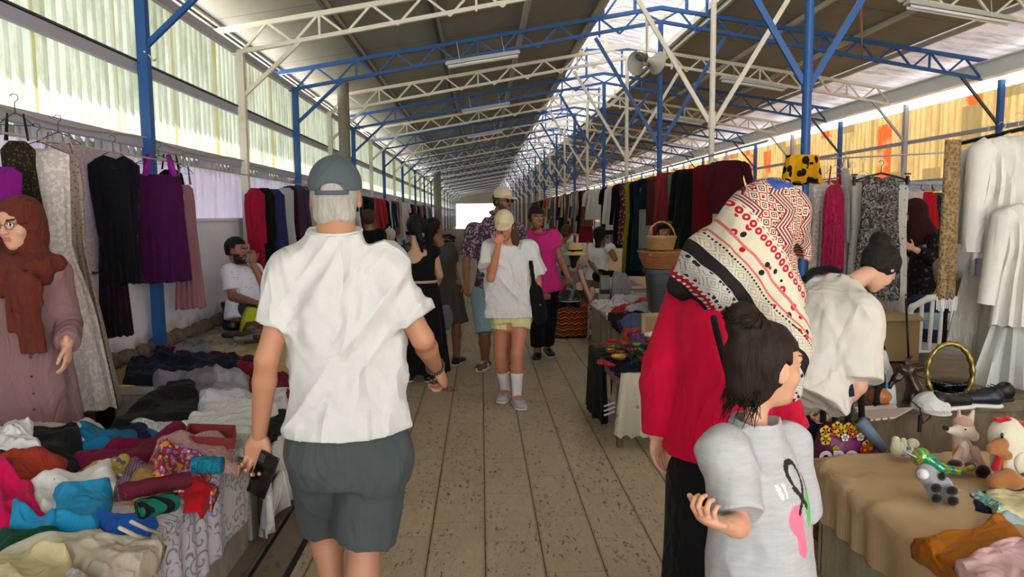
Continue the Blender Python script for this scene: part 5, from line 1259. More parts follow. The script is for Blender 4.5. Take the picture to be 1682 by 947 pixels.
# ================================================================== GOODS LYING ON THE COUNTERS
HX0, HY0, HR = -3.0, .3, .02
HG_ = np.full((460, 900), .0)                 # running surface height (x, y)
def hset(x0, x1, y0, y1, z):
    i0, i1, j0, j1 = [int(round(v)) for v in ((x0-HX0)/HR, (x1-HX0)/HR, (y0-HY0)/HR, (y1-HY0)/HR)]
    HG_[max(0, i0):i1, max(0, j0):j1] = z
hset(-1.86, -1.03, .3, 4.56, CT_L); hset(-2.6, -1.8, .3, 3.5, CT_L); hset(-2.6, -1.03, 4.56, 18, CT_L); hset(1.42, 4.6, .6, 3.2, CT_R); hset(1.95, 5.2, 3.98, 4.75, CT_R+.02); hset(1.34, 2.35, 6.35, 9.15, CT_R); hset(1.8, 2.35, 10.2, 14.6, CT_R+.05)
def hget(x, y):
    i = np.clip(((x-HX0)/HR), 0, 458); j = np.clip(((y-HY0)/HR), 0, 898); return HG_[i.astype(int), j.astype(int)]
def patch(name, label, cat, cn, m, th=.018, amp=.022, fr=7, zr=.60, res=.014, wob=.012, group=None, parent=None, edge=None, seed=0, st=(1, 1), ang=0, sharp=1.0, pts=None, floor=None, rim=.035, upd=True, maxdrop=.6, bz=None, scal=0, warp=None):
    """a garment lying loosely: cn = its four corners (photo pixels at height zr, or world points), laid over what is already there
       edge = (side, x) where the counter ends; cloth beyond it hangs down"""
    P4 = [np.array(PZ(c[0], c[1], zr)) if len(c) == 2 else np.array(c, float) for c in cn]
    La = (np.linalg.norm(P4[1]-P4[0])+np.linalg.norm(P4[2]-P4[3]))/2; Lb = (np.linalg.norm(P4[3]-P4[0])+np.linalg.norm(P4[2]-P4[1]))/2
    res = res*.75 if res < .02 else res; nu = int(np.clip(La/res, 6, 120)); nv = int(np.clip(Lb/res, 6, 120)); th = th*.62 if label and cat not in ('bag',) else th; amp = amp*.72; fr = fr*1.55 if fr > 3 else fr
    if edge and maxdrop == .6: maxdrop = .05
    u, v = np.meshgrid(np.linspace(0, 1, nu+1), np.linspace(0, 1, nv+1), indexing='ij')
    p = ((1-u)*(1-v))[..., None]*P4[0]+(u*(1-v))[..., None]*P4[1]+(u*v)[..., None]*P4[2]+((1-u)*v)[..., None]*P4[3]
    sd = seed or (sum(map(ord, label or name)) % 97)
    W3 = np.stack([u*La, v*Lb, np.full_like(u, sd*1.37)], -1)
    wx = (fbm(W3, 5, 2)-.5)*2*wob*3; wy = (fbm(W3+31, 5, 2)-.5)*2*wob*3
    x = p[..., 0]+wx; y = p[..., 1]+wy
    if warp: x = warp(x, y)
    c_, s_ = math.cos(ang), math.sin(ang); U = np.stack([(u*La*c_+v*Lb*s_)*st[0], (-u*La*s_+v*Lb*c_)*st[1], np.full_like(u, sd*.77)], -1)
    de = np.minimum(np.minimum(u, 1-u)*La, np.minimum(v, 1-v)*Lb)
    e = np.clip(de/rim, 0, 1)**.5
    if edge:
        s, xe = edge; o = np.maximum(0, s*(x-xe)); xq = np.where(o > 0, xe-s*.01, x)
    else: o = 0*x; xq = x
    H = hget(xq, y) if bz is None else np.full_like(x, bz)
    for _ in range(6):
        Hp = np.pad(H, 1, 'edge'); Hs = (Hp[:-2, 1:-1]+Hp[2:, 1:-1]+Hp[1:-1, :-2]+Hp[1:-1, 2:]+2*H)/6; H = np.maximum(Hs, H-.006)
    fold = np.clip(ridge(U, fr, 2), -.2, 1); fold = np.sign(fold)*np.abs(fold)**1.3
    fine = np.maximum(ridge(U*[1, 2.2, 1]+41, fr*2.6, 1), 0)
    z = H+.003+(th*.6+th*.4*fbm(U+9, fr*.7, 2)*2+amp*np.maximum(fold, 0)+amp*.22*fine)*e
    if edge:
        dr = np.minimum(o, maxdrop); hang = o > 0
        wave_ = .010*np.sin(y*34+3*np.sin(y*7))*np.clip(o/.15, 0, 1)
        x = np.where(hang, xe+s*(.014+th*.5+wave_+.010+.25*amp*np.maximum(fold, 0)), x); z = np.where(hang, z-dr*(1+0*z), z)
        if scal: z = np.where(hang & (de < .04), z-.012*np.abs(np.sin(y*scal)), z)
    V = np.stack([x, y, z], -1)
    vs_ = V.reshape(-1, 3).tolist(); idx = lambda i, j: i*(nv+1)+j; fs_ = [(idx(i, j), idx(i+1, j), idx(i+1, j+1), idx(i, j+1)) for i in range(nu) for j in range(nv)]
    # thickness: rolled hem down to what lies beneath
    ring = [(i, 0) for i in range(nu)]+[(nu, j) for j in range(nv)]+[(i, nv) for i in range(nu, 0, -1)]+[(0, j) for j in range(nv, 0, -1)]
    n0 = len(vs_); cen = V.reshape(-1, 3).mean(0)
    for (i, j) in ring:
        q0 = V[i, j]; hgg = o[i, j] > 0
        if hgg: vs_.append([q0[0]-edge[0]*(.010), q0[1], q0[2]+.002])
        else: vs_.append([q0[0], q0[1], min(q0[2]-.002, H[i, j]+.0005)])
    m_ = len(ring)
    for k in range(m_):
        a = idx(*ring[k]); b_ = idx(*ring[(k+1) % m_]); fs_.append((b_, a, n0+k, n0+(k+1) % m_))
    cz = Vector((float(cen[0]), float(cen[1]), float(cen[2])))
    o_ = mobj(name, (np.array(vs_)-np.array(cz)), fs_, m, parent, True); o_.location = cz
    if upd:
        ii = np.clip(((x-HX0)/HR).astype(int), 0, 458); jj = np.clip(((y-HY0)/HR).astype(int), 0, 898); ok = o == 0
        np.maximum.at(HG_, (ii[ok], jj[ok]), (H+(z-H)*.72)[ok])
    if label: tag(o_, label, cat, group)
    return o_
def roll(name, label, cat, a, b_, r, m, z0, group=None, spiral=True, m2=None, squash=.8):
    """rolled-up garment lying from a to b"""
    a = Vector(a); b_ = Vector(b_); d = (b_-a).normalized(); s = d.cross(Vector((0, 0, 1))).normalized(); mb_ = MB(); rings = []; n = 28
    L = (b_-a).length
    for k in range(15):
        t = k/14; rr = r*(1-.08*math.sin(t*9+a.x*30)**2)*(1+.03*math.sin(t*21))*(.90 if k in (0, 14) else 1); c = a+(b_-a)*t+Vector((0, 0, r*squash))
        rings.append([c+s*(rr*math.cos(2*math.pi*j/n))+Vector((0, 0, rr*squash*math.sin(2*math.pi*j/n)))-a for j in range(n)])
    mb_.loft(rings)
    root = mb_.build(name, m, None, smooth=False, auto=50); root.location = a; tag(root, label, cat, group)
    if spiral:
        for e, sg in ((a, -1), (b_, 1)):
            mb2 = MB(); pts = []
            for i in range(60):
                t = i/59; rr = r*.88*(1-t*.85); an = t*2*math.pi*2.6; pts.append(e+d*(sg*.002)+Vector((0, 0, r*squash))+s*(rr*math.cos(an))+Vector((0, 0, rr*squash*math.sin(an)))-a)
            mb2.tube(pts, r*.085, 5); mb2.build('spiral_edge', m2 or m, root, smooth=True)
    return root
LE = (1, -1.045); LE0 = (1, -1.095); RE = (-1, 1.425)
cl = cloth
# base cloths
patch('tablecloth', 'plain beige cloth under the clothes at the back of the left counter', 'tablecloth', [(-2.5, .5, .5), (-1.12, .5, .5), (-1.12, 3.44, .5), (-2.5, 3.44, .5)], cl('beige_base', 'a88f5e'), th=.006, amp=.006, fr=3, res=.04)
patch('tablecloth', 'flat pale yellow cloth under the heaps beyond the coat woman', 'tablecloth', [(-2.5, 4.6, .5), (-1.12, 4.6, .5), (-1.12, 6.3, .5), (-2.5, 6.3, .5)], cl('yellow_base', 'b59d66'), th=.006, amp=.008, fr=3, res=.04)
def m_lace():
    g = G('grey_scroll_oilcloth', .5, .4); v = g.map(g.co(), (1, 1, 1)); s = g.sep(v)
    P2 = g.comb(g.math('MULTIPLY', s[1], 1), g.math('MULTIPLY', s[2], 1), 0)
    cells = g.node('ShaderNodeTexVoronoi', feature='F1'); g.put(cells.inputs['Vector'], P2); cells.inputs['Scale'].default_value = 15; cells.inputs['Randomness'].default_value = .55
    dv = g.node('ShaderNodeVectorMath', operation='SUBTRACT'); g.put(dv.inputs[0], P2); g.put(dv.inputs[1], cells.outputs['Position'])
    sp = g.sep(dv.outputs[0]); an = g.math('ARCTAN2', sp[1], sp[0]); d = cells.outputs['Distance']
    sw = g.math('FRACT', g.math('ADD', g.math('MULTIPLY', d, 2.3), g.math('MULTIPLY', an, 1/(2*math.pi))))
    line = g.math('LESS_THAN', g.math('ABSOLUTE', g.math('SUBTRACT', sw, .5)), .13)
    line = g.math('MULTIPLY', line, g.math('GREATER_THAN', g.noise(P2, 5, 1), .40))
    base = g.mix(g.noise(scale=9, detail=4), lin('a29fa6'), lin('b9b6bc')); c = g.mix(g.math('MULTIPLY', line, .8), base, lin('5f6269'))
    ch = g.math('MULTIPLY', g.math('LESS_THAN', g.math('FRACT', g.math('MULTIPLY', s[1], 22)), .72), g.math('LESS_THAN', g.math('ABSOLUTE', g.math('SUBTRACT', s[2], .045)), .014))
    ch2 = g.math('GREATER_THAN', g.math('ABSOLUTE', g.math('SUBTRACT', s[2], .045)), .007); c = g.mix(g.math('MULTIPLY', g.math('MULTIPLY', ch, ch2), .65), c, lin('67625f'))
    g.col(c); g.bump(g.noise(scale=8, detail=4), .3, .02); return g.m
patch('lace_tablecloth', 'white and grey scroll-patterned oilcloth hanging over the left counter front', 'tablecloth', [(-1.45, .9, .5), (-.76, .9, .5), (-.76, 3.34, .5), (-1.45, 3.34, .5)], m_lace(), th=.004, amp=.004, fr=3, res=.022, edge=LE0, scal=60, maxdrop=.32, wob=.006)
patch('folded_blankets', 'low stack of sand-coloured blankets under the beige-white cardigan', 'blanket', [(-2.5, 2.75, .5), (-1.75, 2.75, .5), (-1.75, 3.42, .5), (-2.5, 3.42, .5)], MATS['yellow_base'], th=.13, amp=.01, fr=3)
CC = 'clothes laid out on the left counter'
def lg(label, cn, m, cat='garment', name='folded_garment', **k):
    if 'edge' not in k and k.get('zr', .6) < .7 and len(cn[0]) == 2: k['edge'] = LE if cn[0][0] < 700 else RE
    return patch(name, label, cat, cn, m, **k)
gm = lambda n, c, **k: cl(n, c, **k)
K = lambda *a: a
lg('purple fabric heap at the far end of the left heaps', [(250, 560), (425, 578), (430, 604), (262, 590)], gm('plum', '3a1128'), th=.04, amp=.05, fr=5)
lg('navy blue heap of cloth beyond the black trousers on the left counter', [(215, 582), (400, 588), (392, 622), (203, 612)], gm('navy', '0f1424'), th=.06, amp=.06, fr=4.5, name='crumpled_garment')
lg('crimson cloth between the navy heap and the man\'s arm', [(388, 588), (478, 600), (478, 636), (386, 622)], gm('crimson', '6a0a1e'), th=.03, amp=.03)
lg('olive brown crumpled cloth beside the pink coat', [(120, 622), (262, 608), (258, 640), (95, 655)], gm('olive_brown', '41362a'), th=.03, amp=.05, fr=6, zr=.66, name='crumpled_garment')
lg('black lace top at the back beside the olive brown cloth', [(155, 612), (185, 608), (190, 622), (150, 628)], BLK, th=.02, amp=.03)
lg('mauve-grey crumpled scarf beside the navy heap', [(250, 612), (362, 606), (350, 640), (258, 642)], gm('mauve_grey', '6f6470'), th=.035, amp=.06, fr=8, name='crumpled_scarf', cat='scarf')
lg('light grey folded jumper lying by the mauve-grey scarf', [(345, 612), (412, 608), (412, 646), (338, 642)], gm('light_grey_knit', '87858e'), th=.05, amp=.04, fr=5)
lg('grey-white folded shirt in front of the crimson cloth', [(318, 636), (472, 622), (472, 662), (318, 656)], gm('white_grey', 'b9b7c4'), th=.02, amp=.01)
lg('black trousers folded in the middle of the left counter', [(192, 628), (322, 622), (318, 668), (172, 682)], BLK, th=.05, amp=.02, name='folded_trousers', cat='trousers')
lg('long black trousers reaching to the counter edge', [(230, 664), (470, 652), (472, 688), (225, 690)], BLK, th=.025, amp=.015, name='folded_trousers', cat='trousers')
lg('royal blue top near the pink coat', [(90, 652), (168, 650), (168, 672), (86, 670)], gm('royal_blue', '12389a'), th=.03, amp=.02, zr=.67)
lg('beige-white knotted cardigan near the pink coat', [(8, 662), (182, 662), (190, 695), (12, 704)], gm('beige_white', 'aca297'), th=.055, amp=.05, fr=7, zr=.68, name='crumpled_cardigan', cat='cardigan')
lg('dark navy vest under the teal one', [(168, 684), (238, 676), (250, 706), (158, 716)], gm('dark_navy', '111a33'), th=.03, amp=.03)
lg('teal strap top behind the maroon dress', [(125, 708), (222, 692), (226, 716), (128, 734)], gm('teal', '0c5a80'), th=.03, amp=.03)
lg('small teal top under the white lace blouse', [(240, 688), (318, 688), (316, 708), (262, 708)], gm('teal', '0c5a80'), th=.03, amp=.02)
lg('white lace blouse spread towards the counter edge', [(222, 678), (414, 686), (432, 730), (300, 705)], gm('white_lace', 'c9c8c4', fold=.8, fscale=40), th=.02, amp=.02, fr=12, name='lace_blouse', cat='blouse')
lg('black long trousers at the left edge under the beige-white cardigan', [(-20, 700), (132, 692), (136, 730), (-20, 736)], BLK, th=.05, amp=.015, zr=.66, name='folded_trousers', cat='trousers')
lg('white shirt at the left edge in front of the black trousers', [(-20, 706), (58, 718), (72, 752), (-20, 752)], WHT, th=.03, amp=.04, fr=9)
lg('maroon dress rolled diagonally across the left counter', [(112, 738), (300, 692), (318, 728), (150, 752)], gm('maroon', '5f0a2a'), th=.055, amp=.04, fr=6, name='maroon_dress', cat='dress')
b = MB(); pa, pb, pc_, pd = [PZ(x, y, .60) for x, y in ((312, 703), (386, 706), (384, 728), (300, 724))]
for a_, c_ in ((pa, pb), (pb, pc_), (pc_, pd), (pd, pa)): b.bar(a_, c_, .008, .045)
b.add([v-Vector((0, 0, .02)) for v in (pa, pb, pc_, pd)], [(0, 1, 2, 3)]); tag(b.build('cardboard_tray', plain('red_card', '7c2a26', .8)), 'shallow red cardboard tray beside the white lace blouse', 'tray')
lg('rust red knitted top at the left edge', [(-20, 762), (108, 742), (118, 778), (0, 792)], gm('rust_red', '8c2f20'), th=.035, amp=.035, fr=8)
lg('yellow and mauve printed scarf behind the floral shirt', [(128, 752), (218, 736), (225, 756), (150, 776)], printed('yellow_mauve', '9a8440', ['5d4a58', 'b7a9a4'], 30, .4), th=.03, amp=.03, fr=9, cat='scarf', name='crumpled_scarf')
lg('white floral shirt in the middle of the left counter', [(32, 782), (178, 746), (205, 782), (60, 812)], printed('white_floral', 'cfcdc9', ['6f5a5c'], 22, .10), th=.04, amp=.045, fr=7, name='floral_shirt', cat='shirt')
lg('mauve and grey striped scarf lying in folds', [(205, 742), (288, 742), (268, 792), (188, 796)], striped('mauve_stripe', '7b5f6d', '4b4047', 26, 'X', .5), th=.045, amp=.05, fr=8, cat='scarf', name='crumpled_scarf')
lg('pale pink fluffy towel folded near the counter edge', [(255, 716), (372, 704), (386, 744), (276, 752)], gm('pale_pink_towel', 'bb9390', fold=.7, fscale=40), th=.075, amp=.02, fr=5, name='towel', cat='towel')
lg('mustard brown vest between the striped scarf and the coloured scarf', [(212, 770), (268, 764), (268, 796), (204, 802)], gm('mustard_brown', '8a6438'), th=.045, amp=.045, fr=9)
lg('multicoloured floral scarf bundle near the counter edge', [(246, 738), (352, 742), (345, 790), (246, 788)], printed('multi_floral', '8c2434', ['c9761c', '7a66a6', 'c2a08c', '3e5c3a'], 26, .42), th=.07, amp=.04, fr=8, cat='scarf', name='floral_scarf')
lg('hot pink t-shirt at the left edge of the near goods', [(-20, 772), (62, 784), (92, 822), (-20, 842)], gm('hot_pink', 'b80a4a'), th=.05, amp=.04, fr=6)
lg('sky blue t-shirt with folded sleeves in the near left goods', [(88, 792), (182, 778), (170, 842), (72, 846)], gm('sky_blue', '1f87b4'), th=.06, amp=.035, fr=5, name='blue_t_shirt', cat='t-shirt')
lg('sky blue sleeve lying across the near goods', [(8, 812), (98, 832), (96, 858), (6, 836)], MATS['sky_blue'], th=.05, amp=.03, fr=6)
lg('bright red cloth corner under the teal bundle', [(308, 782), (338, 776), (332, 800), (304, 808)], gm('bright_red', '9c0f16'), th=.05, amp=.03)
lg('bright blue top under the sky blue t-shirt', [(150, 826), (250, 812), (258, 850), (158, 858)], gm('bright_blue', '1552a8'), th=.045, amp=.02)
lg('dark green cloth at the left edge of the near goods', [(-20, 842), (105, 848), (112, 872), (-20, 892)], gm('dark_green', '06402f'), th=.045, amp=.03)
zt = .64
roll('rolled_garment', 'maroon ribbed garment rolled up with its spiral end towards the aisle', 'garment', PZ(200, 822, zt), PZ(312, 800, zt), .036, striped('maroon_rib', '5c1c2c', '3c101c', 90, 'Y', .5), 0)
roll('rolled_garment', 'teal cloth bundle sticking out over the counter edge', 'garment', PZ(318, 776, zt), PZ(366, 778, zt-.01), .040, gm('teal_towel', '10708c', fold=.8, fscale=50), 0, spiral=False)
roll('rolled_garment', 'green and black rolled clothes at the counter edge', 'garment', PZ(228, 852, zt-.02), PZ(290, 838, zt-.02), .040, striped('green_black', '075040', '0c0c0e', 9, 'Y', .62), 0)
lg('glossy cream folded trousers in the near left goods', [(-20, 884), (172, 846), (186, 880), (60, 912)], gm('cream_satin', 'bdb7a6'), th=.05, amp=.012, fr=4, name='folded_trousers', cat='trousers')
lg('beige linen trousers with straps near the counter edge', [(60, 890), (258, 850), (250, 880), (165, 934)], gm('linen', 'a89d8c'), th=.05, amp=.03, fr=8, name='linen_trousers', cat='trousers')
lg('pale yellow cotton bags in the near left corner', [(-30, 900), (110, 900), (180, 960), (-30, 985)], gm('pale_yellow_bag', 'b5a983'), th=.05, amp=.045, fr=6, name='cotton_bag', cat='bag')
lg('white lace cloth under the cotton bags at the picture bottom', [(100, 925), (180, 930), (160, 990), (60, 990)], gm('white_lace', 'c9c8c4'), th=.03, amp=.02)
for i, (x0, y0, x1, y1) in enumerate(((255, 852, 300, 905), (236, 862, 262, 892))):
    b = MB(); A, B_ = PX(x0-40, y0+4, -1.07), PX(x0+6, y0+22, -1.065); b.tube([A, (A+B_)/2+Vector((.01, 0, -.01)), B_, B_+Vector((.003, .02, -.06))], .006, 6)
    tag(b.build('waist_tie', MATS['linen'], smooth=True), ['beige cloth tie hanging over the oilcloth edge', 'shorter beige cloth tie beside the linen trousers'][i], 'tie')
# white tiered skirt and black cloth hanging over the front
def drape(name, label, cat, ytop, x, ztop, tiers, m, y0, y1, zb, fl=.02, nf=9):
    b = MB(); n = 60
    for t in range(tiers):
        za = ztop-(ztop-zb)*t/tiers; zc = ztop-(ztop-zb)*(t+1)/tiers; w0 = (y1-y0)*(.7+.3*t/tiers)/2; w1 = (y1-y0)*(.78+.3*(t+1)/tiers)/2; yc = (y0+y1)/2+.03*t
        rows = []
        for (z, w_, a) in ((za, w0, fl*.3), ((za+zc)/2, (w0+w1)/2, fl*.8), (zc-.008*t, w1, fl*1.3)):
            rows.append([(x+.02+.012*t+a*math.sin(nf*math.pi*i/n+t+2*math.sin(i*.13)), yc-w_+2*w_*i/n, z+.012*math.sin(nf*math.pi*i/n*.5+t)) for i in range(n+1)])
        for r_ in list(rows)[::-1]: rows.append([(p[0]-.008, p[1], p[2]) for p in r_])
        b.loft(rows, cap=False, closed=False)
    return tag(b.build(name, m, smooth=True), label, cat)
p1 = PX(426, 872, -1.05); p2 = PX(478, 800, -1.05)
drape('tiered_skirt', 'white tiered ruffle skirt hanging down the counter front beside the phone', 'skirt', 0, -1.085, .60, 3, WHT, 3.36, 4.05, .06, fl=.020, nf=8)
lg('top part of the white tiered skirt lying on the counter edge', [(-1.5, 3.45, .6), (-1.07, 3.45, .6), (-1.07, 4.05, .6), (-1.5, 4.05, .6)], WHT, th=.02, amp=.02, edge=LE)
drape('black_trousers', 'black trousers hanging down the counter front beyond the white skirt', 'trousers', 0, -1.085, .62, 1, BLK, 4.2, 4.85, .22, fl=.016, nf=4)
# shoes, bags and odds by the seated man
lg('pale ribbed garment beyond the purple heap', [(330, 545), (400, 540), (405, 560), (320, 566)], gm('pale_olive', '83806c'), th=.04, amp=.05, fr=8)
lg('silver grey garment beyond the purple heap', [(300, 552), (345, 548), (345, 572), (285, 572)], gm('silver_grey', '6a7076'), th=.03, amp=.04, fr=8)
lg('brown leather handbag on the counter by the seated man', [(400, 518), (432, 516), (436, 548), (398, 552)], gm('brown_leather', '5a3620'), th=.12, amp=.03, name='handbag', cat='bag')
lg('lime yellow cushion bag on the lap of the seated man', [(395, 500), (432, 500), (434, 520), (395, 520)], plain('lime_yellow', 'a3a80c', .6), th=.14, amp=.01, zr=.70, name='cushion_bag', cat='bag', rim=.08)
f = SDF(); f.cap((0, 0, .0), (0, 0, .26), .085, .095, k=.02, flat0=0, flat=0); f.disp(lambda P: .006*np.sin(P[..., 2]*60)); o = f.obj('black_bag', plain('black_plastic', '14171b', .35), None, .01); o.location = PZ(383, 540, CT_L); tag(o, 'black bucket-shaped bag standing at the wall by the seated man', 'bag')
b = MB(); o2 = PZ(372, 548, .56)
for i in range(3):
    pass
for i, (x, y) in enumerate(((392, 556), (410, 560), (430, 556), (418, 548))):
    f = SDF(); f.cap((-.10, 0, .03), (.10, 0, .025), .035, .042, sq=((0, 0, 1), .7)); f.ell((-.05, 0, .06), (.05, .028, .04), .01, 's'); o = f.obj('shoe', plain(f'used_shoe_{i%2}', ['1b1a1c', '5d5750'][i % 2], .5), None, .008)
    o.location = PZ(x, y, .60); o.rotation_euler = (0, 0, i*.7); tag(o, ['black shoe nearest the wall among the shoes on the left counter', 'grey-brown shoe beside the black one on the left counter', 'black shoe nearest the man\'s arm on the left counter', 'grey-brown shoe furthest back on the left counter'][i], 'shoe')

# ---- far left counter goods: small heaps, each its own garment
PAL = ['2a2d33', '8c8a8a', 'c9c6c2', '7a1f2b', '1f2a4a', '5d6a4a', 'b9a58c', '101114', '9c3b52', '4f6c7c', 'd3d0cc', '6d4a36', '3b2a3f', 'a8322f', '7b8b95', 'c4b58a']
PNAME = ['charcoal', 'mid grey', 'off-white', 'wine red', 'navy', 'olive green', 'sand', 'black', 'raspberry', 'steel blue', 'white', 'brown', 'aubergine', 'red', 'blue-grey', 'straw yellow']
PMAT = [cl('stock_'+PNAME[i].replace(' ', '_'), c) for i, c in enumerate(PAL)]
protos = []
for k in range(5):
    o = patch('folded_garment', None, None, [(-.17, -.12, 0), (.17, -.12, 0), (.17, .12, 0), (-.17, .12, 0)], None, th=.03+.012*k, amp=.05, fr=7, res=.024, seed=11+k*7, upd=False, bz=0., wob=.02)
    o.data.materials.append(PMAT[0]); protos.append(o)
used_p = set()
def heap(x, y, z, zone, group, s=1.0):
    k = rnd.randrange(5); p_ = protos[k]; o = p_ if k not in used_p else p_.copy()
    if k in used_p: C.objects.link(o)
    used_p.add(k); ci = rnd.randrange(16); o.location = (x, y, z+.02); o.rotation_euler = (0, 0, rnd.uniform(0, 6.28)); o.scale = (s*rnd.uniform(.8, 1.3), s*rnd.uniform(.8, 1.2), s*rnd.uniform(.7, 1.6))
    o.material_slots[0].link = 'OBJECT'; o.material_slots[0].material = PMAT[ci]; tag(o, f'{PNAME[ci]} crumpled garment {zone}', 'garment', group); return o
for i in range(150):
    y = 7.6+(i/150)**1.25*30; x = rnd.uniform(-2.3, -1.25); zn = 'nearer the women in black' if y < 12 else ('halfway down' if y < 20 else 'far down')
    heap(x, y, CT_L+rnd.uniform(0, .10), f'in the heaps {zn} on the left counter', f'clothes heaped on the left counter {zn}', 1+.35*(y > 14))
for i in range(50):
    y = 15.8+(i/50)*22; x = rnd.uniform(1.45, 2.2)
    heap(x, y, CT_R+rnd.uniform(0, .10), 'in the heaps far down the right counters', 'clothes heaped far down the right counters', 1.3)

# ================================================================== RIGHT COUNTERS
def m_burlap():
    g = G('beige_blanket', .95, .1); w1 = g.wave(scale=60, dist=1, dire='X'); w2 = g.wave(scale=60, dist=1, dire='Y')
    g.col(g.mix(g.noise(scale=6, detail=4), lin('a68c68'), lin('c0a782'))); g.bump(g.math('ADD', g.math('ADD', w1, w2), g.math('MULTIPLY', g.noise(scale=7, detail=4), 5)), .3, .006); return g.m
patch('blanket', 'beige woven blanket covering the near right counter under the soft toys', 'blanket', [(1.16, 2.15, .5), (4.4, 1.4, .5), (4.4, 3.17, .5), (1.20, 3.17, .5)], m_burlap(), th=.012, amp=.022, fr=2.6, res=.03, edge=RE, zr=.5, maxdrop=.20, wob=.03, rim=.08, warp=lambda x, y: x+np.clip(y-2.90, 0, 1)*np.clip(2.2-x, 0, 1)*1.15)
lg('mustard yellow jumper hanging over the near right corner', [(1500, 868), (1660, 832), (1740, 960), (1560, 1010)], gm('mustard', '9a5c0c'), th=.03, amp=.035, fr=5, zr=.52, res=.016, name='mustard_jumper', cat='jumper')
lg('pale pink cloth in the bottom right corner', [(1506, 936), (1640, 884), (1760, 860), (1700, 1020)], gm('pale_pink', 'bd9b9a'), th=.04, amp=.03, fr=4, zr=.55, name='pink_cloth', cat='cloth')
lg('navy cloth beneath the cream one beside the toys', [(1588, 800), (1650, 808), (1640, 842), (1592, 836)], gm('dark_navy', '111a33'), th=.02, amp=.02, zr=.50)
lg('pale blue lining cloth beside the toys', [(1612, 820), (1690, 838), (1690, 856), (1640, 850)], gm('pale_blue', '93a8b0'), th=.02, amp=.02, zr=.51)
lg('cream yellow baby garment with a blue printed corner', [(1604, 792), (1720, 796), (1720, 846), (1640, 836)], gm('cream_yellow', 'bfb98e'), th=.025, amp=.025, zr=.52)
lg('small turquoise printed patch on the cream garment', [(1604, 792), (1622, 790), (1644, 826), (1632, 832)], printed('turq_print', '6fb3ba', ['d8d2b0', '35707c'], 60, .4), th=.012, amp=.008, zr=.54, res=.008)

counter(1.66, 4.6, 3.07, 3.15, CT_R, M_STONE_R, label='narrow stone block closing the far end of the beige blanket counter')
# ---- counter D (middle right)
zr = .52
D = dict(zr=.53, edge=(-1, 1.345))
lg('white and pink floral cloth spread at the corner of the middle right counter', [(968, 486), (1010, 478), (1040, 498), (1000, 512)], printed('white_pink_floral', 'cfcac8', ['b06a70', '8aa08a'], 16, .35), th=.02, amp=.04, fr=8, **D)
lg('white crumpled cloth on the middle right counter', [(985, 478), (1042, 474), (1062, 484), (1008, 492)], WHT, th=.03, amp=.05, fr=8, **D)
lg('coral orange top at the back of the middle right counter', [(1020, 476), (1082, 480), (1082, 492), (1030, 488)], gm('coral', 'c04a30'), th=.04, amp=.05, **D)
lg('bright red cloth strip on the middle right counter', [(1000, 508), (1060, 492), (1066, 500), (1010, 518)], gm('bright_red', '9c0f16'), th=.04, amp=.04, **D)
lg('pale grey spotted cloth by the laundry basket', [(1028, 504), (1078, 492), (1082, 508), (1030, 514)], printed('grey_spotted', 'a9adb4', ['4d5568'], 22, .2), th=.04, amp=.03, **D)
lg('black garment below the red strip', [(1000, 514), (1070, 510), (1068, 524), (1002, 534)], BLK, th=.04, amp=.03, **D)
lg('denim blue garment on the middle right counter', [(1022, 518), (1070, 514), (1070, 530), (1020, 534)], gm('denim', '3c4a66'), th=.05, amp=.04, **D)
# plastic laundry bin with two wicker baskets on top
def m_bin():
    g = G('grey_bin', .5, .4); s = g.sep(); a = g.math('ARCTAN2', s[1], s[0]); f1 = g.math('FRACT', g.math('MULTIPLY', a, 9)); f2 = g.math('FRACT', g.math('MULTIPLY', s[2], 34))
    hole = g.math('MULTIPLY', g.math('MULTIPLY', g.math('LESS_THAN', f1, .5), g.math('LESS_THAN', f2, .55)), g.math('MULTIPLY', g.math('GREATER_THAN', s[2], .08), g.math('LESS_THAN', s[2], .34)))
    g.col(g.mix(g.math('MULTIPLY', hole, .6), lin('3e444a'), lin('1c2023'))); g.bump(hole, .5, -.004); return g.m
bc = PZ(1092, 512, CT_R+.03); bc = Vector((bc.x, bc.y, CT_R)); bz = .50
def sqring(rx, ry, z, n=40, p=4): return [(rx*math.copysign(abs(math.cos(2*math.pi*i/n))**(2/p), math.cos(2*math.pi*i/n)), ry*math.copysign(abs(math.sin(2*math.pi*i/n))**(2/p), math.sin(2*math.pi*i/n)), z) for i in range(n)]
t = thing('laundry_bin', 'dark grey plastic laundry bin carrying the wicker baskets', 'bin', bc)
b = MB(); b.loft([sqring(.155, .135, .0), sqring(.16, .14, .01), sqring(.205, .18, bz-.04), sqring(.20, .175, bz-.04), sqring(.155, .135, .02)]); b.build('bin_body', m_bin(), t, smooth=False, auto=40)
b = MB(); b.loft([sqring(.205, .18, bz-.05), sqring(.228, .20, bz-.045), sqring(.232, .205, bz-.0), sqring(.215, .19, bz+.0), sqring(.20, .175, bz-.02)]); b.build('rim', MATS.get('x') or plain('grey_bin_rim', '474d53', .5), t, smooth=False, auto=40)
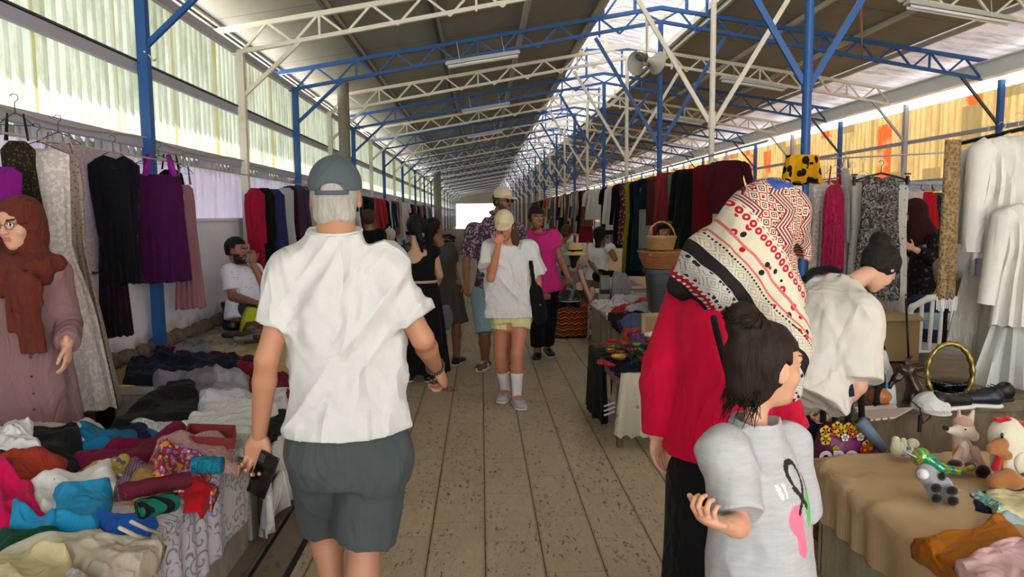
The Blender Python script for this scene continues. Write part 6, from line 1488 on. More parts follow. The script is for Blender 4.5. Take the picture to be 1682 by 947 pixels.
def wicker(name, label, loc, r0, r1, h, m, rows, posts=34, handle=True, rx=1.0, lid=None):
    t = thing(name, label, 'basket', loc); b = MB()
    for k in range(rows):
        z = h*(k+.5)/rows; r = r0+(r1-r0)*(k+.5)/rows; pts = []
        for i in range(posts*4):
            a = 2*math.pi*i/(posts*4); rr = r+.007*math.sin(a*posts/2+math.pi*k); pts.append((rr*math.cos(a)*rx, rr*math.sin(a), z))
        b.tube(pts, h/rows*.56, 5, closed=True)
    b.build('weave', m, t, smooth=True)
    b = MB(); n = 60
    for sgn in (0, 1):
        b.tube([((r1+.006)*math.cos(2*math.pi*i/n)*rx, (r1+.006)*math.sin(2*math.pi*i/n), h+.006+.007*math.sin(i*.9+sgn*math.pi)) for i in range(n)], .009, 6, closed=True)
    b.lathe([(0, 0), (r0, 0), (r0, .01), (0, .01)], n=24, sx=rx); b.build('basket_rim', m, t, smooth=True)
    if handle:
        b = MB()
        for sgn in (0, 1): b.tube([(r1*rx*math.cos(a)*1.0, .010*math.sin(a*9+sgn*math.pi), h*.8+(h*1.15+.05)*math.sin(a)+.005*math.cos(a*9+sgn*math.pi)) for a in np.linspace(0, math.pi, 40)], .007, 6)
        b.build('handle', m, t, smooth=True)
    return t
M_W1 = plain('wicker_brown', '9a6236', .6, var=.35, vscale=40); M_W2 = plain('wicker_pale', 'b08a56', .6, var=.3, vscale=40)
b1 = wicker('wicker_basket', 'large brown wicker basket resting on the laundry bin', bc+Vector((.01, 0, bz+.005)), .20, .265, .17, M_W1, 11, handle=False, rx=1.12)
patch('basket_lining', 'red and white checked cloth lying in the large wicker basket', 'cloth', [tuple(bc+Vector((-.24, -.2, bz+.18))), tuple(bc+Vector((.26, -.2, bz+.18))), tuple(bc+Vector((.26, .2, bz+.18))), tuple(bc+Vector((-.24, .2, bz+.18)))], printed('red_white_check', '8c2430', ['b98a86'], 30, .4), th=.02, amp=.02, bz=bc.z+bz+.150, upd=False)
b2 = wicker('small_wicker_basket', 'small pale wicker basket with arched handle on the large basket', bc+Vector((-.045, 0, bz+.205)), .115, .148, .125, M_W2, 9, posts=26)
# stone ledge goods behind (counter E) : bottles, boxes, heaps
E0 = CT_R+.05
lg('large white sheet heaped at the back of the far right counter', [(968, 454), (1025, 454), (1030, 464), (975, 464)], WHT, th=.10, amp=.08, fr=6, zr=.60)
lg('grey-white heap of bedding beside the white sheet', [(1004, 458), (1036, 457), (1040, 468), (1008, 470)], gm('bedding_grey', '8f8e94'), th=.10, amp=.08, fr=6, zr=.60)
lg('folded stacks of white linen at the edge of the far right counter', [(1006, 468), (1060, 462), (1062, 478), (1010, 482)], gm('white_grey', 'b9b7c4'), th=.04, amp=.02, zr=.60)
for i, (px, py, hh, rr, c, lb) in enumerate(((956, 484, .09, .03, 'd6cfc2', 'small white jar beside the straw hat child'), (972, 486, .15, .035, 'b98e6b', 'amber cosmetic bottle on the far right counter'), (982, 480, .07, .045, 'd8d8d6', 'white mug on the far right counter'), (990, 476, .08, .045, 'c9c4bb', 'cream cup behind the white mug'), (975, 466, .16, .03, 'b9a2ac', 'pink perfume bottle on the far right counter'), (1028, 458, .14, .03, '9fb6d0', 'blue plastic bottle near the laundry bin'))):
    p = PZ(px, py, E0); b = MB(); b.lathe([(0, 0), (rr, 0), (rr, hh*.65), (rr*.5, hh*.78), (rr*.42, hh*.8)], n=16); o = b.build('bottle' if hh > .1 else 'mug', plain('ware_'+str(i), c, .3), smooth=False, auto=40); o.location = (p.x, p.y, E0)
    tag(o, lb, 'bottle' if hh > .1 else 'mug'); b = MB(); b.lathe([(0, hh*.8), (rr*.5, hh*.8), (rr*.5, hh), (0, hh)], n=12); b.build('cap', plain('dark_cap', '2a2226', .4), o, auto=40)
p = PZ(993, 482, E0); t = thing('glass_lantern', 'small glass candle lantern with dark base on the far right counter', 'lantern', (p.x, p.y, E0+.0)); b = MB(); b.box((0, 0, .03), (.12, .12, .06)); b.build('base', plain('dark_wood_base', '2d1712', .5), t)
b = MB(); 
for x in (-.05, .05):
    for y in (-.05, .05): b.box((x, y, .14), (.008, .008, .18))
b.box((0, 0, .23), (.12, .12, .012)); b.build('frame', plain('pewter', '7c8078', .4, .6), t); b = MB(); b.box((0, 0, .14), (.095, .095, .16)); b.build('glass', plain('smoky_glass', '8a9690', .1, spec=.8), t)
# striped blanket hanging off the counter end
g = G('zigzag_blanket', .95, .1); s_ = g.sep(); zz = g.math('ADD', g.math('MULTIPLY', s_[2], 14), g.math('MULTIPLY', g.math('ABSOLUTE', g.math('SUBTRACT', g.math('FRACT', g.math('MULTIPLY', g.math('ADD', s_[0], s_[1]), 12)), .5)), .8)); fz = g.math('FRACT', zz)
g.col(g.ramp(fz, [(0, '5f1a14'), (.25, '8f4a1c'), (.45, '2a120e'), (.62, '7a2a18'), (.8, 'a0702a'), (1, '3a1610')], 'CONSTANT')); g.bump(fz, .3, .006)
f = SDF(); a0 = PZ(918, 548, 0); 
f.tor([(0.02, 0, 0, .34, .26), (.2, 0, 0, .31, .24), (.40, 0, 0, .27, .22), (.47, 0, 0, .23, .19)], fl=(.06, 9, 0)); f.disp(lambda P: .015*(ridge(P, 5, 2)-.4)); o = f.obj('zigzag_blanket', g.m, None, .014); o.location = (1.10, 9.45, 0); tag(o, 'brown and orange zigzag blanket over a low stool in front of the straw hat child', 'blanket')

# ---- small table pushed out into the aisle with flowers and hanging clothes
t = thing('side_table', 'low table in the aisle carrying the artificial flowers, half covered by clothes', 'table', (1.13, 5.35, 0)); b = MB(); b.box((0, 0, .455), (.52, 1.15, .03)); b.build('table_top', plain('table_wood', '5d4a38', .7, var=.2), t)
for sx in (-.22, .22):
    for sy in (-.53, .53): b = MB(); b.box((sx, sy, .22), (.04, .04, .44)); b.build('leg', MATS['table_wood'], t)
hset(.87, 1.39, 4.78, 5.92, .47)
lg('dark navy printed cloth on the small aisle table', [(.88, 4.8, .5), (1.38, 4.8, .5), (1.38, 5.8, .5), (.88, 5.8, .5)], printed('navy_print', '14162a', ['3a3f66'], 30, .25), th=.02, amp=.03, name='navy_cloth', cat='cloth')
lg('orange-red scarf heap behind the flowers', [(1020, 540), (1062, 534), (1066, 552), (1022, 560)], gm('orange_red', 'a8402a'), th=.06, amp=.05, zr=.56, bz=.50, edge=None)
lg('purple crocheted scarf heap behind the flowers', [(1028, 548), (1072, 542), (1072, 566), (1030, 572)], printed('purple_knit', '54305a', ['7c4a78', '2c1830'], 30, .4), th=.08, amp=.06, zr=.58, bz=.52, edge=None, cat='scarf', name='crochet_scarf')
def hangcloth(name, label, cat, p0, p1, zt_, zb_, m, fl=.02, nf=6, flare=1.1, th=.03, slant=0, n=48):
    """cloth hanging from a line p0-p1 (world xy) down to zb_, closed front and back"""
    p0, p1 = Vector((p0[0], p0[1], 0)), Vector((p1[0], p1[1], 0)); d = (p1-p0); nrm = Vector((d.y, -d.x, 0)).normalized(); c = (p0+p1)/2; rings = []
    for k in range(9):
        t_ = k/8; w_ = 1+(flare-1)*t_; z = zt_+(zb_-zt_)*t_; ring = []
        for i in range(n):
            a = 2*math.pi*i/n; u = math.cos(a); v = math.sin(a)
            off = v*th*.5*(1+.5*t_)+fl*(.25+.75*t_)*math.sin(nf*math.pi*(u+1)/2*2+1.3*math.sin(3*u))*1.0
            ring.append(c+d*(.5*u*w_)+nrm*off+Vector((0, 0, z+(.012*math.sin(nf*3*u) if k == 8 else 0)+slant*u*t_)))
        rings.append(ring)
    b = MB(); b.loft(rings); return tag(b.build(name, m, smooth=False, auto=70), label, cat)
aL = PX(1000, 575, 1.02)
bj = hangcloth('black_jacket', 'black track jacket with white sleeve stripes hanging from the small aisle table', 'jacket', (.865, 5.85), (.865, 5.22), .51, .05, BLK, fl=.018, nf=4, flare=1.0, th=.07)
b = MB(); 
for i in range(3): b.box((1.00, 5.37, .135+i*.035), (.10, .012, .012), (0, R(-18), 0))
for i in range(3):
    b2_ = MB(); b2_.box((.90, 5.17, .135+i*.033), (.085, .012, .010), (0, R(-20), 0)); b2_.build('stripe', plain('white_stripe', 'd8d8d8', .7), bj)
hangcloth('embroidered_skirt', 'cream embroidered skirt hanging from the front of the small aisle table', 'skirt', (.90, 4.74), (1.25, 4.72), .52, .10, printed('cream_embroidered', 'b8b19d', ['8d7f66', 'c9c2b2'], 14, .18), fl=.028, nf=6, flare=1.25, th=.04)
hangcloth('orange_cloth', 'small orange cloth hanging at the corner of the middle right counter', 'cloth', (1.30, 6.42), (1.32, 6.30), .50, .22, gm('orange_cloth', 'a85a3a'), fl=.01, nf=3, th=.05)
# artificial flowers
flw = thing('artificial_flowers', 'bunch of artificial flowers with red, yellow and green heads on the small aisle table', 'flowers', (1.08, 5.18, .50))
M_LEAF = plain('flower_leaf', '1f4a20', .6, var=.3, vscale=30); M_RF = plain('flower_red', '8f0a12', .6, var=.2, vscale=40); M_YF = plain('flower_yellow', 'a8a02a', .6); M_GF = plain('flower_lime', '6d8a2c', .6); M_WF = plain('flower_white', 'c9c6bd', .6)
b = MB()
for i in range(60):
    a = rnd.uniform(0, 6.28); L_ = rnd.uniform(.10, .30); y_ = rnd.uniform(-.28, .28); p0 = Vector((rnd.uniform(-.15, .2), y_, .02)); p1_ = p0+Vector((math.cos(a)*L_*.9, math.sin(a)*L_*.5, rnd.uniform(.02, .13)))
    b.tube([p0, (p0+p1_)/2+Vector((0, 0, .03)), p1_], .0025, 4); 
    d_ = (p1_-p0).normalized(); s_ = d_.cross(Vector((0, 0, 1))).normalized()*.012; m_ = (p0+p1_)/2+Vector((0, 0, .02)); b.add([m_-d_*.03, m_+s_, m_+d_*.035, m_-s_], [(0, 1, 2, 3)])
tag(b.build('stem', M_LEAF, flw), kind='stuff')
for i in range(46):
    m_ = rnd.choice([M_RF, M_RF, M_RF, M_YF, M_GF, M_GF]); 
    c0 = Vector((rnd.uniform(-.2, .25), rnd.uniform(-.3, .28), rnd.uniform(.05, .13))); 
    if i < 7: c0 = Vector((-.24+rnd.uniform(-.05, .05), -.28+rnd.uniform(-.05, .08), .03+rnd.uniform(0, .03))); m_ = M_RF
    if i == 7: m_ = M_WF; c0 = Vector((.13, .05, .18))
    rr = .034 if i != 7 else .055; b = MB()
    for k in range(8):
        a = k*2.4; v_ = Vector((math.cos(a), math.sin(a), .35)); b.ball(c0+v_*rr*.5, (rr*.55, rr*.55, rr*.3), 6, Matrix.Rotation(a, 3, 'Z'))
    b.ball(c0+Vector((0, 0, rr*.25)), rr*.4, 6); b.build('blossom', m_, flw, smooth=True)
pf = PZ(1075, 545, .60); t = thing('picture_frame', 'tan framed board standing behind the artificial flowers', 'frame', (1.42, 5.85, .48), R(10)); b = MB()
for (x, z, w_, h_) in ((0, .02, .30, .03), (0, .27, .30, .03), (-.14, .145, .03, .27), (.14, .145, .03, .27)): b.box((x, 0, z), (w_, .02, h_))
b.build('frame', plain('tan_frame', '97805a', .6), t); b = MB(); b.box((0, .004, .145), (.26, .01, .24)); b.build('board', plain('tan_board', '8a6d48', .8), t)
# ================================================================== HANGING CLOTHES
def gmesh(L, w, dep, kind='dress', sleeve=0, fl=.012, nf=7, wave=.0, waist=.8, hem=1.1, nu=36, nv=14, neck=.05, drop=.05, sl_r=.045, spread=.06, seed=0):
    b = MB(); rings = []
    top = .0
    for k in range(nv+1):
        t = k/nv; z = -L*t
        if kind == 'trousers': ww = w*(1+.0*t)
        elif kind == 'strap': ww = w*np.interp(t, [0, .12, .35, 1], [.72, .85, waist, hem])
        else: ww = w*np.interp(t, [0, .10, .38, .6, 1], [.92, .90, waist, (waist+hem)/2+.03, hem])
        dd = dep*np.interp(t, [0, .06, .3, 1], [.25, .7, 1, 1.25]); ring = []
        for i in range(nu):
            a = 2*math.pi*i/nu; u, v = math.cos(a), math.sin(a)
            f_ = fl*min(1, .15+t*1.2)*math.sin(nf*u*2.2+seed+1.1*math.sin(2*u+seed)+t*1.2)
            sh = drop*abs(u)**1.6*max(0, 1-t*6); nk = neck*max(0, 1-(u/.42)**2)*max(0, 1-t*8)*(1.0 if v < 0 else .35)
            ring.append((ww*u, dd*v+f_*(1 if v >= 0 else 1), z-sh-nk+(.010*math.sin(nf*u*3+seed) if k == nv else 0)))
        rings.append(ring)
    b.loft(rings)
    if sleeve:
        for s in (-1, 1):
            x0 = w*.90; pts = [Vector((s*(x0-.04), 0, -drop-.01)), Vector((s*(x0+.005), 0, -drop-.05))]
            n = 6
            for i in range(1, n+1):
                t = i/n; pts.append(Vector((s*(x0+.01+spread*t), .012*math.sin(t*5+seed), -drop-.05-sleeve*t)))
            b.tube(pts, [sl_r*.9, sl_r*1.15]+[sl_r*(1.1-.25*i/n) for i in range(1, n+1)], 10)
    return b
def hanger(t_parent, w, loc, rz, m, label=None, group=None, wood=False, hookh=.10):
    b = MB(); b.tube([(0, 0, .0), (0, 0, .045), (.0, 0, hookh*.6), (.018, 0, hookh*.8), (.014, 0, hookh), (-.008, 0, hookh*1.05), (-.020, 0, hookh*.92)], .0025 if not wood else .003, 6)
    b.tube([(-w, 0, -.055), (-w*.5, 0, -.018), (0, 0, .008), (w*.5, 0, -.018), (w, 0, -.055)], .003 if not wood else .009, 6)
    b.tube([(-w, 0, -.055), (w, 0, -.058)], .002 if not wood else .005, 6)
    o = b.build('clothes_hanger', m, None, smooth=True); o.location = loc; o.rotation_euler = (0, 0, rz); return tag(o, label, 'hanger', group)
M_WIRE = plain('dark_wire', '3a3536', .4, .5); M_WWIRE = plain('pale_wire', 'b0adb2', .4, .3)
def hang(px, py, X=None, Y=None, label='', cat='dress', name='hanging_dress', m=None, L=1.0, w=.2, dep=.05, rz=0, hg=None, straps=False, parts=None, loc=None, sleevemat=None, **k):
    p = loc if loc is not None else (PX(px, py, X) if X is not None else PY(px, py, Y))
    b = gmesh(L, w, dep, **k); o = b.build(name, m, None, auto=60); o.location = p; o.rotation_euler = (0, 0, rz); tag(o, label, cat)
    if straps:
        top = straps if isinstance(straps, float) else .14
        for s in (-1, 1):
          b2 = MB(); b2.tube([(s*w*.55, -dep*.3, -.015), (s*w*.38, 0, top), (s*w*.50, dep*.3, -.015)], .022 if straps == .131 else .006, 6); b2.build('strap', sleevemat or m, o, smooth=True)
    if hg:
        hanger(None, w*.85, Vector(p)+Vector((0, 0, (top if straps else .012))), rz, hg[0], hg[1], hg[2] if len(hg) > 2 else None)
    return o
GWL = 'wire hangers on the left rail'
def sheer(name, c, alpha=.55):
    g = G(name, .8, .2); tn = g.node('ShaderNodeBsdfTransparent'); mx = g.node('ShaderNodeMixShader')
    f = g.math('MULTIPLY', g.math('GREATER_THAN', g.noise(scale=42, detail=2), .53), .4); g.put(mx.inputs[0], g.math('ADD', f, alpha, clamp=True)); g.col(lin(c))
    g.l.new(tn.outputs[0], mx.inputs[1]); g.l.new(g.b.outputs[0], mx.inputs[2]); g.l.new(mx.outputs[0], g.n['Material Output'].inputs[0]); return g.m
XH = -2.42
# near left rail, from the picture's left edge
hang(28, 226, X=XH, label='black lace dress with sheer net shoulders at the left edge', m=printed('black_gold_lace', '1d1a14', ['4a4028'], 60, .3), L=.42, w=.095, dep=.04, rz=R(20), straps=.12, hg=(M_WIRE, 'wire hanger of the black lace dress at the left edge'), kind='strap')
hang(0, 268, X=XH+.05, label='magenta garment cut by the left picture edge', m=gm('magenta', '6a0f6a'), L=.6, w=.10, dep=.05, rz=R(20))
hang(62, 238, X=XH, label='long sheer white bridal dress behind the rust headscarf', m=sheer('sheer_white', 'c9c0bb', .75), L=1.5, w=.16, dep=.07, rz=R(30), hem=1.9, fl=.03, nf=10, hg=(M_WIRE, 'wire hanger of the long sheer white dress'))
hang(98, 248, X=XH, label='long ivory lace dress with a wide pleated train', m=printed('ivory_lace', '97897c', ['6f6256'], 45, .3), L=1.52, w=.13, dep=.07, rz=R(30), hem=1.9, fl=.035, nf=11, waist=.75, straps=.10, kind='strap', hg=(M_WIRE, 'wire hanger of the ivory lace dress'))
o = hang(186, 252, X=XH, label='long black evening dress with sheer lace sleeves', m=gm('black_velvet', '0b0a10', fold=.6), L=.86, w=.125, dep=.055, rz=R(35), hem=1.0, waist=.74, neck=.11, drop=.04, sleeve=.45, sl_r=.035, spread=-.03, hg=(M_WIRE, 'wire hanger of the black evening dress'))
hang(176, 300, X=XH-.04, label='dark plum long skirt hanging behind the black evening dress', m=gm('dark_plum', '1a0a16', fold=.6), L=1.02, w=.085, dep=.04, rz=R(35), hem=1.25, kind='strap')
o = hang(262, 286, X=XH+.03, label='purple strapless-bust satin dress with magenta straps in front of the blue post', m=gm('purple_satin', '3a0b3a', fold=.35), L=.80, w=.185, dep=.06, rz=R(32), kind='strap', waist=.86, hem=1.02, neck=.03, drop=.0, straps=.131, sleevemat=gm('magenta_strap', '8f1a8c'), hg=(M_WIRE, 'wire hanger of the purple satin dress'))
hang(280, 275, X=XH-.10, label='black dress hanging behind the purple satin dress', m=gm('black_velvet', '0b0a10'), L=.93, w=.12, dep=.03, rz=R(32), straps=.10, kind='strap')
dpk = hang(303, 300, X=XH, label='long dusty pink strap dress right of the blue post', m=gm('dusty_pink', '8a6069', fold=.35), L=1.03, w=.085, dep=.05, rz=R(25), kind='strap', waist=.9, hem=1.4, straps=.13, hg=(M_WIRE, 'wire hanger of the dusty pink dress'))
b = MB(); p = PX(295, 305, XH+.08); b.box(Vector((-.03, -.075, -.12)), (.03, .003, .045)); b.build('price_tag', plain('white_tag', 'd8d8d8', .8), dpk)
# pinned lilac sheet behind
hangcloth('net_curtain', 'pale lilac lace sheet hanging behind the dresses on the left wall', 'curtain', (-2.56, 4.6), (-2.56, 5.5), 2.02, 1.20, sheer('lilac_net', 'b3a3b2', .8), fl=.01, nf=14, th=.01)
# second group beyond the white post
def lh(px, py, lab, c, L, w, rz=R(48), mat=None, **k): return hang(px, py, X=-2.38, label=lab, m=mat or gm('rail_'+c, c, fold=.5), L=L, w=w, dep=.05, rz=rz, **k)
lh(418, 306, 'crimson long-sleeved dress first after the white post on the left rail', '8c0f2c', 1.0, .085, hem=1.0, sleeve=.5, sl_r=.03, spread=0)
lh(434, 306, 'long black dress beside the crimson one on the left rail', '08080b', 1.25, .10, hem=1.4, sleeve=.5, sl_r=.03, spread=.0)
lh(450, 308, 'dark blue long coat on the left rail', '232a54', 1.15, .10, hem=1.3, sleeve=.62, sl_r=.035, spread=.03)
lh(468, 306, 'pale silver-grey satin dress on the left rail', 'a39ea6', 1.15, .13, hem=1.1, name='satin_dress')
lh(482, 306, 'dark aubergine dress on the left rail', '2a0d1f', 1.15, .06, hem=1.2)
lh(496, 306, 'bright blue top on the left rail left of the cap', '1c5c94', .55, .06)
lh(499, 320, 'black and grey patterned dress left of the cap', '2a2a2e', .9, .06, mat=printed('grey_black_print', '2a2a2e', ['77777c'], 22, .4))
lh(512, 332, 'orange-red garment partly hidden behind the grey-haired man', '9c2a14', .8, .08)
lh(506, 348, 'mustard skirt partly hidden behind the grey-haired man', 'a8761c', .6, .05)
b = MB(); b.tube([(-2.39, 3.2, 1.985), (-2.39, 36, 1.985)], .006, 6)
for k in range(0, 13): b.bar((-2.39, 5.85+2.32*k+.02, 1.985), (XL+.02, 5.85+2.32*k+.02, 2.09), .012)
tag(b.build('hanging_line', plain('cream_rope', 'b0a58c', .8)), 'thin cream line holding the dresses along the left wall', 'line')
# ---- rail and long runs of hanging clothes: a few shapes, copied
SH = []
for k in range(8):
    kw = [dict(L=.95, w=.17, hem=1.15), dict(L=.70, w=.19, sleeve=.5), dict(L=1.15, w=.15, hem=1.35), dict(L=.62, w=.20, sleeve=.25), dict(L=.98, w=.12, kind='trousers'), dict(L=.80, w=.16, kind='strap'), dict(L=1.05, w=.19, sleeve=.58, hem=1.1), dict(L=.9, w=.13, hem=1.0, waist=.9)][k]
    b = gmesh(dep=.045, nu=20, nv=8, seed=k, **kw); o = b.build(['hanging_dress', 'hanging_shirt', 'hanging_dress', 'hanging_tee', 'hanging_trousers', 'hanging_dress', 'hanging_coat', 'hanging_skirt'][k], PMAT[0], None, auto=60); SH.append([o, False])
SN = ['dress', 'long-sleeved shirt', 'long dress', 'short-sleeved top', 'pair of trousers', 'strap dress', 'coat', 'skirt']; SCAT = ['dress', 'shirt', 'dress', 'top', 'trousers', 'dress', 'coat', 'skirt']
USED = set()
def uniq(zone, k, ci):
    for _ in range(400):
        kk = rnd.randrange(8) if k is None else k; cc = ci if ci is not None and _ < 10 else rnd.randrange(16)
        if (zone, kk, cc) not in USED: break
    USED.add((zone, kk, cc)); return kk, cc
def row(x, y, z, zone, group, k=None, ci=None, rz=None, s=1.0, label=None, mat=None, L=None):
    k, ci = uniq(zone, k, ci) if not label else (k, ci)
    pr = SH[k]; o = pr[0] if not pr[1] else pr[0].copy()
    if pr[1]: C.objects.link(o)
    pr[1] = True; ci = rnd.randrange(16) if ci is None else ci; o.location = (x, y, z-rnd.uniform(0, .03)); o.rotation_euler = (0, 0, rnd.uniform(-.2, .2)+(R(40) if rz is None else rz)); o.scale = (s*rnd.uniform(.9, 1.1), s, (L or 1)*rnd.uniform(.9, 1.1))
    o.material_slots[0].link = 'OBJECT'; o.material_slots[0].material = mat or PMAT[ci]; tag(o, label or f'{PNAME[ci]} {SN[k]} hanging {zone}', SCAT[k], None if label else group); return o
# left, behind the man's head and beyond
y = 9.7; ps = [dict(ci=7), dict(ci=0), dict(ci=12), dict(ci=2)]
while y < 34:
    zn = 'near the man in black t-shirt' if y < 13 else ('beyond the concrete column' if y < 20 else 'far down the hall')
    if not 12.1 < y < 12.5:
        ci = rnd.choice([7, 7, 0, 12, 4, 8, 8, 13, 2, 10, 9, 1, 6]); row(XH+.03, y, 1.99, f'on the left rail {zn}', f'clothes on the left rail {zn}', ci=ci)
    y += .13+.012*(y-9)
# right rail along the ridge posts: named ones first (from right to left in the picture)
XRR = 2.40; ZR = 2.10
def rail_r(y0, y1, x=XRR, z=ZR+.05, lab='rail'):
    b = MB(); b.tube([(x, y0, z), (x, y1, z)], .012, 8); return tag(b.build('clothes_rail', M_RAIL, smooth=True), lab, 'rail')
rail_r(6.2, 19.5, lab='long grey clothes rail tied along the row of ridge posts')
def rr(px, lab, mat, L=1.0, k=0, s=1.0, rz=R(-35), zoff=0, X=XRR+.0):
    p = PX(px, 290, X); return row(X, p.y, ZR+zoff, '', None, k=k, mat=mat, label=lab, rz=rz, s=s, L=L)
rr(1196, 'wine velvet top hanging right of the cream post', gm('wine_velvet', '3a0a18'), .8, 3, .8)
rr(1186, 'cream sleeveless dress hanging right of the cream post', gm('cream_dress', 'b8b3a6'), 1.0, 7, .7)
rr(1160, 'wide dark red cloth hanging left of the cream post', gm('dark_red_wide', '5c0a16'), 1.25, 4, 1.2, zoff=.02)
rr(1142, 'black coat beside the dark red cloth on the ridge rail', BLK, 1.15, 6, 1.0)
rr(1128, 'black blouse next to the olive dress on the ridge rail', BLK, 1.1, 1, .9)
rr(1120, 'olive green dress on the ridge rail', gm('olive_dress', '3f4a38'), 1.1, 2, .8)
rr(1110, 'sage green blouse next to the olive dress on the ridge rail', gm('sage', '5c6a54'), 1.1, 2, .7)
rr(1101, 'dusty red blouse above the baskets on the ridge rail', gm('dusty_red', '7a2a30'), 1.0, 1, .7)
rr(1090, 'bright red strappy dress above the baskets on the ridge rail', gm('red_dress', 'a5061c'), 1.15, 5, .9, zoff=.03)
rr(1079, 'reddish brown coat on the ridge rail', gm('red_brown', '4a2622'), .8, 7, 1.1)
rr(1070, 'dark navy top on the ridge rail above the child\'s face', gm('dark_navy', '111a33'), .7, 3, 1.0)
rr(1060, 'silver grey long cardigan on the ridge rail', gm('silver_cardigan', '85878a'), 1.2, 7, .7)
rr(1054, 'bottle green dress on the ridge rail', gm('bottle_green', '0c2a2c'), 1.3, 2, 1.0)
rr(1046, 'black dress beside the mustard yellow one on the ridge rail', BLK, 1.2, 2, .9)
rr(1038, 'mustard yellow long dress on the ridge rail', gm('mustard_yellow', '8a8410'), 1.35, 2, 1.0)
rr(1030, 'maroon printed dress left of the mustard one on the ridge rail', printed('maroon_print', '5c2228', ['a88a86'], 26, .35), 1.0, 0, .9)
rr(1022, 'black jacket left of the maroon print on the ridge rail', BLK, 1.0, 6, .9)
rr(1012, 'white long shirt on the ridge rail', WHT, 1.2, 1, .9)
rr(1004, 'black top hanging over the seated woman in white', BLK, .9, 3, 1.1)
rr(997, 'black trousers on the ridge rail beside the white shirts', BLK, 1.0, 4, 1.1)
rr(984, 'white shirt at the left of the two white shirts', WHT, .95, 1, 1.0)
rr(976, 'white shirt hanging furthest left on the ridge rail', WHT, .95, 3, 1.0)
y = 16.8
while y < 34:
    zn = 'between the middle ridge posts' if y < 22 else 'far down the hall'
    row(XRR, y, ZR+.05, f'on the ridge rail {zn}', f'clothes on the ridge rail {zn}', rz=R(-40)); y += .20+.012*(y-16)
rail_r(19.6, 36, lab='far grey clothes rail further down the row of ridge posts')
# second row of racks deeper inside the right aisle
y = 9.0
while y < 26:
    row(4.6, y, 2.0, 'on the rack in the right-hand side aisle', 'clothes on the rack in the right-hand side aisle', rz=R(-45)); y += .26+.02*(y-9)
b = MB(); b.tube([(4.6, 8.8, 1.99), (4.6, 26.5, 1.99)], .012, 8); tag(b.build('clothes_rail', M_RAIL, smooth=True), 'grey clothes rail in the right-hand side aisle', 'rail')
for yy_ in (8.8, 12.3, 15.9, 19.4, 23, 26.5):
    b = MB(); b.tube([(4.6, yy_, 0), (4.6, yy_, 1.99)], .014, 8); b.box((4.6, yy_, .01), (.4, .05, .02)); tag(b.build('rack_upright', M_RAIL), 'thin upright of the clothes rack in the side aisle', 'rack', 'uprights of the side aisle clothes rack')

# ---- stall on the right: rack of dresses, white coats
rail2 = MB(); a_, b_ = PY(1335, 262, 6.0), PY(1660, 245, 5.2); 
rail2.tube([a_, b_], .006, 8); tag(rail2.build('clothes_line', M_WWIRE, smooth=True), 'thin wire line strung from the blue post over the right stall', 'line')
def sh_(px, py, Y, lab, mat, L, w, rz=R(-12), **k):
    if 'black hanger' not in lab: k['hg'] = (M_WWIRE, 'pale wire hanger carrying the '+' '.join(lab.split()[:10]))
    return hang(px, py, Y=Y, label=lab, m=mat, L=L, w=w, rz=rz, dep=k.pop('dep', .045), **k)
sh_(1354, 296, 6.05, 'white sheer blouse right of the blue post', sheer('sheer_white', 'c9c0bb', .7), .80, .10, name='hanging_blouse', cat='blouse')
sh_(1371, 300, 5.85, 'pink ruched strap dress beside the blue post', gm('ruched_pink', 'a8204c', fold=.9, fscale=26), .78, .085, kind='strap', straps=.13, waist=.95, hem=1.05)
sh_(1389, 272, 5.95, 'black and white striped narrow dress in the right stall', striped('bw_stripe', 'cfcfcf', '16161a', 34, 'Z', .5, fold=.2, dist=0), .62, .045, straps=.05, kind='strap')
sh_(1400, 290, 6.05, 'pale lavender shirt hanging behind the spotted blouse', gm('pale_lavender', 'b8b8c4'), 1.0, .07, cat='shirt', name='hanging_shirt')
sh_(1417, 284, 5.90, 'white blouse with small dark spots in the right stall', printed('white_spotted', 'cac8c2', ['5c5650'], 16, .13), 1.1, .09, cat='blouse', name='hanging_blouse')
o = sh_(1447, 285, 5.70, 'black and white marbled sleeveless dress on a black hanger', printed('marbled_bw', '2c2c2e', ['8f8d8c', '5c5a5a'], 34, .12, kind='noise'), .98, .15, waist=.92, hem=1.15, neck=.10)
hanger(None, .21, PY(1447, 286, 5.70), R(-12), plain('black_plastic_hanger', '101012', .4), 'wide black plastic clip hanger of the marbled dress', wood=True)
for s in (-1, 1):
    b = MB(); b.box((0, 0, -.03), (.016, .03, .07)); b.box((0, 0, .02), (.05, .012, .012)); o2 = b.build('hanger_clip', MATS['black_plastic_hanger'], None, bevel=.002); o2.location = PY(1447, 286, 5.70)+Vector((s*.19, -s*.04, -.02)); tag(o2, ['left', 'right'][s > 0]+' clip of the wide black hanger above the marbled dress', 'clip')
sh_(1479, 300, 5.95, 'white floral blouse right of the marbled dress', printed('white_floral2', 'bdbbb4', ['4d4a48'], 18, .16), 1.15, .07, cat='blouse', name='hanging_blouse', hem=1.2)
sh_(1500, 308, 7.9, 'pale pink short top hanging above the maroon headscarf', gm('pale_pink2', 'b3a0a6'), .30, .12, cat='top', name='hanging_tee')
sh_(1522, 312, 7.9, 'red vest top hanging behind the maroon headscarf', gm('red_vest', 'a00f1c'), .42, .13, kind='strap', straps=.06, cat='top', name='hanging_tee')
sh_(1540, 314, 7.95, 'dark blue checked trousers hanging at the back of the right stall', printed('navy_check', '1a1e2a', ['4a5262'], 30, .3), .75, .10, cat='trousers', name='hanging_trousers', kind='trousers')
sh_(1556, 316, 7.95, 'dark blue checked shirt behind the white coats', printed('navy_check', '1a1e2a', ['4a5262'], 30, .3), .75, .10, cat='shirt', name='hanging_shirt')
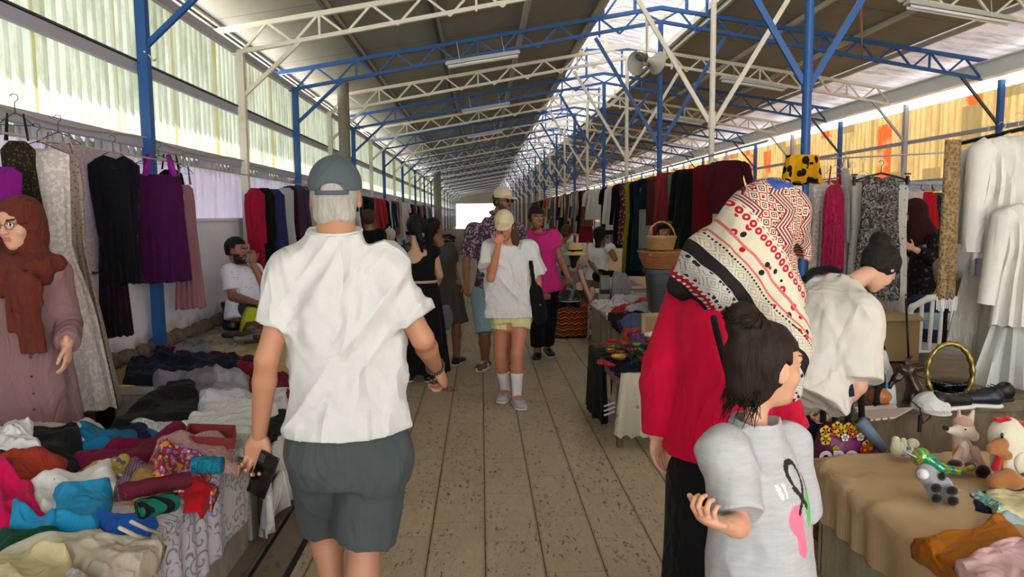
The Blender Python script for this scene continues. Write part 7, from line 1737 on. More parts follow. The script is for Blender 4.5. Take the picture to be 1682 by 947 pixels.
b = MB(); b.tube([PY(1475, 300, 7.95), PY(1580, 305, 7.95)], .012, 8); tag(b.build('clothes_rail', M_RAIL, smooth=True), 'short rail at the back of the right stall with the red vest', 'rail')
o = hangcloth('pale_blue_sheet', 'pale blue sheet draped over the short rail in the right stall', 'sheet', tuple(PY(1480, 300, 8.05))[:2], tuple(PY(1575, 303, 8.05))[:2], PY(1500, 298, 8.05).z, PY(1500, 312, 8.05).z, gm('pale_blue', '93a8b0'), fl=.01)
# yellow and black scarf, black/white cap on the ridge post
p = PY(1322, 268, 5.44)
hangcloth('yellow_black_scarf', 'yellow and black scarf tied to the blue post', 'scarf', (p.x-.14, p.y), (p.x+.10, p.y), p.z+.06, p.z-.14, printed('yellow_black', 'b8860c', ['121210'], 14, .42), fl=.03, nf=4, flare=1.3, th=.09)
hangcloth('black_white_cloth', 'black and white cloth hanging left of the blue post behind the patterned headscarf', 'cloth', (p.x-.16, p.y+.02), (p.x-.02, p.y), PY(1300, 288, 5.44).z, PY(1300, 330, 5.44).z, striped('bw_block', 'c9c6c0', '0d0d0f', 4, 'Z', .5), fl=.02, nf=3, flare=1.1, th=.06)
# woven straw runner hanging left of the white coats
def m_straw():
    g = G('crochet_straw', .9, .15); n = g.vor(scale=60); g.col(g.mix(n, lin('4f3f2b'), lin('a08560'))); g.bump(n, .9, .012); return g.m
pa = PY(1564, 240, 4.40); zb = PY(1590, 478, 4.75).z
o = hangcloth('straw_runner', 'brown crocheted straw runner with white fringe left of the white coats', 'runner', (pa.x-.045, pa.y), (pa.x+.055, pa.y), PY(1580, 238, 4.75).z, zb, m_straw(), fl=.006, nf=3, flare=1.15, th=.04)
for i in range(12):
    b = MB(); x = pa.x-.055+.125*i/11; b.tube([(x, pa.y-.01, zb+.01), (x+.003*math.sin(i), pa.y-.012, zb-.07-.01*math.sin(i*2))], .004, 5); b.build('fringe', WHT, o)
# white coats / skirts
M_WC = cloth('white_linen_coat', 'cbcac4', fold=.5, fscale=6); M_WB = cloth('blueish_white', 'bcc0cc', fold=.4); M_OW = cloth('off_white', 'c4c4ba', fold=.5)
def wc(px, py, Y, lab, m, L, w, rz=R(-28), **k): return hang(px, py, Y=Y, label=lab, m=m, L=L, w=w, rz=rz, dep=k.pop('dep', .06), cat=k.pop('cat', 'coat'), name=k.pop('name', 'white_coat'), **k)
wc(1618, 236, 4.55, 'off-white long-sleeved shirt nearest the straw runner', M_OW, .62, .15, sleeve=.52, sl_r=.06, spread=.02, hem=1.0, fl=.02)
wc(1645, 232, 4.45, 'bluish white shirt in the middle of the white clothes', M_WB, .82, .12, sleeve=.50, sl_r=.05, spread=.0, hem=1.1, fl=.02)
wc(1672, 218, 4.30, 'large white linen shirt at the right edge', M_WC, .74, .19, sleeve=.6, sl_r=.07, spread=.02, hem=1.1, fl=.025)
wc(1640, 404, 4.60, 'long off-white skirt hanging under the white shirts', M_OW, .84, .20, kind='strap', hem=1.5, waist=1.05, fl=.035, nf=6, cat='skirt', name='white_skirt')
wc(1695, 330, 4.15, 'white pleated long coat at the right picture edge', M_WC, .72, .14, sleeve=.5, sl_r=.06, hem=1.3, fl=.02)
wc(1672, 480, 4.30, 'white cotton dress with lace patch at the right edge', printed('white_lace_patch', 'c2c2bd', ['a59e92'], 9, .06), .60, .17, kind='strap', hem=1.4, fl=.035, nf=6, cat='dress', name='white_dress')

a_, b_ = PY(1566, 238, 4.72), PY(1745, 196, 4.02); b = MB(); b.tube([a_, b_], .013, 8)
for e in (a_+(b_-a_)*.02, a_+(b_-a_)*.98): b.tube([e, (e.x, e.y+.02, CT_R+.02 if e.y > 3.98 else .0)], .013, 8)
tag(b.build('clothes_rail', plain('pole_black', '131316', .4), smooth=True), 'dark metal rail stand carrying the white shirts and coats', 'rail')
for i, (px, py, Y, lb) in enumerate(((1618, 236, 4.55, 'hanger of the off-white shirt nearest the straw runner'), (1645, 232, 4.45, 'hanger of the bluish white shirt'), (1672, 218, 4.30, 'hanger of the large white linen shirt'))): hanger(None, .12, PY(px, py, Y)+Vector((0, 0, .01)), R(-28), M_WWIRE, lb)
# ================================================================== SOFT TOYS ON THE BEIGE BLANKET
def plush(name, c, var=.08): 
    if name in MATS: return MATS[name]
    g = G(name, .95, .1); g.col(g.mix(g.noise(scale=20, detail=4), tuple(v*(1-var) for v in lin(c)), lin(c))); g.bump(g.noise(scale=190, detail=3), .7, .006); g.b.inputs['Sheen Weight'].default_value = .4; MATS[name] = g.m; return g.m
TZ = CT_R+.035
def px3(px, py, z=TZ): return PZ(px, py, z)
S3 = 0
class Toy:
    def __init__(s, name, label, px, py, rz=0, z=TZ, cat='soft toy'):
        s.p = px3(px, py, z); s.root = thing(name, label, cat, s.p, rz, None)
        s.k = s.p.y/F                                   # metres per pixel there
        s.px, s.py = px, py
    def P(s, px, py, d=0): return V3((px-s.px)*s.k, d, (s.py-py)*s.k*1.0)     # rz = 0 toys only: place by offset from the base point
    def part(s, name, m, prims, vox=.004, fn=None, parent=None):
        f = SDF()
        for pr in prims:
            if pr[0] == 'e': f.ell(pr[1], pr[2], pr[3] if len(pr) > 3 else .015, M=pr[4] if len(pr) > 4 else None)
            elif pr[0] == 'c': f.cap(pr[1], pr[2], pr[3], pr[4], k=pr[5] if len(pr) > 5 else .012)
            elif pr[0] == 's': f.ell(pr[1], pr[2], .006, 's')
        return f.obj(name, m, parent or s.root, vox)
t = Toy('fox_toy', 'pink-beige plush fox with long snout, black nose and dark brown paws', 1590, 772)
P = t.P; T_F = plush('fox_beige', 'c09a88'); T_FB = plush('fox_cream', 'd3c3ae'); T_DB = plush('dark_brown_plush', '2a1712'); T_BK = plush('black_plush', '0e0d0e')
t.part('body', T_F, [('c', P(1598, 755, .05), P(1588, 722, .05), .045, .030), ('c', P(1585, 732, .02), P(1565, 755, .0), .014, .013), ('c', P(1600, 735, .0), P(1612, 768, -.02), .016, .014), ('e', P(1575, 762, .0), (.035, .035, .016))])
t.part('chest', T_FB, [('e', P(1586, 738, .018), (.020, .016, .040))])
hd = t.part('head', T_FB, [('e', P(1590, 703, .04), (.040, .042, .038)), ('c', P(1578, 706, .03), P(1552, 700, .0), .024, .011), ('e', P(1606, 715, .03), (.020, .02, .022))])
t.part('crown', T_F, [('e', P(1590, 695, .045), (.036, .042, .036))], parent=hd)
t.part('ear', T_F, [('c', P(1583, 688, .05), P(1583, 670, .05), .013, .005)], parent=hd); t.part('ear', T_FB, [('c', P(1603, 690, .05), P(1609, 672, .05), .016, .006)], parent=hd)
t.part('nose', T_BK, [('e', P(1545, 695, -.005), (.0135, .0135, .0135))], .003, parent=hd)
for s_, x in ((0, 1581),):
    b = MB(); b.ball(P(x, 698, -.001), (.0085, .004, .0055), 12); b.build('eye', plain('eye_white', 'e4ded8', .25), hd, smooth=True); b = MB(); b.ball(P(x-.5, 698.5, -.004), (.0045, .0025, .0045), 10); b.build('pupil', plain('toy_black', '0a0a0a', .15), hd, smooth=True)
for i, (x, y) in enumerate(((1563, 758), (1585, 762), (1607, 770))): t.part('paw', T_DB, [('e', P(x, y, -.012-.01*i), (.030, .022, .018 if i < 2 else .028))])
t.part('tail', T_BK, [('e', P(1615, 712, .08), (.018, .02, .022))])
t = Toy('rooster_toy', 'white plush rooster with red comb, brown beak and brown legs', 1652, 797); P = t.P; T_W = plush('fluffy_white', 'cfc8b4'); T_R = plush('red_felt', 'a5050f'); T_BR = plush('caramel_plush', '9a6232'); T_BR2 = plush('brown_plush', '63321a')
t.part('body', T_W, [('e', P(1668, 725, .05), (.062, .06, .095), .03), ('e', P(1655, 712, .04), (.045, .05, .05), .03), ('e', P(1672, 765, .05), (.06, .06, .05), .04)], fn=None)
t.part('beak', T_BR, [('c', P(1640, 722, .0), P(1618, 728, -.01), .026, .018), ('c', P(1625, 730, -.01), P(1645, 740, -.02), .016, .018)])
t.part('comb', T_R, [('c', P(1640, 684, .04), P(1662, 690, .04), .010, .014), ('c', P(1660, 684, .04), P(1668, 695, .04), .014, .014), ('c', P(1672, 692, .04), P(1692, 694, .04), .016, .014)])
t.part('wattle', T_R, [('c', P(1632, 745, -.012), P(1627, 762, -.014), .012, .016)])
b = MB(); b.ball(P(1637, 706, -.010), (.006, .004, .012), 12); b.build('eye', plain('toy_black', '0a0a0a', .15), t.root, smooth=True)
t.part('leg', T_BR, [('c', P(1650, 778, -.02), P(1622, 785, -.03), .032, .030), ('e', P(1655, 785, -.03), (.045, .035, .030))]); t.part('leg', T_BR2, [('c', P(1690, 785, -.01), P(1670, 790, -.03), .03, .028)])
t.part('scarf', plush('tan_felt', 'b48a52'), [('e', P(1645, 752, -.005), (.012, .012, .032))])
t.part('wing', T_W, [('e', P(1675, 755, -.01), (.030, .018, .040))])
t = Toy('shiny_fish_toy', 'shiny rainbow holographic plush sea creature lying across the blanket', 1545, 778); P = t.P
g = G('holographic', .22, .8); n = g.noise(g.map(scale=(1, 1, 1)), 16, 3, .6, 1.5); g.col(g.ramp(n, [(.25, '6a2ab0'), (.38, '1c7fa8'), (.46, '2fa05a'), (.54, 'b8b81c'), (.62, 'c8642a'), (.75, '2a9a8a')])); g.b.inputs['Metallic'].default_value = .5; g.bump(g.noise(scale=25), .4, .01)
t.part('body', g.m, [('e', P(1512, 752, .02), (.030, .03, .030)), ('c', P(1515, 748, .02), P(1545, 768, .0), .034, .022), ('c', P(1545, 768, .0), P(1575, 772, -.01), .022, .016), ('c', P(1575, 772, -.01), P(1598, 765, -.01), .012, .010)])
t.part('fin', plain('orange_foil', 'b8602a', .3, .4), [('c', P(1528, 745, .03), P(1545, 755, .03), .006, .005)], .003); t.part('horn', plain('silver_foil', '8a8f96', .25, .7), [('c', P(1500, 748, .0), P(1476, 734, .0), .009, .003)], .003)
b = MB(); b.ball(P(1509, 762, -.012), (.009, .006, .009), 10); b.build('eye', MATS['toy_black'], t.root, smooth=True)
t = Toy('spotted_toy', 'pale cream plush animal with blue spots lying at the far edge of the blanket', 1482, 752); P = t.P; T_C = plush('cream_plush', 'cdc9a8')
t.part('body', T_C, [('c', P(1478, 740, .02), P(1498, 744, .02), .030, .024), ('c', P(1474, 732, .02), P(1474, 722, .02), .017, .017), ('c', P(1490, 732, .03), P(1490, 725, .03), .013, .013), ('e', P(1512, 733, .05), (.026, .025, .022))])
for x, y in ((1482, 745), (1492, 734)): b = MB(); b.ball(P(x, y, -.006), (.011, .006, .009), 12); b.build('spot', plush('blue_spot', '7484b0'), t.root, smooth=True)
t = Toy('sheep_toy', 'small grey plush sheep lying with four black feet towards the camera', 1545, 822); P = t.P
t.part('body', plush('grey_plush', '8d8d93'), [('c', P(1525, 778, .03), P(1558, 800, .03), .036, .032), ('c', P(1530, 785, .02), P(1526, 795, -.02), .020, .016), ('c', P(1556, 795, .02), P(1556, 800, -.02), .020, .016), ('c', P(1530, 800, .02), P(1530, 810, -.02), .018, .016), ('c', P(1555, 808, .02), P(1556, 815, -.02), .018, .016)])
t.part('head', plush('white_plush', 'd2d0cf'), [('e', P(1511, 773, .0), (.020, .022, .019))])
for x, y in ((1526, 793), (1554, 798), (1528, 811), (1556, 816)): t.part('foot', T_BK, [('e', P(x, y, -.035), (.021, .014, .0185))], .0035)
t.part('ear', T_BK, [('e', P(1543, 776, -.01), (.014, .010, .018))], .0035); t.part('tag', plain('foil_tag', '9a9aa0', .3, .5), [('c', P(1570, 803, .0), P(1584, 805, .0), .006, .004)], .003)

# ================================================================== THINGS ON THE DARK LEDGE
LZ = CT_R+.022
def on(px, py, z=LZ): return PZ(px, py, z)
# horse head
p = on(1492, 664); k = p.y/F; t = thing('horse_sculpture', 'dark carved wooden horse head sculpture on the ledge', 'sculpture', p); P = lambda px, py, d=0: V3((px-1492)*k, d, (664-py)*k)
f = SDF(); f.cap(P(1500, 662), P(1502, 640), .055, .040, k=.02, flat0=.0); f.cap(P(1502, 640), P(1490, 605), .040, .032, k=.03); f.cap(P(1490, 603), P(1478, 602), .030, .026, k=.02); f.cap(P(1478, 604), P(1461, 626), .026, .015, k=.02); f.cap(P(1461, 626), P(1459, 632), .014, .012, k=.01)
f.cap(P(1478, 612, -.015), P(1472, 618, -.015), .015, .012, k=.01); f.cap(P(1484, 598, -.01), P(1482, 585, -.01), .009, .003, k=.006); f.cap(P(1488, 596, .015), P(1488, 584, .015), .009, .003, k=.006); f.ell(P(1474, 608, -.022), (.007, .006, .005), .004, 's'); f.ell(P(1461, 629, -.012), (.004, .004, .003), .002, 's')
f.disp(lambda P_: .003*np.sin(P_[..., 2]*60+P_[..., 0]*90)); M_BRZ = plain('carved_dark_wood', '2c1a10', .3, .25, .6, var=.35, vscale=20); f.obj('head', M_BRZ, t, .005)
f = SDF()
for i in range(9):
    a = i/8; q0 = P(1484+14*a, 590+20*a, .0); q1 = q0+V3(.045+.035*math.sin(i*1.7), .012*math.cos(i*2), .012+.018*math.cos(i*1.3)-.03*a); f.cap(q0, q1, .012, .004, k=.008)
f.obj('mane', M_BRZ, t, .004)
# oval gold mirror, small oval frame inside its reflection place
def oval_mirror(name, label, px, py, rx, rz_, tilt, mfr, fr=.016, rot=0, lean=12):
    p = on(px, py); t = thing(name, label, 'mirror', p, R(rot)); b = MB(); n = 48
    pts = [(rx*math.cos(2*math.pi*i/n), rz_*math.sin(R(lean))*(1+math.sin(2*math.pi*i/n))*1.0, rz_+rz_*math.sin(2*math.pi*i/n)*math.cos(R(lean))) for i in range(n)]
    b.tube(pts, [fr*(1+.28*math.sin(i*2.1)) for i in range(n)], 8, closed=True); b.build('frame', mfr, t, smooth=True)
    b = MB(); b.add([(x*.97, y+.004, rz_+(z-rz_)*.97) for x, y, z in pts], [tuple(range(n))]); b.build('mirror_glass', plain('mirror_glass', '8f9296', .03, 1.0), t); b = MB(); b.add([(x*.98, y+.012, rz_+(z-rz_)*.98) for x, y, z in pts], [tuple(range(n))[::-1]]); b.build('backing', plain('mirror_back', '3a3028', .8), t); return t
M_GOLD = plain('antique_gold', '8a743a', .35, .7, .5, var=.3, vscale=60)
oval_mirror('oval_mirror', 'oval mirror in an ornate antique gold frame on the ledge', 1558, 660, .115, .165, 0, M_GOLD, .014, -16, 1)
oval_mirror('small_oval_mirror', 'small gold oval mirror standing in front of the large one', 1580, 650, .045, .055, 0, plain('pale_gold', 'a08a4a', .4, .5), .010, -10)
# white ornamental iron piece behind the horse
p = on(1462, 655, LZ); b = MB()
for i in range(5): b.tube([(-.10+.05*i, .14, .02), (-.06+.03*i, .14, .12), (-.02+.01*i+.012*i, .15, .24-.02*i), (.02, .15, .27)], .005, 6)
b.tube([(-.10, .14, .02), (.10, .14, .02)], .006, 6); b.tube([(-.08, .14, .07), (.09, .14, .07)], .005, 6)
o = b.build('wire_rack', plain('white_metal_wire', 'c9c9c6', .4), smooth=True); o.location = p; tag(o, 'white ornamental wire rack behind the horse sculpture', 'rack')
p = on(1428, 640); f = SDF(); f.ell((0, .18, .10), (.035, .03, .09)); f.ell((0, .15, .1), (.02, .03, .06), .005, 's'); o = f.obj('brass_ornament', plain('polished_brass', '8a5f14', .2, .9), None, .005); o.location = p; tag(o, 'polished brass ornament beside the bending woman', 'ornament')
# figurine with the blue hat
p = on(1440, 664); k = p.y/F; t = thing('figurine', 'orange-brown ceramic figurine with a bright blue hat on the ledge', 'figurine', p)
f = SDF(); f.cap((0, 0, .02), (0, 0, .07), .052, .046, k=.02, flat0=0); f.ell((.02, -.02, .05), (.05, .04, .035), .02); f.obj('figure_body', plain('orange_ceramic', '9a5f2c', .35, var=.35, vscale=14), t, .005)
f = SDF(); f.ell((-.002, 0, .125), (.036, .034, .026)); f.cap((-.045, -.01, .108), (.055, -.01, .108), .012, .010, k=.01, sq=((0, 0, 1), .6)); f.obj('hat', plain('blue_glaze', '0a7ab0', .4), t, .004)
b = MB(); b.lathe([(0, 0), (.06, 0), (.062, .012), (0, .014)], n=20); b.build('base', plain('pink_ceramic', '8a5552', .4), t, auto=40)
# white cap, shoes, bags
p = on(1528, 672); t = thing('baseball_hat', 'white baseball cap lying on the ledge in front of the mirror', 'cap', p, R(20)); f = SDF(); f.ell((0, 0, .0), (.095, .10, .095)); f.cut((0, 0, 0.002), (0, 0, -1)); f.disp(lambda P_: .004*(ridge(P_, 14, 2)-.4)); f.obj('crown', WHT, t, .005); f = SDF(); f.ell((-.05, -.08, .008), (.07, .07, .010)); f.obj('peak', WHT, t, .005)
def sneaker(label, px, py, m, rz, sole=None, L=.25, z=LZ):
    p = on(px, py, z); t = thing('sneaker', label, 'shoe', p, rz); f = SDF(); f.cap((-L*.38, 0, .055), (L*.30, 0, .042), .042, .034, k=.02); f.cap((-L*.38, 0, .06), (-L*.30, 0, .095), .040, .034, k=.02, flat=0); f.ell((-L*.30, 0, .125), (.034, .024, .05), .006, 's'); f.cut((0, 0, .018), (0, 0, -1)); f.obj('upper', m, t, .005)
    f = SDF(); f.cap((-L*.38, 0, .014), (L*.33, 0, .014), .046, .044, sq=((0, 0, 1), .36)); f.obj('sole', sole or plain('white_rubber', 'dcd9d2', .6), t, .005)
    b = MB(); 
    for i in range(4): b.tube([(L*(.20-.08*i), -.02, .078+.006*i), (L*(.20-.08*i), .02, .078+.006*i)], .003, 5)
    b.build('laces', plain('lace_dark', '222226', .8), t, smooth=True)
sneaker('dark navy sneaker with white sole on the right end of the ledge', 1600, 668, plain('navy_leather', '101522', .4), R(165)); sneaker('black sneaker behind the navy one on the ledge', 1628, 660, plain('black_leather', '0e0f12', .4), R(190), plain('black_sole', '1a1a1c', .6)); sneaker('black sneaker with white sole in front of the mirrors', 1566, 672, plain('black_leather', '0e0f12', .4), R(10))
lg('pale greenish folded cloth at the right end of the ledge', [(1590, 664), (1650, 658), (1655, 668), (1600, 676)], gm('pale_green', '8a8f78'), th=.03, amp=.02, zr=LZ, edge=None)
lg('crumpled black strap bag hanging over the ledge front', [(1500, 664), (1560, 662), (1560, 676), (1490, 678)], BLK, th=.04, amp=.03, zr=LZ, edge=None, name='strap_bag', cat='bag')
b = MB(); p = on(1500, 674); b.tube([Vector((-.05, .02, .05)), Vector((-.03, -.03, .06)), Vector((0, -.06, .03)), Vector((.01, -.075, -.05)), Vector((.05, -.07, -.02)), Vector((.08, -.04, .03)), Vector((.06, .02, .05))], .004, 6); b.box((-.005, -.072, -.05), (.016, .012, .09)); o = b.build('power_cable', plain('cord_black', '0c0c0e', .5), smooth=False); o.location = p; tag(o, 'black cable with plug dangling over the ledge front', 'cable')
for i, (pts, lb, rr_) in enumerate((([(1402, 668), (1470, 662), (1476, 672), (1420, 682)], 'white magazine at the left end of the ledge', 8), ([(1404, 674), (1500, 668), (1470, 684), (1430, 688)], 'printed leaflet with red writing-like lines on the ledge', -4))):
    cs = [on(x, y, LZ+.012+.012*i) for x, y in pts]; b = MB(); b.add(cs+[c-Vector((0, 0, .010)) for c in cs], [(0, 1, 2, 3), (7, 6, 5, 4), (0, 4, 5, 1), (1, 5, 6, 2), (2, 6, 7, 3), (3, 7, 4, 0)]); tag(b.build('magazine', [plain('paper_white', 'c4c2bc', .5), striped('paper_red', 'bab5ab', '8f5a50', 30, 'Y', .8)][i]), lb, 'magazine')
p = on(1405, 655); f = SDF(); f.ell((0, 0, .09), (.05, .05, .09)); f.ell((.03, -.03, .16), (.03, .03, .03), .02); o = f.obj('black_ornament', plain('gloss_black', '0b0c0e', .28, spec=.5), None, .006); o.location = p; tag(o, 'glossy black ornament behind the bag handle', 'ornament')
lg('white translucent plastic bag between the chair and the wire rack', [(1425, 600), (1475, 596), (1470, 625), (1430, 628)], gm('plastic_white', 'b5b9bf'), th=.18, amp=.08, fr=8, zr=.62, edge=None, bz=LZ, rim=.08, name='plastic_bag', cat='bag')
lg('black backpack beside the seated man\'s chair', [(1438, 560), (1462, 556), (1462, 590), (1440, 594)], BLK, th=.28, amp=.05, zr=.75, bz=LZ, rim=.1, name='backpack', cat='bag')

# ---- shopping bag printed with flowers (hangs beside the blanket)
pb = PY(1385, 700, 3.31); t = thing('shopping_bag', 'purple shopping bag printed with yellow flowers and white letters', 'bag', (0, 0, 0))
def BP(px, py, d=0): return PY(px, py, 3.31+d)
g = G('bag_purple', .45, .4); g.col(g.mix(g.noise(scale=9, detail=3), lin('5c0a48'), lin('7a1560'))); g.bump(g.noise(scale=9, detail=4), .4, .02)
rings = []
for py, x0, x1, th_ in ((694, 1352, 1428, .05), (720, 1346, 1440, .08), (760, 1342, 1452, .11), (800, 1340, 1462, .12), (850, 1336, 1466, .12), (855, 1338, 1462, .10)):
    a, b_ = BP(x0, py), BP(x1, py); c = (a+b_)/2; h = (b_-a)/2; ring = []
    for i in range(36):
        an = 2*math.pi*i/36; ring.append(c+h*math.copysign(abs(math.cos(an))**.5, math.cos(an))+Vector((0, th_*math.copysign(abs(math.sin(an))**.5, math.sin(an))+.006*math.sin(i*1.9+py*.2), 0)))
    rings.append(ring)
b = MB(); b.loft(rings); b.build('bag_body', g.m, t, smooth=True)
def bagz(px, py):    # front surface of the bag
    th_ = np.interp(py, [694, 720, 760, 850], [.05, .08, .11, .12]); return BP(px, py, -th_-.008)
YF = plain('print_yellow', 'b8a20c', .5); OF = plain('print_orange', 'b8400c', .5); WF = plain('print_bag_white', 'd2cfd2', .5)
def flower(px, py, r, m, n=5, ctr=None):
    b = MB(); c = bagz(px, py); kk = 3.31/F
    for j in range(n):
        a = 2*math.pi*j/n+.3; b.lathe([(0, 0), (r*.55*kk, 0), (r*.55*kk, .002), (0, .002)], c+Vector((r*.62*kk*math.cos(a), 0, r*.62*kk*math.sin(a))), 12, M=Matrix.Rotation(R(90), 3, 'X'))
    b.build('printed_flower', m, t); b = MB(); b.lathe([(0, 0), (r*.35*kk, 0), (r*.35*kk, .002), (0, .002)], c+Vector((0, -.002, 0)), 12, M=Matrix.Rotation(R(90), 3, 'X')); b.build('flower_centre', ctr or OF, t)
for a in ((1356, 708, 9), (1375, 700, 8), (1393, 702, 8), (1381, 709, 8), (1410, 704, 8), (1426, 730, 9), (1356, 722, 8), (1347, 815, 9), (1352, 825, 8)): flower(*a, YF)
for a in ((1370, 708, 7), (1400, 712, 7), (1420, 738, 7)): flower(*a, OF, ctr=YF)
for a in ((1388, 718, 6), (1413, 717, 6), (1373, 737, 5)): flower(*a, WF if a[0] != 1373 else YF, ctr=YF)
def text(s_, px, py, size, m, parent, name='printed_letters', sx=1.0):
    cu = bpy.data.curves.new(name, 'FONT'); cu.body = s_; cu.size = size; cu.extrude = .0012; cu.offset = size*.03; o = bpy.data.objects.new(name, cu); C.objects.link(o)
    o.location = bagz(px, py); o.rotation_euler = (R(90), 0, 0); o.scale = (sx, 1, 1); o.data.materials.append(m); bpy.context.view_layer.update(); me = bpy.data.meshes.new_from_object(o.evaluated_get(bpy.context.evaluated_depsgraph_get())); o2 = bpy.data.objects.new(name, me); C.objects.link(o2); o2.location = o.location; o2.rotation_euler = o.rotation_euler; o2.scale = o.scale; o2.parent = parent; bpy.data.objects.remove(o); return o2
text('ono', 1345, 762, .125, WF, t, sx=.9); text('no', 1347, 776, .05, WF, t); text('e', 1340, 802, .09, WF, t)
for (x0, xm, x1, py) in ((1352, 1356, 1368, 694), (1392, 1402, 1412, 694)):
    b = MB(); b.tube([BP(x0, 694, -.05), BP(xm-4, 650, -.03), BP(xm+6, 628, 0), BP(x1+2, 650, -.03), BP(x1+4, 694, -.05)], .014, 6); b.build('handle', BLK, t, smooth=True)
b = MB(); a_, c_ = BP(1412, 690, -.10), BP(1452, 738, -.12); b.tube([a_, c_], [.03, .022], 8); o = b.build('umbrella', plain('blue_grey_fabric', '5c6f80', .5), smooth=True, auto=None); tag(o, 'folded blue-grey umbrella sticking out of the shopping bag', 'umbrella')

# ---- white plastic chair behind the ledge
cp = PZ(1528, 700, 0); cx0, cy0 = PY(1536, 560, 5.72).x, 5.72
t = thing('plastic_chair', 'white plastic garden chair under the man in the banded polo shirt', 'chair', (cx0, cy0, 0), R(-8)); M_PL = plain('white_plastic', 'd2d3cf', .4, var=.04)
f = SDF(); f.box((0, .25, .43), (.24, .24, .014), .012); f.obj('seat', M_PL, t, .008)
for x in (-.22, .22):
    for y, dy in ((.03, -.05), (.46, .05)): f = SDF(); f.cap((x, y, .43), (x*1.1, y+dy, .0), .020, .018, flat=0); f.obj('leg', M_PL, t, .007)
f = SDF(); W_, Hh = .235, .86
pts = [V3(-.225, .02, .42), V3(-.245, -.01, .62), V3(-.20, -.04, .80), V3(-.09, -.055, .87), V3(.0, -.058, .885), V3(.09, -.055, .87), V3(.20, -.04, .80), V3(.245, -.01, .62), V3(.225, .02, .42)]
for a_, b_ in zip(pts, pts[1:]): f.cap(a_, b_, .026, sq=((0, 1, 0), .6), k=.01)
f.obj('back_frame', M_PL, t, .007)
for i in range(4):
    x = -.12+.08*i; f = SDF(); f.cap(V3(x*.9, .02, .44), V3(x, -.05, .85), .017, .019, sq=((0, 1, 0), .5)); f.obj('back_slat', M_PL, t, .006)
for s_ in (-1, 1): f = SDF(); f.cap((s_*.245, -.0, .64), (s_*.265, .38, .63), .022, sq=((0, 0, 1), .6)); f.cap((s_*.265, .38, .63), (s_*.24, .46, .42), .020, k=.02); f.obj('armrest', M_PL, t, .007)
b = MB(); b.tube([PY(1488, 490, 5.3), PY(1495, 640, 5.3)], .008, 8); b.tube([PY(1495, 640, 5.3), (PY(1495, 640, 5.3).x, 5.3, 0)], .008, 8); tag(b.build('rack_pole', plain('pole_black', '131316', .4), smooth=True), 'thin black rack pole standing beside the white chair', 'pole')
# cardboard box and cloth near the bending woman's head
b = MB(); b.box((0, 0, .17), (.34, .3, .34)); b.box((0, -.17, .335), (.34, .10, .006), (R(20), 0, 0)); o = b.build('cardboard_box', plain('cardboard', '9a8560', .85, var=.08)); o.location = PZ(1462, 640, .0)+Vector((0, 0, 0)); o.location = (PY(1457, 540, 5.6).x, 5.6, .42); tag(o, 'open cardboard box beside the seated man', 'box')
b = MB(); b.box((0, 0, .2), (.5, .4, .4)); o = b.build('crate', plain('wood_crate', '5a4a36', .8, var=.2)); o.location = (PY(1457, 540, 5.6).x, 5.6, 0); tag(o, 'dark wooden crate under the open cardboard box', 'crate')
hset(PY(1457, 540, 5.6).x-.2, PY(1457, 540, 5.6).x+.2, 5.4, 5.8, .77)
lg('pink and red folded clothes on the cardboard box', [(1440, 480), (1478, 478), (1480, 492), (1442, 494)], printed('pink_red', '8f2440', ['c9a0a8'], 20, .3), th=.05, amp=.04, zr=.80)

# ================================================================== LAMPS, LOUDSPEAKER
def tube_light(label, pa, pb):
    a, b_ = Vector(pa), Vector(pb); c = (a+b_)/2; t = thing('fluorescent_lamp', label, 'lamp', c, math.atan2(b_.y-a.y, b_.x-a.x)); L = (b_-a).length; sl = math.asin((b_.z-a.z)/L)
    M_ = Euler((0, -sl, 0)).to_matrix(); b = MB(); b.box((0, 0, .02), (L, .12, .03), M_); b.box((0, 0, .045), (L*.98, .05, .03), M_); b.build('housing', plain('lamp_housing', 'a9aba8', .5), t)
    for s_ in (-1, 1): b = MB(); b.tube([M_ @ Vector((-L/2+.03, s_*.035, -.015)), M_ @ Vector((L/2-.03, s_*.035, -.015))], .016, 8); b.build('tube', plain('lamp_tube', 'd8dada', .3), t, smooth=True)
    for s_ in (-1, 1): b = MB(); b.bar(M_ @ Vector((s_*L*.3, .0, .03)), M_ @ Vector((s_*L*.3, .12, .33)), .008); b.build('suspension_rod', MATS['lamp_housing'], t)
    return t
def tl(x0, x1, k, side, label):
    y = yt(k, (x0+x1)/2)-.12; dz = -.40; return tube_light(label, (x0, y, zroof(x0)+dz), (x1, y, zroof(x1)+dz))
tl(-.45, .55, 2, 'L', 'unlit fluorescent lamp under the nearest blue truss left of the ridge'); tl(-.35, .60, 4, 'L', 'unlit fluorescent lamp under the second blue truss left of the ridge')
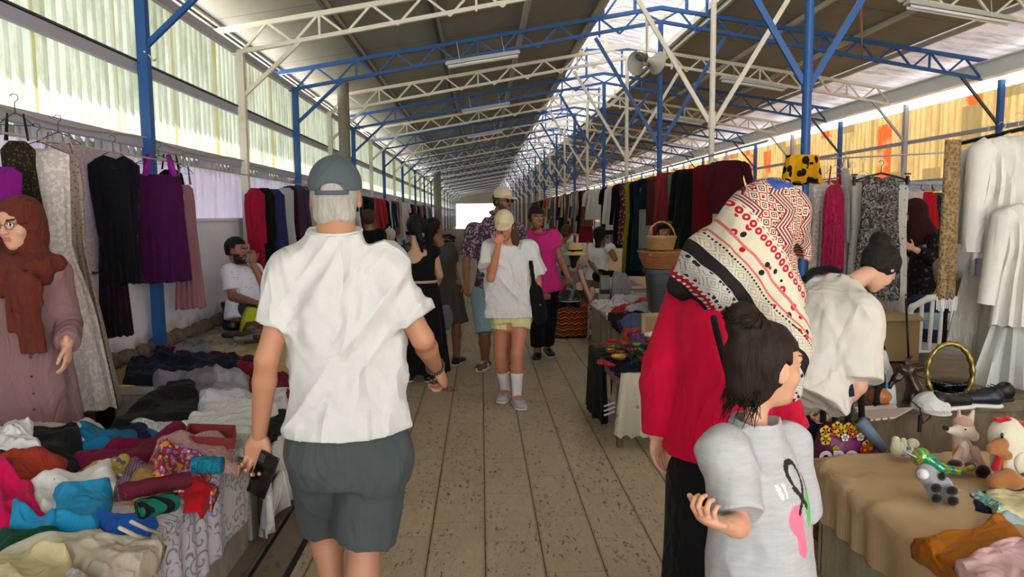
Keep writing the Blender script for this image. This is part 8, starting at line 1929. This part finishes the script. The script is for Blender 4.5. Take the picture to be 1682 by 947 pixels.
tl(-.35, .60, 6, 'L', 'unlit fluorescent lamp under the third blue truss left of the ridge'); tl(4.45, 5.6, 1, 'R', 'unlit fluorescent lamp at the upper right under the cream truss'); tl(4.0, 5.1, 3, 'R', 'unlit fluorescent lamp right of the ridge behind the blue post')
tl(4.0, 5.1, 5, 'R', 'unlit fluorescent lamp further back on the right half of the roof')
p = PY(1050, 104, 9.6); t = thing('horn_loudspeaker', 'pale grey horn loudspeaker under the ridge opening', 'loudspeaker', p, R(-60)); M_HS = plain('horn_grey', 'a8a69c', .5)
b = MB(); b.lathe([(.035, .16), (.045, .06), (.08, .0), (.145, -.06), (.150, -.065), (.14, -.06), (.075, .0), (.02, .04)], n=28, M=Matrix.Rotation(R(-80), 3, 'X')); b.build('horn', M_HS, t, smooth=True)
b = MB(); b.tube([(0, .15, .03), (0, .27, .05)], [.055, .05], 16); b.build('driver', plain('horn_dark', '55534c', .5), t, smooth=True); b = MB(); b.bar((0, .12, .03), (.10, .05, .62), .02); b.build('bracket', M_HS, t)
t2 = thing('horn_loudspeaker', 'second horn loudspeaker facing away beside the pale grey one', 'loudspeaker', p+Vector((.20, .05, .03)), R(120))
for o in [x for x in list(C.objects) if x.parent == t]: c2_ = o.copy(); C.objects.link(c2_); c2_.parent = t2
# brown strip hanging from the roof at the right
p0 = PY(1414, -20, 6.6); p1 = PY(1416, 100, 6.6); b = MB(); b.tube([p0, (p0+p1)/2, p1], [.008, .012, .002], 6); tag(b.build('tape_strip', plain('brown_tape', '6a4218', .6), smooth=True), 'brown strip of tape dangling from the roof at the right', 'strip')
# cable along the gutter and rag on the left post
b = MB(); b.tube([PX(236, 84, XL+.1)+Vector((0, 0, 0)), PX(246, 92, XL+.12), PX(252, 100, XL+.12), PX(256, 98, XL+.1)], .006, 6); tag(b.build('cord_knot', WHT, smooth=True), 'short white cord knotted round the nearest blue wall post', 'cord')
b = MB(); b.tube([(XL+.08, y, 2.14-.02*math.sin(y*3)) for y in np.linspace(3.2, 9, 30)], .005, 6); tag(b.build('hanging_line', plain('cream_rope', 'b0a58c', .8), smooth=True), 'cream rope tied along the lilac rail on the left wall', 'rope')
